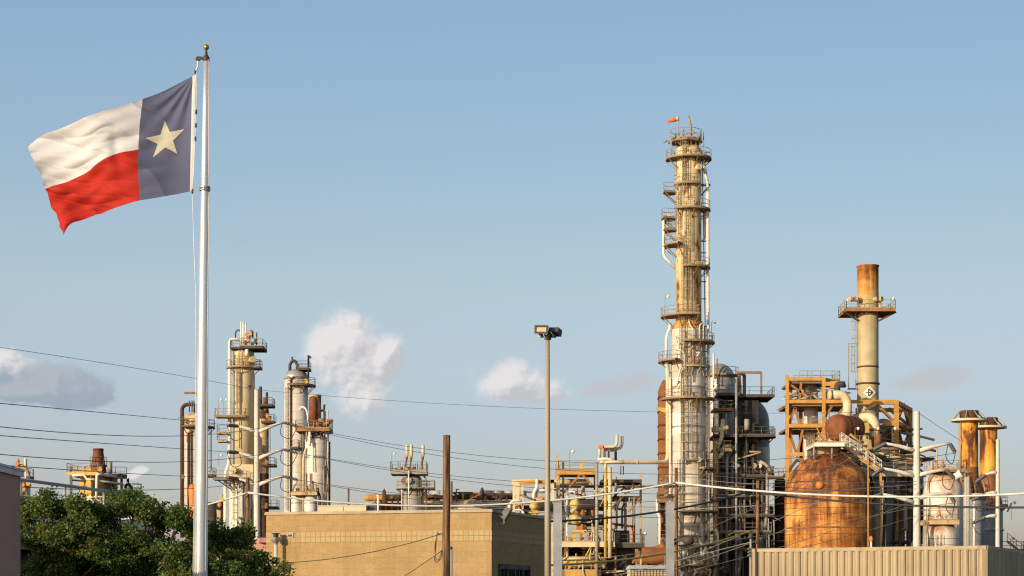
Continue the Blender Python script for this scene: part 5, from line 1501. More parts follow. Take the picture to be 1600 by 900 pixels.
# ---- platforms and the slanting stair above the drum
t = T('service_platform', 'long railed service platform beside the rusted boiler with tanks on it', 'platform', 1385, 236.0)
K = t.k
t.deck(t.x(1336), t.x(1426), -1, 3, t.z(738), M['rail_light'], M['rail_light'], 'f', th=.5)
t.deck(t.x(1360), t.x(1405), 1, 5, t.z(714), M['deck'], M['rail_light'], 'fr'); t.deck(t.x(1326), t.x(1360), 1, 5, t.z(694), M['deck_dark'], M['rail_light'], 'fb')
t.deck(t.x(1396), t.x(1428), 2, 6, t.z(722), M['deck_dark'], M['rail_dark'], 'fr')
mb = MB()
for px_ in (1342,1362,1384,1410,1424): mb.bar(t.p(px_,740,2.8), Vector((t.x(px_),2.8,0)), .35)
for px_ in (1364,1402): mb.bar(t.p(px_,715,4.6), Vector((t.x(px_),4.6,0)), .35)
t.part('leg', mb, M['steel_dark'])
for x_, y0_, y1_, r_ in ((1374,700,713,10),(1390,704,713,9)): 
    mb = MB(); mb.lathe([(r_*K,t.z(y1_)),(r_*K,t.z(y0_+3)),(r_*.8*K,t.z(y0_))], 22, (t.x(x_),3,0)); t.part('drum', mb, M['tan_rusty'])
rnd = random.Random(77)
for k in range(46):
    a = t.p(rnd.uniform(1332,1426), rnd.uniform(700,736), rnd.uniform(-.6,2)); t.pipe([a, a+Vector((rnd.uniform(-3,3),0,0)), a+Vector((rnd.uniform(-3,3),0,rnd.uniform(-1.6,.6)))], rnd.uniform(.06,.16), M[rnd.choice(['rail_light','rail_light','tan_clean','rust','steel_dark'])], .25)
for px_ in (1336,1367,1394): t.lamp(t.p(px_,698,.5), 2.2)
t = T('slanting_stair', 'long slanting stair with pale handrails coming down from the boiler platform', 'stair', 1345, 233.0)
a, b = t.p(1314,693,-1), t.p(1376,737,-1)
mb = MB()
for y_ in (-.5, .6): mb.bar(a+Vector((0,y_,0)), b+Vector((0,y_,0)), .12, .42)
t.part('stringer', mb, M['tan_rusty'])
mb = MB()
for i in range(20): q = a.lerp(b, (i+.5)/20); mb.cbox((q.x,q.y+.05,q.z), .3, 1.0, .05)
t.part('tread', mb, M['deck'])
mb = MB()
for y_ in (-.5, .6): rail_mesh(mb, [a+Vector((0,y_,.1)), b+Vector((0,y_,.1))], 1.2, .07, 1.2)
t.part('handrail', mb, M['pole_white'])
mb = MB(); mb.bar(t.p(1318,708,-1.4), t.p(1350,738,-1.4), .2); mb.bar(t.p(1318,708,-1.4), t.p(1312,706,-1.4), .2); mb.bar(t.p(1328,678,.6), t.p(1366,714,.6), .24); mb.bar(b, Vector((b.x,b.y,0)), .25); mb.bar(a, Vector((a.x,a.y+2,t.z(712))), .2); t.part('brace', mb, M['orange'])

# ---- white tanks
t = T('domed_tank', 'tall white tank whose rounded top is stained orange', 'tank', 1474, 226.0)
K = t.k; r_ = 30.5*K
t.shell([(r_,0),(r_,t.z(768))]+dome(r_, t.z(768), 31*K, 12), M['stained'], n=48)
for sx in (1458, 1480): t.pipe([t.p(sx,738,-1), t.p(sx-9 if sx < 1470 else sx+10,746,-r_*.55), t.p(sx-11 if sx < 1470 else sx+14,775,-r_*.85), t.p(sx-11 if sx < 1470 else sx+14,856,-r_*.86)], 1.3*K, M['stained'], 1.5)
t.deck(t.x(1450), t.x(1503), -2.5, 2.5, t.z(736), M['deck'], M['rail'], 'flr')
for k in range(7): t.valve(t.p(1454+k*7,733,-1.5+rnd.uniform(-.5,.5)), rnd.uniform(.25,.45), M[rnd.choice(['orange','safety','grey','tan_rusty'])])
mb = MB(); mb.lathe([(.3,0),(.2,.3),(.05,.9)], 10, t.p(1473,729,-1.6)); t.part('vent_cap', mb, M['safety'])
t.pipe([t.p(1464,736,0), t.p(1464,696,0)], 1.2*K, M['tan_rusty']); t.pipe([t.p(1457,735,-2), t.p(1456,722,-2), t.p(1460,718,-2), t.p(1464,724,-2), t.p(1464,735,-2)], 1.4*K, M['tan_rusty'], .5)
t.manhole(t.p(1494,744,-2), (.8,-.6,.5), .55, M['white'], .8)
t = T('domed_tank', 'smaller stained white tank with a railed platform on its rounded top', 'tank', 1470.5, 218.0)
K = t.k; r_ = 27.5*K
t.shell([(r_,0),(r_,t.z(838))]+dome(r_, t.z(838), 24*K, 10), M['stained'], n=44)
mb = MB()
for py in (842, 852, 862): mb.lathe([(r_,-.03),(r_+.05,0),(r_,.03)], 44, (0,0,t.z(py)), caps=False)
t.part('band', mb, M['rust'])
t.deck(t.x(1444), t.x(1492), -2.2, 2.2, t.z(814), M['tan_rusty'], M['rail'], 'fblr', th=.4, h=1.3)
for k in range(6): t.valve(t.p(1450+k*7,810,-.8), rnd.uniform(.25,.4), M[rnd.choice(['grey','tan_rusty','silver'])])
mb = MB(); mb.lathe([(.2,0),(.18,.3),(.07,1.0),(.08,1.2)], 10, t.p(1467.5,806,-1)); t.part('relief_stack', mb, M['safety'])
t.ladder(-110, r_, t.z(880), t.z(836), M['rail'])
for k in range(4): t.pipe([t.p(1443+k*2.4,815,-2.2), t.p(1442+k*2.4,900,-3)], .06, M['rail'])
t.pipe([t.p(1447,815,-2), t.p(1452,845,-2.3), t.p(1452,880,-2.5)], .1, M['rust'], .5)
# ---- twin stacks
def twin(label, px, D_, ptop, pring, pcone, pbase, r_, rc, body, seed):
    t = T('scorched_stack', label, 'stack', px, D_, 'pair of scorched stacks with ring platforms'); K = t.k
    mb = MB(); mb.lathe([(r_*K,t.z(pcone)),(r_*K,t.z(pring))], 32, caps=False); t.part('barrel', mb, M['scorched'])
    mb = MB(); mb.lathe([(r_*K+.02,t.z(pring)),(r_*1.02*K,t.z(pring-5)),(r_*1.06*K,t.z(ptop)),(r_*.95*K,t.z(ptop)),(r_*.9*K,t.z(pring))], 32, caps=False); t.part('burnt_cap', mb, M['rust_dark'])
    mb = MB(); mb.lathe([(rc*K,t.z(pbase)),(rc*.98*K,t.z(pbase-4)),(rc*.62*K,t.z(pcone+14)),(r_*1.02*K,t.z(pcone))], 32, caps=False); t.part('cone', mb, M['rust'])
    mb = MB(); zr_ = t.z(pring); mb.lathe([(r_*K,-.2),(28*K,-.13),(28*K,.13),(r_*K,.05)], 36, (0,0,zr_), smooth=False, caps=False); rg = t.part('ring_platform', mb, M['tan_clean'])
    for a in range(20, 380, 45):
        mb = MB(); ca, sa = math.cos(R(a)), math.sin(R(a)); mb.bar((27*K*ca,27*K*sa,zr_+.2), (r_*1.06*K*ca, r_*1.06*K*sa, t.z(ptop+1)), .12); t.part('stay', mb, M['rail'])
    t.shell([(body*K,0),(body*K,t.z(pbase+4)),(rc*K,t.z(pbase))], M['grey_blue'], n=32, name='base_casing')
    mb = MB()
    for py in (pbase+8, pbase+40): mb.lathe([(body*K,-.15),(body*K+.15,-.12),(body*K+.15,.12),(body*K,.15)], 32, (0,0,t.z(py)), caps=False)
    t.part('band', mb, M['silver'])
    t.ring_deck(t.z(pbase+2), body*K, (body+8)*K, -110, 20, M['deck'], M['rail'])
    return t
t = twin('front scorched orange stack, dark capped, beside the domed tank', 1514, 244.0, 642, 657, 730, 772, 14, 24, 24, 1)
K = t.k
t.ladder(195, 14*K, t.z(780), t.z(660), M['rail_light'], False)
t.pipe([t.p(1511,905,-5), t.p(1511,745,-5)], 4*K, M['pole_white'], n=14); t.pipe([t.p(1522,905,-5), t.p(1522,778,-5)], 1.8*K, M['white'])
t.pipe([t.p(1508,905,-5.6), t.p(1508,720,-5.6)], .5*K, M['rail_light'])
t.pipe([t.p(1516,780,-4.6), t.p(1520,772,-4.6), t.p(1540,772,-4.6)], 1.5*K, M['tan_clean'], .5)
for k in range(5): t.pipe([t.p(1500+k*9,735+k*4,-3), t.p(1504+k*9,772,-4)], .1, M[rnd.choice(['rust_dark','rail'])])
t = twin('rear scorched orange stack, slightly lower, beside the slim white pole', 1544.5, 256.0, 653, 668, 742, 788, 13.5, 21, 22, 2)
K = t.k
t.deck(t.x(1556), t.x(1600), -3, 1, t.z(860), M['deck'], M['rail'], 'fr')
mb = MB()
for y_ in (-3, -1.8): mb.bar(t.p(1574,846,y_), t.p(1600,866,y_), .1, .3)
for k in range(9): q = t.p(1574,846,-2.4).lerp(t.p(1600,866,-2.4), (k+.5)/9); mb.cbox(q, .3, 1.25, .06)
s_ = t.part('stair', mb, M['rail'])
for y_ in (-3, -1.8): rb = MB(); rail_mesh(rb, [t.p(1574,846,y_), t.p(1600,866,y_)]); t.part('railing', rb, M['rail'], s_)
for px_, py_ in ((1581,800),(1579,856)): t.lamp(t.p(px_,py_+12,-2), 2.2)
t.pipe([t.p(1574,800,-2), t.p(1580,786,-2)], .1, M['rail']); t.pipe([t.p(1534,905,-5), t.p(1534,780,-5)], .35, M['rust'])
# ================================================================ pipe structure with yellow drums
t = T('exchanger_structure', 'tan pipe structure with yellow ended drums and several decks', 'structure', 935, 226.0)
K = t.k; TC = M['tan_clean']; Yb = 7.0
XL, XR = t.x(864), t.x(958)
# decks
t.deck(t.x(869), t.x(932), -.5, 5, t.z(735), M['orange'], M['rail'], 'fb', th=.45)
t.deck(t.x(940), t.x(1003), 0, 6, t.z(749), M['deck_dark'], M['rail_dark'], '', th=.3)
t.deck(t.x(958), t.x(1003), 0, 5, t.z(775), M['deck_dark'], M['rail_dark'], '', th=.35)
t.deck(t.x(862), t.x(959), -2.5, 5, t.z(848), M['tan_clean'], M['rail_light'], 'f', th=.5)
t.deck(t.x(959), t.x(1006), -1.5, 5, t.z(850), M['deck_dark'], M['rail_dark'], 'fr', th=.4)
t.deck(t.x(862), t.x(938), -2.2, 5, t.z(892), M['orange'], M['rail_light'], 'f', th=.6)
mb = MB()
for px_, top_, dy, w in ((872,712,0,.42),(880,722,.6,.25),(872,740,5,.35),(945,715,4,.4),(1001,742,5.5,.28),(977,776,1,.35),(990,776,3,.35),(1001,776,.2,.22),(930,735,5,.35),(988,850,4,.5),(962,745,.3,.3)): mb.bar(Vector((t.x(px_,dy),dy,0)) if top_ != 742 else t.p(px_,776,dy), t.p(px_,top_,dy), w)
t.part('post', mb, M['tan_rusty'])
mb = MB()
for a, b in (((876,775),(908,740)),((926,758),(908,740)),((955,795),(972,778)),((982,800),(1000,778)),((940,878),(958,854)),((988,880),(1002,853)),((880,850),(870,870))): mb.bar(t.p(*a,-.2), t.p(*b,-.2), .22)
for py_, x0_, x1_ in ((760,866,945),(782,866,935),(802,866,932),(870,864,945)): mb.bar(t.p(x0_,py_,4.6), t.p(x1_,py_,4.6), .35)
t.part('brace', mb, M['orange_dark'])
# pairs of drums
ax = Vector((.80,.60,0))
for py_, r_ in ((788,8.6),(811,8.6)):
    c = t.p(898,py_,-1.5); mb = MB(); mb.lathe([(.05,-.5),(r_*K*.7,-.42),(r_*K*.96,-.2),(r_*K,0),(r_*K,.5)], 26, c, (.35,-.94,0) if False else -ax*-1)
    d_ = t.part('drum', mb, M['yellow']); mb = MB(); mb.lathe([(r_*K,.5),(r_*K*1.03,.52),(r_*K*1.03,4.4),(r_*K*.8,4.8)], 26, c, ax); t.part('drum_jacket', mb, M['steel_dark'], d_)
    mb = MB(); mb.cbox(c+ax*2.4-Vector((0,0,r_*K+.35)), .4, 1.2, .8, .64); mb.cbox(c+ax*.9-Vector((0,0,r_*K+.35)), .4, 1.2, .8, .64); t.part('saddle', mb, M['orange_dark'], d_)
# big horizontal pipe and its drop
t.pipe([t.p(800,754,3), t.p(855,753,2.5), t.p(920,753,2)], 4.6*K, TC, .5, n=16)
mb = MB(); mb.lathe([(3.2*K,t.z(790)),(3.2*K,t.z(775)),(4.4*K,t.z(774)),(4.4*K,t.z(771)),(3*K,t.z(770)),(3*K,t.z(758))], 18, (t.x(912),1.6,0)); t.part('drop_leg', mb, M['tan_rusty'])
t.pipe([t.p(887,768,-.8), t.p(897,767,-.8), t.p(900,772,-.8), t.p(900,780,-.8)], 2.4*K, M['white'], .5, n=12)
t.pipe([t.p(886,770,-.8), t.p(886,900,-.8)], 1.4*K, M['white']); t.pipe([t.p(882,780,-.6), t.p(882,905,-.6)], 1.2*K, M['white'])
for px_, top_, r_, m_ in ((932.5,722,2.4,'grey'),(946,726,2.3,'yellow'),(953,730,3.1,'tan_clean')):
    t.pipe([t.p(px_,top_,-2.6), t.p(px_,872 if px_ > 940 else 905,-2.6)], r_*K, M[m_], n=14, flanges=True)
t.pipe([t.p(946,733,-2.6), t.p(946,723,-2.6), t.p(952,721.5,-3.2), t.p(975,722,-3.6)], 2.6*K, TC, .7, n=14)
t.pipe([t.p(934,717,-1.2), t.p(950,717,-1.2), t.p(958,719,-1.2)], 2.2*K, M['white'], .4, n=12)
t.pipe([t.p(937,716,-1.2), t.p(937,702,-1.2), t.p(939,698.5,-1.2), t.p(960,698,-1.2), t.p(964,694,-1.2), t.p(964,679,-1.2)], 2.3*K, TC, .8, n=12)
t.pipe([t.p(945,714,-.6), t.p(945,704,-.6), t.p(950,701,-.6), t.p(968,701,-.6), t.p(972,696,-.6), t.p(972,681,-.6)], 2.2*K, TC, .8, n=12)
mb = MB(); mb.cbox(t.p(938.5,698.5,-1.3), .5, .5, .4); mb.cbox(t.p(946,702,-.7), .4, .4, .35); t.part('valve_actuator', mb, M['safety'])
t.pipe([t.p(951,716,0), t.p(951,704,0)], 1.6*K, M['grey']); mb = MB(); mb.bar(t.p(962,722,1), t.p(962,704,1), .3); mb.bar(t.p(953,704,1), t.p(964,704,1), .25); mb.bar(t.p(970,742,2), t.p(970,728,2), .12); mb.bar(t.p(974,742,2), t.p(974,728,2), .12); t.part('valve_frame', mb, M['steel_dark'])
for px_ in (963.5,972): t.pipe([t.p(px_+4,783,-.5), t.p(px_+2,790,-.5), t.p(px_,794,-.5), t.p(px_,826,-.5)], 1.6*K, M['steel_dark'], .4)
t.pipe([t.p(985,760,0), t.p(970,760,0), t.p(961,762,0), t.p(960,775,0)], 2.2*K, TC, .5, n=12)
mb = MB(); mb.box(t.x(960), t.x(984), -.5, 3, t.z(849), t.z(829)); 
for i in range(6): mb.box(t.x(960), t.x(984), -.56, -.5, t.z(846-i*3), t.z(845-i*3))
t.part('control_cabinet', mb, M['steel_black'])
t.pipe([t.p(955,818,-1), t.p(975,821,-1), t.p(990,823,-1)], 2*K, M['rust_dark'], .3); t.pipe([t.p(985,824,-1.2), t.p(988,832,-1.2), t.p(988,850,-1.2)], 1.5*K, M['safety'], .3)
mb = MB(); mb.box(t.x(892), t.x(899), -2, 0, t.z(848), t.z(833)); mb.box(t.x(906), t.x(912), -2, 0, t.z(848), t.z(830)); mb.box(t.x(894), t.x(916), -1.8, 0, t.z(832), t.z(829)); t.part('pump_frame', mb, M['yellow'])
mb = MB(); mb.box(t.x(906), t.x(911), -.56, -.5, t.z(733), t.z(722)); t.part('panel', mb, M['yellow'])
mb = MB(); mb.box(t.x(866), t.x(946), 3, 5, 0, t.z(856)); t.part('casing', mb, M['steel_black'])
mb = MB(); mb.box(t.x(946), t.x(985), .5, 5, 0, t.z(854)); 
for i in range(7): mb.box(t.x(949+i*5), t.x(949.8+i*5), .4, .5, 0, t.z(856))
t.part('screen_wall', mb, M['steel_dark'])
t.pipe([t.p(864,873,-1.5), t.p(935,872,-1.5)], 2.4*K, TC, n=14); 
mb = MB(); mb.lathe([(.2,-2.6),(.6,-2.2),(.7,-1),(.7,2.4),(.5,3)], 20, t.p(908,878,-.5), (1,0,0)); t.part('condenser', mb, M['yellow'])
rnd = random.Random(41)
CH = ['tan_clean','tan_clean','yellow','orange','orange_dark','rail_light','rust','white']
for k in range(64):
    x_ = rnd.uniform(866, 945); y_ = rnd.choice([rnd.uniform(756,800), rnd.uniform(815,846), rnd.uniform(852,900), rnd.uniform(852,900)]); dy = rnd.uniform(-2.4, 2.5); r_ = rnd.choice([.06,.08,.1,.14,.2])
    a = t.p(x_,y_,dy)
    if rnd.random() < .5: t.pipe([a, a-Vector((0,0,rnd.uniform(.8,2.6))), a-Vector((rnd.uniform(-1,1),0,rnd.uniform(2.7,3.2)))], r_, M[rnd.choice(CH)], .3)
    else: t.pipe([a, a+Vector((rnd.uniform(-3,3),0,0)), a+Vector((rnd.uniform(-3,3),0,rnd.uniform(-1.2,.8)))], r_, M[rnd.choice(CH)], .3)
for k in range(20):
    a = t.p(rnd.uniform(944,1000), rnd.choice([rnd.uniform(752,772), rnd.uniform(860,900)]), rnd.uniform(-.4,2)); t.pipe([a, a+Vector((rnd.uniform(-1.5,1.5),0,0)), a+Vector((rnd.uniform(-1.5,1.5),0,rnd.uniform(-1.6,-.6)))], rnd.choice([.07,.1,.14]), M[rnd.choice(['rail','yellow','steel_dark','tan_clean'])], .3)
for k in range(18): t.valve(t.p(rnd.uniform(868,944), rnd.choice([843,840,812,770,885]), -2), rnd.uniform(.18,.34), M[rnd.choice(['orange','rust','grey','yellow','safety'])])
t.lamp(t.p(890,735,-.3), 2.2); t.lamp(t.p(1003,850,-1), 1.2)
t.ladder(-90, .3, t.z(850), t.z(778), M['rail_light'], True, (t.x(986),-.6))
# ---- its smaller neighbour behind the block building
t = T('exchanger_structure', 'small orange beamed pipe frame with one yellow drum behind the tan building', 'structure', 830, 224.0)
K = t.k
mb = MB()
for px_, top_, dy, w in ((803,752,0,.3),(808.5,752,0,.45),(816,757,4,.3),(838,750,0,.3),(863,748,0,.4)): mb.bar(Vector((t.x(px_,dy),dy,0)), t.p(px_,top_,dy), w)
t.part('post', mb, M['tan_clean'])
mb = MB(); mb.bar(t.p(806,754,0), t.p(866,752,0), .4); mb.bar(t.p(811,756,4), t.p(866,755,4), .35); t.part('beam', mb, M['orange'])
t.pipe([t.p(839,749,-.6), t.p(839,762,-.6), t.p(834,770,-.6), t.p(834,782,-.6)], 2.5*K, M['white'], .8, n=12); t.pipe([t.p(836,768,-.3), t.p(843,766,-.3), t.p(858,766,-.3)], 2.3*K, M['white'], .5, n=12)
c = t.p(835,790,-2); mb = MB(); mb.lathe([(.05,-.5),(5*K,-.45),(6.8*K,-.2),(7.2*K,0),(7.2*K,.4)], 24, c, ax); d_ = t.part('drum', mb, M['yellow']); mb = MB(); mb.lathe([(7.2*K,.4),(7.4*K,.42),(7.4*K,3.6),(6*K,4)], 24, c, ax); t.part('drum_jacket', mb, M['steel_dark'], d_)
mb = MB(); mb.box(t.x(831), t.x(838), -2, -1, 0, t.z(797)); mb.box(t.x(826), t.x(843), -2.2, -.6, t.z(803), t.z(800)); t.part('saddle', mb, M['yellow'])
t.pipe([t.p(796,795,-1), t.p(797,786,-1), t.p(803,782,-1), t.p(816,782,-1)], 2.2*K, M['white'], .7, n=12); t.pipe([t.p(797,798,-1.4), t.p(814,797,-1.4), t.p(818,800,-1.4), t.p(818,900,-1.4)], 1.6*K, M['white'], .6)
rnd = random.Random(9)
for k in range(14):
    a = t.p(rnd.uniform(805,862), rnd.uniform(765,802), rnd.uniform(-1,2)); t.pipe([a, a+Vector((rnd.uniform(-2,2),0,0)), a+Vector((rnd.uniform(-2,2),0,rnd.uniform(-2,.4)))], rnd.choice([.06,.09,.13]), M[rnd.choice(['orange','rust','tan_clean','rail','white'])], .3)
mb = MB(); mb.box(t.x(800), t.x(866), 2, 5, 0, t.z(804)); t.part('casing', mb, M['rust_dark'])
t = T('rusted_drum', 'low horizontal rusted drum lying between the pipe structure and the tallest column', 'drum', 1020, 250.0)
mb = MB(); mb.lathe([(.3,-2.6),(1.0,-2.2),(1.2,-1.6),(1.2,1.6),(1.0,2.2),(.3,2.6)], 24, t.p(1022,869), (1,0,0)); t.part('shell', mb, M['rust'])
mb = MB()
for px_ in (1008,1034): mb.box(t.x(px_-3), t.x(px_+3), -.8, .8, 0, t.z(878))
t.part('saddle', mb, M['rust_dark'])
t.pipe([t.p(1012,862), t.p(1030,858), t.p(1040,850)], .5, M['orange_dark'], .5)
t = T('site_hut', 'low hut with a pale roof between the pipe structure and the grey post', 'hut', 1010, 215.0)
mb = MB(); mb.box(t.x(984), t.x(1046), 0, 5, 0, t.z(889)); t.part('wall', mb, M['tan_clean'])
mb = MB(); mb.hexa([(t.x(982),-.5,t.z(889)),(t.x(1048),-.5,t.z(889)),(t.x(1048),5.5,t.z(889)),(t.x(982),5.5,t.z(889)),(t.x(985),1,t.z(883)),(t.x(1044),1,t.z(883)),(t.x(1044),5.5,t.z(883)),(t.x(985),5.5,t.z(883))]); t.part('roof', mb, M['coping'])
mb = MB()
for i in range(12): mb.box(t.x(985+i*5), t.x(986+i*5), -.05, -.005, 0, t.z(890))
for i in range(3): mb.box(t.x(985), t.x(1045), -.06, -.055, t.z(899-i*3), t.z(898-i*3))
t.part('slat', mb, M['deck_dark'])

# ================================================================ grey vessel with relief valves
t = T('relief_vessel', 'stubby grey domed vessel with three silencers standing on its top platform', 'vessel', 646, 285.0)
K = t.k
t.shell([(16*K,0),(16*K,t.z(766)),(13.5*K,t.z(764)),(13.5*K,t.z(751))]+dome(13.5*K,t.z(751),10*K), M['grey'], n=32)
t.ring_deck(t.z(764), 13.5*K, 27*K, -190, 10, M['deck_dark'], M['rail']); t.deck(t.x(658), t.x(680), -2, 1, t.z(763), M['deck_dark'], M['rail'], 'fbr')
t.deck(t.x(611), t.x(668), -2.6, 2.6, t.z(737), M['grey'], M['rail'], 'fblr', th=.45, h=1.3)
for px_, b_, m_ in ((636.5,712,'safety'),(643.5,711,'orange'),(661.5,711,'manhole_red')):
    mb = MB(); mb.lathe([(.4*K,t.z(716)),(1.9*K,t.z(714)),(2.4*K,t.z(711)),(2.4*K,t.z(697)),(1.6*K,t.z(695.5))], 14, (t.x(px_),-1,0)); s_ = t.part('silencer', mb, M['tan_clean'])
    mb = MB(); mb.lathe([(.1,-.45),(.2,-.36),(.2,.36),(.1,.45)], 10, t.p(px_-1.8,713,-1)); t.part('valve_body', mb, M[m_], s_)
    t.pipe([t.p(px_,714,-1), t.p(px_-2,722,-1), t.p(px_-2,735,-1)], .13, M['steel_dark'], .3)
for k in range(12): t.pipe([t.p(622+k*3.4,737,-1.5), t.p(622+k*3.4,722+(k*7)%9,-1.5)], .07, M['rail'])
rnd = random.Random(3)
for k in range(9): t.valve(t.p(rnd.uniform(616,664),733,-1.6), rnd.uniform(.2,.36), M[rnd.choice(['grey','steel_dark','rust'])])
t.manhole(t.p(637,752,-.6), (-.5,-1,0), .55, M['rust'], 1.0); t.manhole(t.p(640,751,-1.2), (-.2,-1,0), .45, M['silver_dark'], .6)
t.pipe([t.p(638.5,735,-2.9), t.p(638.5,800,-2.9)], .1, M['white']); t.ladder(-120, 14*K, t.z(765), t.z(737)); t.ladder(-60, 16*K, t.z(800), t.z(765))
t.pipe([t.p(660,742,-1), t.p(666,748,-1), t.p(666,800,-1)], .12, M['rail'], .5); t.pipe([t.p(628,765,-2), t.p(628,805,-2)], .1, M['tan_clean'])
mb = MB(); 
for a in range(3): mb.bar(t.p(666+a*5,776,-1.5), t.p(660+a*3,768,-1.5), .15)
t.part('brace', mb, M['steel_dark']); t.lamp(t.p(612,724,-2), 1.4)

# ================================================================ rusted cooler bank and orange drums
t = T('pipe_rack', 'long rusted pipe rack running behind the roof of the tan building', 'pipe rack', 735, 300.0)
K = t.k
mb = MB()
for px_ in range(664, 820, 16):
    for dy in (0, 5): mb.bar((t.x(px_,dy),dy,0), t.p(px_,772,dy), .35)
t.part('post', mb, M['rust_dark'])
mb = MB(); mb.box(t.x(662), t.x(812), 0, 5, t.z(778), t.z(774)); mb.box(t.x(674), t.x(812), .5, 5, t.z(786), t.z(783)); mb.box(t.x(716), t.x(800), 1, 5, t.z(777), t.z(770)); t.part('deck', mb, M['rust_dark'])
rnd = random.Random(19)
for k in range(46):
    a = t.p(rnd.uniform(662,808), rnd.uniform(769,796), rnd.uniform(-1,1.5)); m_ = M[rnd.choice(['rust','rust','rust_dark','orange_dark','tan_rusty','steel_dark','white'])]
    if rnd.random() < .6: t.pipe([a, a+Vector((rnd.uniform(-4,4),0,0)), a+Vector((rnd.uniform(-4,4),0,-rnd.uniform(.4,1.8)))], rnd.choice([.08,.12,.18,.25]), m_, .3)
    else: t.pipe([a, a-Vector((0,0,rnd.uniform(1,2.5)))], rnd.choice([.1,.16,.3]), m_)
for k in range(6): t.pipe([t.p(660,784+k*2.6,-.8-k*.3), t.p(812,783+k*2.8,-.8-k*.3)], rnd.choice([.1,.16]), M[rnd.choice(['tan_rusty','rust','white','rust_dark'])])
mb = MB(); mb.box(t.x(650), t.x(830), 3, 6, 0, t.z(788)); t.part('backing', mb, M['rust_dark'])
mb = MB(); mb.lathe([(2.6*K,t.z(782)),(2.6*K,t.z(766)),(1.6*K,t.z(763.5)),(.3*K,t.z(762))], 14, (t.x(753.5),-1.2,0)); t.part('vent_stack', mb, M['steel_black'])
mb = MB(); mb.bar(t.p(713,785,-1), t.p(713,764,-1), .18); mb.bar(t.p(713,764.5,-1), t.p(718,764.5,-1), .14); t.part('lamp_post', mb, M['steel_dark'])
for k, (px_, w_) in enumerate(((683,12),(692,11),(762,13),(776,12),(798,11),(812,11))):
    t = T('cooling_fan', ['grey fan shroud showing past the thick wooden pole','grey fan shroud next to the lamp post on the rack','wide grey fan shroud just beyond the dark vent','grey fan shroud midway along the rusted rack','grey fan shroud next to the small orange frame','grey fan shroud seen through the small orange frame'][k], 'fan', px_, 303.0, 'fan shrouds along the rusted rack', z=WZ(774.5,303.0))
    mb = MB(); mb.lathe([(w_*t.k*1.0,0),(w_*t.k*.96,t.z(768)),(w_*t.k*.98,t.z(767)),(w_*t.k*.92,t.z(767))], 30, smooth=False); t.part('shroud', mb, M['grey_blue'])
t = T('orange_drum_bank', 'orange horizontal drums with an upright orange pot beside the grey vessel', 'drums', 603, 292.0)
K = t.k
mb = MB(); mb.lathe([(.1,-2.2),(5*K,-1.9),(5.4*K,-1.4),(5.4*K,3),(5*K,3.4)], 20, t.p(591,778), (1,0,.0)); t.part('drum', mb, M['orange'])
mb = MB(); mb.lathe([(4.6*K,-1),(4.6*K,3),(3*K,3.6)], 20, t.p(614,777,.3), (1,0,0)); t.part('drum', mb, M['orange'])
mb = MB(); mb.lathe([(4*K,t.z(790)),(3.4*K,t.z(782)),(3*K,t.z(770)),(2.8*K,t.z(768)),(1.4*K,t.z(766)),(.4*K,t.z(764))], 18, (t.x(601),-1,0)); t.part('upright_pot', mb, M['orange'])
mb = MB(); mb.lathe([(3.4*K,-.5),(3.4*K,0),(2.4*K,.5)], 16, t.p(612,777,-.6), (0,-1,0)); t.part('end_cap', mb, M['tan_clean'])
mb = MB(); mb.box(t.x(592), t.x(640), 1.5, 4, t.z(780), t.z(772)); t.part('housing', mb, M['steel_dark'])
mb = MB(); mb.box(t.x(583), t.x(642), -1, 3, 0, t.z(786)); t.part('base', mb, M['rust_dark'])
for k in range(6): t.pipe([t.p(586+k*9,781,-1), t.p(586+k*9,800,-1)], .16, M['orange_dark'])

# ================================================================ tan column beside the flagpole
t = T('tan_column', 'tan column on a white jacketed base with three white vents on top', 'column', 380.5, 292.0)
K = t.k
t.shell([(16.7*K,t.z(728)),(16.7*K,t.z(553))]+dome(16.7*K,t.z(553),8*K), M['tan_clean'], n=36, label='tan upper shell')
t.shell([(18.6*K,0),(18.6*K,t.z(729)),(16.6*K,t.z(727.5))], M['jacket'], (t.x(377),0,0), 36, label='white jacketed base')
mb = MB(); mb.lathe([(16.8*K,t.z(574)),(16.8*K,t.z(556))], 36, caps=False); t.part('rusty_band', mb, M['tan_rusty'])
t.pipe([t.p(378,531,-.5), t.p(362,530,-.5), t.p(358.8,534,-.5), t.p(358.8,690,-.5), t.p(358,726,-.5), t.p(352,738,-.5), t.p(352,812,-.5), t.p(347,822,-.5)], 2.8*K, M['white'], 1.0, n=12, flanges=True)
t.pipe([t.p(364.5,545,-1.2), t.p(364.5,728,-1.2)], .9*K, M['grey']); t.pipe([t.p(397.5,585,-.2), t.p(397.5,728,-.2)], .9*K, M['white'])
t.pipe([t.p(374,580,-1.9), t.p(374,700,-1.9)], .7*K, M['rail'])
t.deck(t.x(378), t.x(414), -2.6, 2.6, t.z(544), M['deck_dark'], M['rail'], 'fbr', th=.3); t.deck(t.x(362), t.x(378), -2, 1.5, t.z(545), M['deck_dark'], M['rail'], 'fl')
t.ring_deck(t.z(575), 16.7*K, 27*K, -180, 10, M['deck'], M['rail']); t.deck(t.x(396), t.x(409), -2, 1, t.z(575), M['deck_dark'], M['rail'], 'fbr')
t.deck(t.x(340), t.x(388), -2.9, -.5, t.z(652), M['deck'], M['rail'], 'flr'); t.deck(t.x(341), t.x(356), -1.6, .6, t.z(689), M['tan_rusty'], M['rail'], 'fl'); t.deck(t.x(341), t.x(356), -1.6, .6, t.z(677), M['tan_rusty'], M['rail'], 'fl')
t.deck(t.x(337), t.x(390), -3, -.5, t.z(749), M['deck'], M['rail'], 'flr')
mb = MB(); 
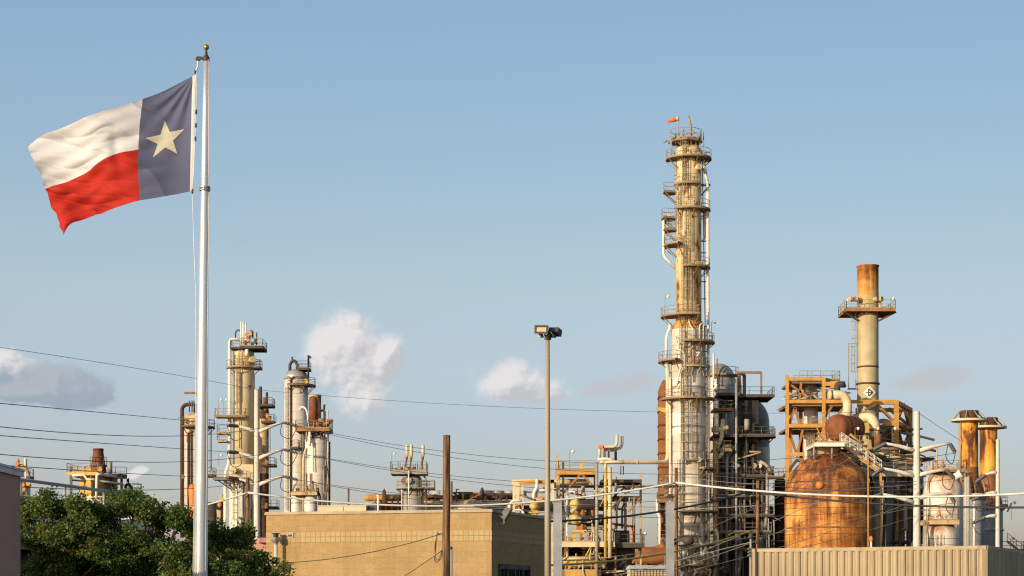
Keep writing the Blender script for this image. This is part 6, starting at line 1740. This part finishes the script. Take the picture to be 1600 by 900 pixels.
for a in range(5): mb.bar(t.p(341+a*11,751,-2.6), t.p(362+a*4,765,-1.6), .14)
t.part('bracket', mb, M['deck_dark'])
t.ladder(-110, 16.7*K, t.z(652), t.z(578)); t.ladder(-100, 16.7*K, t.z(575), t.z(546)); t.ladder(-118, 18*K, t.z(835), t.z(752))
for px_, b_ in ((376.7,526),(380.2,524),(384.2,528)):
    t.pipe([t.p(px_,b_+12,-.8), t.p(px_,502+(px_-376)*.3,-.8)], 1.5*K, M['white'], n=10)
for px_, py_, m_ in ((386,524,'safety'),(392,522,'orange'),(388,532,'orange'),(383,536,'rust'),(395,538,'steel_dark'),(400,533,'steel_dark')): t.valve(t.p(px_,py_,-1.2), .4, M[m_])
t.pipe([t.p(390,535,-1), t.p(391,516,-1), t.p(395,517,-1), t.p(395,528,-1)], .12, M['rust'], .4); t.pipe([t.p(368,528,-.4), t.p(368,518,-.4), t.p(373,515,-.4), t.p(376,518,-.4)], .12, M['rail_dark'], .3); t.pipe([t.p(401,545,-1), t.p(401,519,-1)], .1, M['rail_dark']); t.pipe([t.p(386,556,-2), t.p(386,545,-2)], .3, M['white'])
t.manhole(t.p(393,562,-1.5), (.5,-1,0), 5*K, M['tan_clean'], .7); t.manhole(t.p(369,735.5,-1.7), (-.25,-1,0), 5*K, M['tan_rusty'], 1.2); t.manhole(t.p(390,603.5,-1.4), (.6,-1,0), .2, M['rust_dark'], .2)
mb = MB(); mb.box(t.x(364), t.x(398), -1.95, 2, t.z(752), t.z(727)); t.part('shroud', mb, M['tan_clean'])
for px_ in (341.5,349.5): t.lamp(t.p(px_,652,-2.5), 2.6)
t.lamp(t.p(342,728,-2), 1.6)
rnd = random.Random(52)
for k in range(9):
    x_ = rnd.uniform(364,396); s_ = -1.62*math.sqrt(max(.1, 1-((x_-380.5)/17)**2))-.35; y_ = rnd.choice([rnd.uniform(548,640), rnd.uniform(735,800)])
    a = t.p(x_,y_,s_); t.pipe([a, a-Vector((0,0,rnd.uniform(2,7))), a-Vector((rnd.uniform(-.5,.5),0,rnd.uniform(7.1,7.6)))], rnd.choice([.06,.09,.13]), M[rnd.choice(['rail','rail_dark','steel_dark'])], .3)
t = T('rusted_column', 'thin dark rusted column standing close behind the white pylon', 'column', 412, 300.0)
K = t.k
t.shell([(8*K,0),(8*K,t.z(640))]+dome(8*K,t.z(640),4*K), M['tan_rusty'], n=24)
mb = MB(); mb.lathe([(8.1*K,t.z(655)),(8.1*K,t.z(642))], 24, caps=False); mb.lathe([(8.1*K,t.z(870)),(8.1*K,t.z(740))], 24, caps=False); t.part('rust_band', mb, M['rust_dark'])
t.deck(t.x(404), t.x(428), -1.8, 1.8, t.z(634), M['deck_dark'], M['rail_dark'], 'fbr'); t.deck(t.x(410), t.x(430), -1.6, 1.6, t.z(660), M['deck_dark'], M['rail_dark'], 'fr'); t.deck(t.x(408), t.x(431), -1.6, 1.6, t.z(727), M['deck_dark'], M['rail_dark'], 'fr'); t.deck(t.x(410), t.x(435), -1.6, 1.6, t.z(793), M['deck_dark'], M['rail_dark'], 'fr')
t.ladder(10, 8*K, t.z(793), t.z(660), M['rail_dark'], False)
t.pipe([t.p(407,640,-1), t.p(407,604,-1)], .25, M['steel_dark']); t.pipe([t.p(417,640,-1), t.p(417,613,-1)], .2, M['rust_dark']); t.pipe([t.p(414,632,-1), t.p(414,622,-1)], .3, M['rust'])
t.valve(t.p(421,655,-1), .5, M['rust']); t.valve(t.p(418,650,-1), .4, M['orange'])
for py_ in (722,790): t.valve(t.p(417,py_,-1.5), .45, M['orange_dark'])
t = T('white_column', 'tall white jacketed column with a dark dome and an arched pipe on top', 'column', 462.7, 292.0)
K = t.k
t.shell([(18.6*K,0),(18.6*K,t.z(592))], M['jacket'], n=36); t.shell([(18.8*K,t.z(594)),(18.8*K,t.z(590))]+dome(18.8*K,t.z(590),13*K,8), M['silver'], n=36, name='dome_cap')
t.pipe([t.p(453,580,-.5), t.p(453,569,-.5), t.p(457,564,-.5), t.p(461,564,-.5), t.p(464.5,569,-.5), t.p(464.5,580,-.5)], 2.4*K, M['steel_dark'], .6, n=12)
t.pipe([t.p(473,590,-1.2), t.p(457,590,-1.9), t.p(454,594,-1.9), t.p(454,800,-1.9)], 1.3*K, M['steel_dark'], .5); t.pipe([t.p(450,604,-1.9), t.p(450,800,-1.9)], .6*K, M['rail'])
t.ring_deck(t.z(603), 18.6*K, 31*K, -110, 25, M['deck'], M['rail_dark']); t.deck(t.x(466), t.x(485), -1.5, 1.5, t.z(577), M['deck_dark'], M['rail_dark'], 'fbr')
t.pipe([t.p(481.5,605,-1), t.p(482,555,-1)], .16, M['steel_black']); mb = MB(); mb.bar(t.p(482,556,-1), t.p(486,559,-1), .3); t.part('davit', mb, M['steel_black'])
t.valve(t.p(479,597,-1.4), .5, M['yellow']); t.valve(t.p(457,560,-.5), .25, M['steel_dark'])
t.pipe([t.p(468,640,-1.9), t.p(472,635,-1.9), t.p(478,638,-1.9), t.p(481,648,-1.9), t.p(481,660,-1.9)], .14, M['white'], .6)
t.ladder(-130, 18.6*K, t.z(797), t.z(606), M['rail'], False); t.manhole(t.p(463,600,-1.6), (0,-1,0), .3, M['orange'], .8)
t.deck(t.x(457), t.x(470), -3, -1.7, t.z(701), M['deck_dark'], M['rail'], 'flr')
t.pipe([t.p(470,665,-2), t.p(472,800,-2)], .14, M['rail']); t.pipe([t.p(475,690,-2), t.p(476,800,-2)], .14, M['rust'])
t = T('stack_column', 'white jacketed column crowned by a rusted stack and a rusty railed platform', 'column', 494.5, 280.0)
K = t.k
t.shell([(18*K,0),(18*K,t.z(690))]+dome(18*K,t.z(690),13*K,8), M['jacket'], n=36)
t.shell([(9.4*K,t.z(676)),(9.4*K,t.z(620)),(9.9*K,t.z(619)),(9.9*K,t.z(617)),(8.6*K,t.z(617))], M['tan_rusty'], (t.x(492.5),0,0), 28, 'stack')
mb = MB(); mb.lathe([(7.4*K,t.z(666)),(7.4*K,t.z(627)),(6.6*K,t.z(622)),(4*K,t.z(619.5)),(.5*K,t.z(619))], 20, (t.x(490.5),-5*K,0)); t.part('rusted_flue', mb, M['red_rust'])
t.pipe([t.p(501,642,0), t.p(506,641,0), t.p(507,632,0)], 1.8*K, M['rust_dark'], .3)
t.deck(t.x(464), t.x(518), -2.6, 2.4, t.z(671), M['orange_dark'], M['rail'], 'fblr', th=.4)
mb = MB()
for a in range(6): mb.bar(t.p(470+a*8,673,-2.3), t.p(480+a*5,686,-1.5), .14)
t.part('bracket', mb, M['deck_dark'])
rnd = random.Random(22)
for k in range(12): 
    a = t.p(rnd.uniform(484,512),rnd.uniform(655,670),rnd.uniform(-2,-.6)); t.pipe([a, a+Vector((rnd.uniform(-.8,.8),0,0)), a+Vector((rnd.uniform(-.8,.8),0,-rnd.uniform(.6,1.4)))], rnd.choice([.1,.16,.24]), M[rnd.choice(['rust','rust_dark','orange_dark','rail'])], .2)
t.pipe([t.p(512.5,800,-.8), t.p(512.5,641,-.8)], 1.1*K, M['tan_clean'], flanges=True); t.pipe([t.p(507,671,-1), t.p(507,642,-1)], .18, M['rust_dark'])
t.pipe([t.p(484,672,-2.2), t.p(484,697,-2.2)], .2, M['white']); t.pipe([t.p(479,672,-2.2), t.p(479,690,-2.2)], .14, M['rail'])
mb = MB(); mb.lathe([(18.2*K,-.2),(18.5*K,0),(18.2*K,.2)], 32, (0,0,t.z(715)), caps=False); t.part('band', mb, M['silver'])
t.ladder(-20, 18*K, t.z(690), t.z(673), M['rail'], False); t.pipe([t.p(515,690,0), t.p(515,800,0)], .13, M['rail_dark']); t.pipe([t.p(478,700,-1.2), t.p(474,716,-1.2), t.p(474,800,-1.2)], .16, M['tan_clean'], .5)
for k in range(8):
    x_ = rnd.uniform(478,512); s_ = -1.75*math.sqrt(max(.1, 1-((x_-494.5)/18.5)**2))-.3
    a = t.p(x_,rnd.uniform(676,760),s_); t.pipe([a, a-Vector((0,0,rnd.uniform(1.5,4))), a-Vector((rnd.uniform(-.5,.5),0,rnd.uniform(4.2,4.6)))], rnd.choice([.06,.09,.12]), M[rnd.choice(['rail','rust','rail_dark'])], .3)
for k, (px_, r_, lab) in enumerate(((463,8.3,'slimmer of two low white drums under a rusty railed platform'), (485.5,10.3,'wider of two low white drums under a rusty railed platform'))):
    t = T('white_drum', lab, 'drum', px_, 268.0, 'pair of low white drums'); K = t.k
    t.shell([(r_*K,0),(r_*K,t.z(776)),(r_*.9*K,t.z(774))], M['jacket'], n=26)
    mb = MB(); mb.lathe([(r_*K,-.1),(r_*K+.06,0),(r_*K,.1)], 26, (0,0,t.z(786)), caps=False); t.part('band', mb, M['silver'])
t = T('drum_platform', 'rusty railed platform resting on the two low white drums', 'platform', 477, 268.0, z=0)
t.deck(t.x(456), t.x(497), -1.6, 1.6, t.z(770), M['tan_rusty'], M['rail'], 'fblr', th=.35)
mb = MB()
for px_ in (457,474.5,497): mb.bar((t.x(px_),1.2,0), (t.x(px_),1.2,t.z(771)), .2)
t.part('leg', mb, M['deck'])
rnd = random.Random(2)
for k in range(9): a = t.p(rnd.uniform(460,496), rnd.uniform(757,768), -.6); t.pipe([a, a-Vector((0,0,rnd.uniform(.6,1.2)))], rnd.choice([.1,.18,.28]), M[rnd.choice(['rust','orange_dark','rail','tan_clean'])])
t.pipe([t.p(497,768,-1), t.p(500,775,-1), t.p(500,800,-1)], .16, M['rust_dark'], .5)

# ================================================================ behind the flagpole and beyond the trees
t = T('tan_column', 'squat tan column with a dark side pipe half hidden by the flagpole', 'column', 305, 292.0)
K = t.k
t.shell([(17*K,0),(17*K,t.z(654))]+dome(17*K,t.z(654),9*K), M['jacket_dirty'], n=32)
mb = MB(); mb.lathe([(17.15*K,t.z(672)),(17.15*K,t.z(654))]+[(r+.02, z) for r, z in dome(17.15*K,t.z(654),9*K)], 32, caps=False); t.part('tan_head', mb, M['tan_rusty'])
t.pipe([t.p(306,650,0), t.p(306,634,0), t.p(301,632,0), t.p(290,632,0), t.p(284.5,637,0), t.p(284.5,840,0)], 3*K, M['rust_dark'], 1.1, n=12)
t.pipe([t.p(293,690,-1.7), t.p(293,676,-1.7), t.p(302,674,-1.7)], .16, M['rust'], .4); t.pipe([t.p(294,680,-1.7), t.p(294,810,-1.7)], .14, M['steel_dark']); t.pipe([t.p(299,672,-1.7), t.p(299,820,-1.7)], .14, M['rust_dark'])
t.ring_deck(t.z(668), 17*K, 31*K, -120, 20, M['deck_dark'], M['rail_dark']); t.deck(t.x(291), t.x(306), -2.4, -1.3, t.z(668), M['deck'], M['rail'], 'fl'); t.deck(t.x(318), t.x(336), -1.6, 1.6, t.z(743), M['deck_dark'], M['rail_dark'], 'fr')
t.ladder(5, 21*K, t.z(743), t.z(668), M['rail_dark'], False); t.ladder(12, 23*K, t.z(735), t.z(670), M['rail_dark'], False)
mb = MB(); mb.bar(t.p(288,614,-.5), t.p(309,614,-.5), .3); mb.bar(t.p(305,614,-.5), t.p(309,622,-.5), .14); mb.bar(t.p(309,614,-.5), t.p(309,650,-.5), .25); t.part('davit', mb, M['rust'])
for px_ in (296,300,303): t.pipe([t.p(px_,644,-.6), t.p(px_,626,-.6)], .1, M['rail_dark'])
mb = MB()
for k in range(40):
    u = Vector((random.gauss(0,.5), random.gauss(0,.3), random.gauss(0,.35))); q = t.p(289,657,-1.6)+u; mb.add([tuple(q), tuple(q+Vector((.16,0,.06))), tuple(q+Vector((.08,.03,.18)))], [(0,1,2)])
t.part('weed', mb, M['leaf_light']); t.valve(t.p(286,745,-.4), .35, M['deck']); t.lamp(t.p(335,668,-1), 2.2)
t = T('orange_hood', 'bright orange rounded hood peeking out beside the flagpole above the trees', 'hood', 301.5, 272.0)
mb = MB(); mb.lathe([(.3,0),(.55,t.z(790)),(.62,t.z(772)),(.66,t.z(764)),(.45,t.z(757.5)),(.05,t.z(756))], 18); t.part('body', mb, M['safety'])
t = T('dark_tank', 'small dark open topped drum between the flagpole and the tan column', 'tank', 331, 262.0)
mb = MB(); mb.lathe([(8*t.k,0),(8*t.k,t.z(785)),(7.5*t.k,t.z(785)),(7.5*t.k,t.z(787))], 24); t.part('shell', mb, M['steel_dark']); mb = MB(); mb.lathe([(8*t.k,-.1),(8.3*t.k,0),(8*t.k,.1)], 24, (0,0,t.z(787)), caps=False); t.part('rim', mb, M['rust_dark'])
t = T('signal_mast', 'dark lamp housing with an orange lens on a tan post by the tan column', 'signal', 342, 240.0)
mb = MB(); mb.bar((0,0,0), (0,0,t.z(796)), .5); mb.bar(t.p(346,772,.4), t.p(346,820,.4), .42); t.part('post', mb, M['tan_rusty'])
mb = MB(); mb.cbox(t.p(343,790,-.3), .75, .6, .9, .3); mb.cbox(t.p(340,793,-.3), .4, .6, .5, .3); h_ = t.part('housing', mb, M['steel_black']); mb = MB(); mb.ball(t.p(343.5,789,-.62), .3, 12, 8, 1.2); t.part('lens', mb, M['safety'], h_)
# furnace
t = T('furnace', 'yellow furnace box with a tapering rusty stack and railed roof deck', 'furnace', 150, 252.0)
K = t.k
a0 = R(0)
mb = MB(); mb.hexa([(t.x(125),0,0),(t.x(148),-2.2,0),(t.x(176),3.2,0),(t.x(153),5.4,0),(t.x(125),0,t.z(742)),(t.x(148),-2.2,t.z(742)),(t.x(176),3.2,t.z(742)),(t.x(153),5.4,t.z(742))]); t.part('casing', mb, M['yellow'])
mb = MB()
for py_ in (760, 772, 784): 
    z_ = t.z(py_); pts = [Vector((t.x(125)-.05,0-.05,z_)),Vector((t.x(148),-2.28,z_)),Vector((t.x(176)+.06,3.2,z_))]
    for a, b in zip(pts[:-1], pts[1:]): mb.bar(a, b, .12, .14)
t.part('stiffener', mb, M['orange'])
mb = MB(); mb.lathe([(13*K,t.z(738)),(12*K,t.z(731)),(7.6*K,t.z(703)),(8*K,t.z(702)),(8*K,t.z(700)),(6.8*K,t.z(700))], 30, (t.x(151),1,0)); t.part('stack', mb, M['red_rust'])
mb = MB(); 
for py_, rr in ((702,7.9),(728,11.6)): mb.lathe([(rr*K,-.12),(rr*K+.1,0),(rr*K,.12)], 30, (t.x(151),1,t.z(py_)), caps=False)
t.part('hoop', mb, M['rust_dark'])
t.deck(t.x(111), t.x(160), -2.6, 3.6, t.z(739), M['yellow'], M['rail'], 'fbl', th=.4); t.deck(t.x(160), t.x(190), 0, 3.6, t.z(740), M['deck_dark'], M['rail_dark'], 'b', th=.4)
t.ring_deck(t.z(727), 11*K, 14*K, -180, 0, M['rust_dark'], M['rail_dark'], (t.x(151),1), False)
mb = MB()
for px_, tp, dy in ((111,728,-2.4),(190,742,2),(173,726,1)): mb.bar((t.x(px_,dy),dy,0), t.p(px_,tp,dy), .3)
mb.bar(t.p(122,775,-2), t.p(113,795,-2), .25); mb.bar(t.p(176,757,2), t.p(184,780,2), .25); mb.bar(t.p(111,750,-2.4), t.p(190,757,2), .2)
t.part('leg', mb, M['rail_dark'])
t.pipe([t.p(113,743,-2.6), t.p(131,742,-2.6), t.p(134,746,-2.6), t.p(136,749,-2.6), t.p(148,749,-2.7)], 1.8*K, M['white'], .4, n=12)
t.pipe([t.p(150,800,-2.8), t.p(151.5,742,-2.8), t.p(156,741,-2.6), t.p(190,746,1)], 2.2*K, M['white'], .7, n=12); t.pipe([t.p(153,751,-2.6), t.p(190,756,.6)], 1.6*K, M['white'], n=12)
t.pipe([t.p(125,777,-2.8), t.p(170,776,-2.8)], 1.2*K, M['white']); t.pipe([t.p(172,738,0), t.p(172,722,0)], .3, M['grey']); 
for px_ in (131,141,158): t.valve(t.p(px_,734,-2), .45, M['orange'])
mb = MB()
for k in range(7): mb.bar(t.p(160+k*2,750+k*4,1.4-.0), t.p(166+(k%2)*4,756+k*4,1.6), .14)
t.part('brace', mb, M['rust_dark'])
t = T('small_column', 'little yellow column with a rusty arched pipe beside the furnace', 'column', 199, 256.0)
K = t.k
mb = MB(); mb.lathe([(4.6*K,0),(4.6*K,t.z(772)),(3*K,t.z(768))], 18, (t.x(195.5),0,0)); t.part('shell', mb, M['yellow'])
mb = MB(); mb.lathe([(7*K,0),(7*K,t.z(778)),(6*K,t.z(774))], 22, (t.x(210),1,0)); t.part('drum', mb, M['jacket_dirty'])
t.pipe([t.p(195.5,772,0), t.p(195.5,762,0), t.p(198,757,0), t.p(202,757,0), t.p(205,762,0), t.p(205,776,0)], 2.4*K, M['rust_dark'], .7, n=12)
t.deck(t.x(203), t.x(219), -1.2, 1.6, t.z(769), M['deck_dark'], M['rail_dark'], 'fbr'); t.valve(t.p(200,751,0), .25, M['steel_dark']); t.pipe([t.p(201,757,0), t.p(201,747,0)], .08, M['steel_dark'])
t = T('bent_vent', 'white hooked vent pipe with rusty valves at the edge of the brown building', 'vent', 42, 248.0)
K = t.k
t.pipe([t.p(25,731,0), t.p(34,728,0), t.p(41,734,0), t.p(43.5,745,0), t.p(43.5,830,0)], 4.2*K, M['stained'], 1.2, name='duct', n=16)
mb = MB(); mb.lathe([(2.6*K,t.z(730)),(2.6*K,t.z(717)),(3*K,t.z(716.5))], 14, (t.x(40),0,0)); t.part('cap', mb, M['white'])
t.deck(t.x(43), t.x(50.5), -1, 1, t.z(746), M['deck_dark'], M['rail_dark'], 'fr'); t.deck(t.x(32), t.x(50), -1.2, -.4, t.z(757), M['orange'], M['rail_dark'], '')
for px_, py_ in ((33,755),(37,758),(46,755),(34,770),(38,764)): t.valve(t.p(px_,py_,-.8), .42, M['orange'])
t.valve(t.p(28,725,0), .4, M['safety']); t.pipe([t.p(29,725,0), t.p(29,717,0)], .1, M['rust'])
for k in range(4): t.pipe([t.p(33+k*2,758,-.8), t.p(34+k*3,785,-.8)], .12, M[['orange','rail','tan_rusty','white'][k]])
t = T('pipe_rack', 'low railed pipe rack showing between the trees under the furnace', 'pipe rack', 120, 238.0)
t.deck(t.x(84), t.x(96), -1, 1, t.z(788), M['deck_dark'], M['rail_dark'], 'fr')
for k in range(6): t.pipe([t.p(36,781+k*3,-.5), t.p(230,783+k*2.6,-.5)], [.2,.12,.3,.15,.1,.2][k], M[['white','grey','tan_clean','rail','white','grey_blue'][k]])
mb = MB()
for px_ in (60,95,130,176,186,215): mb.bar((t.x(px_),0,0), t.p(px_,776,0), .22)
t.part('post', mb, M['rail'])
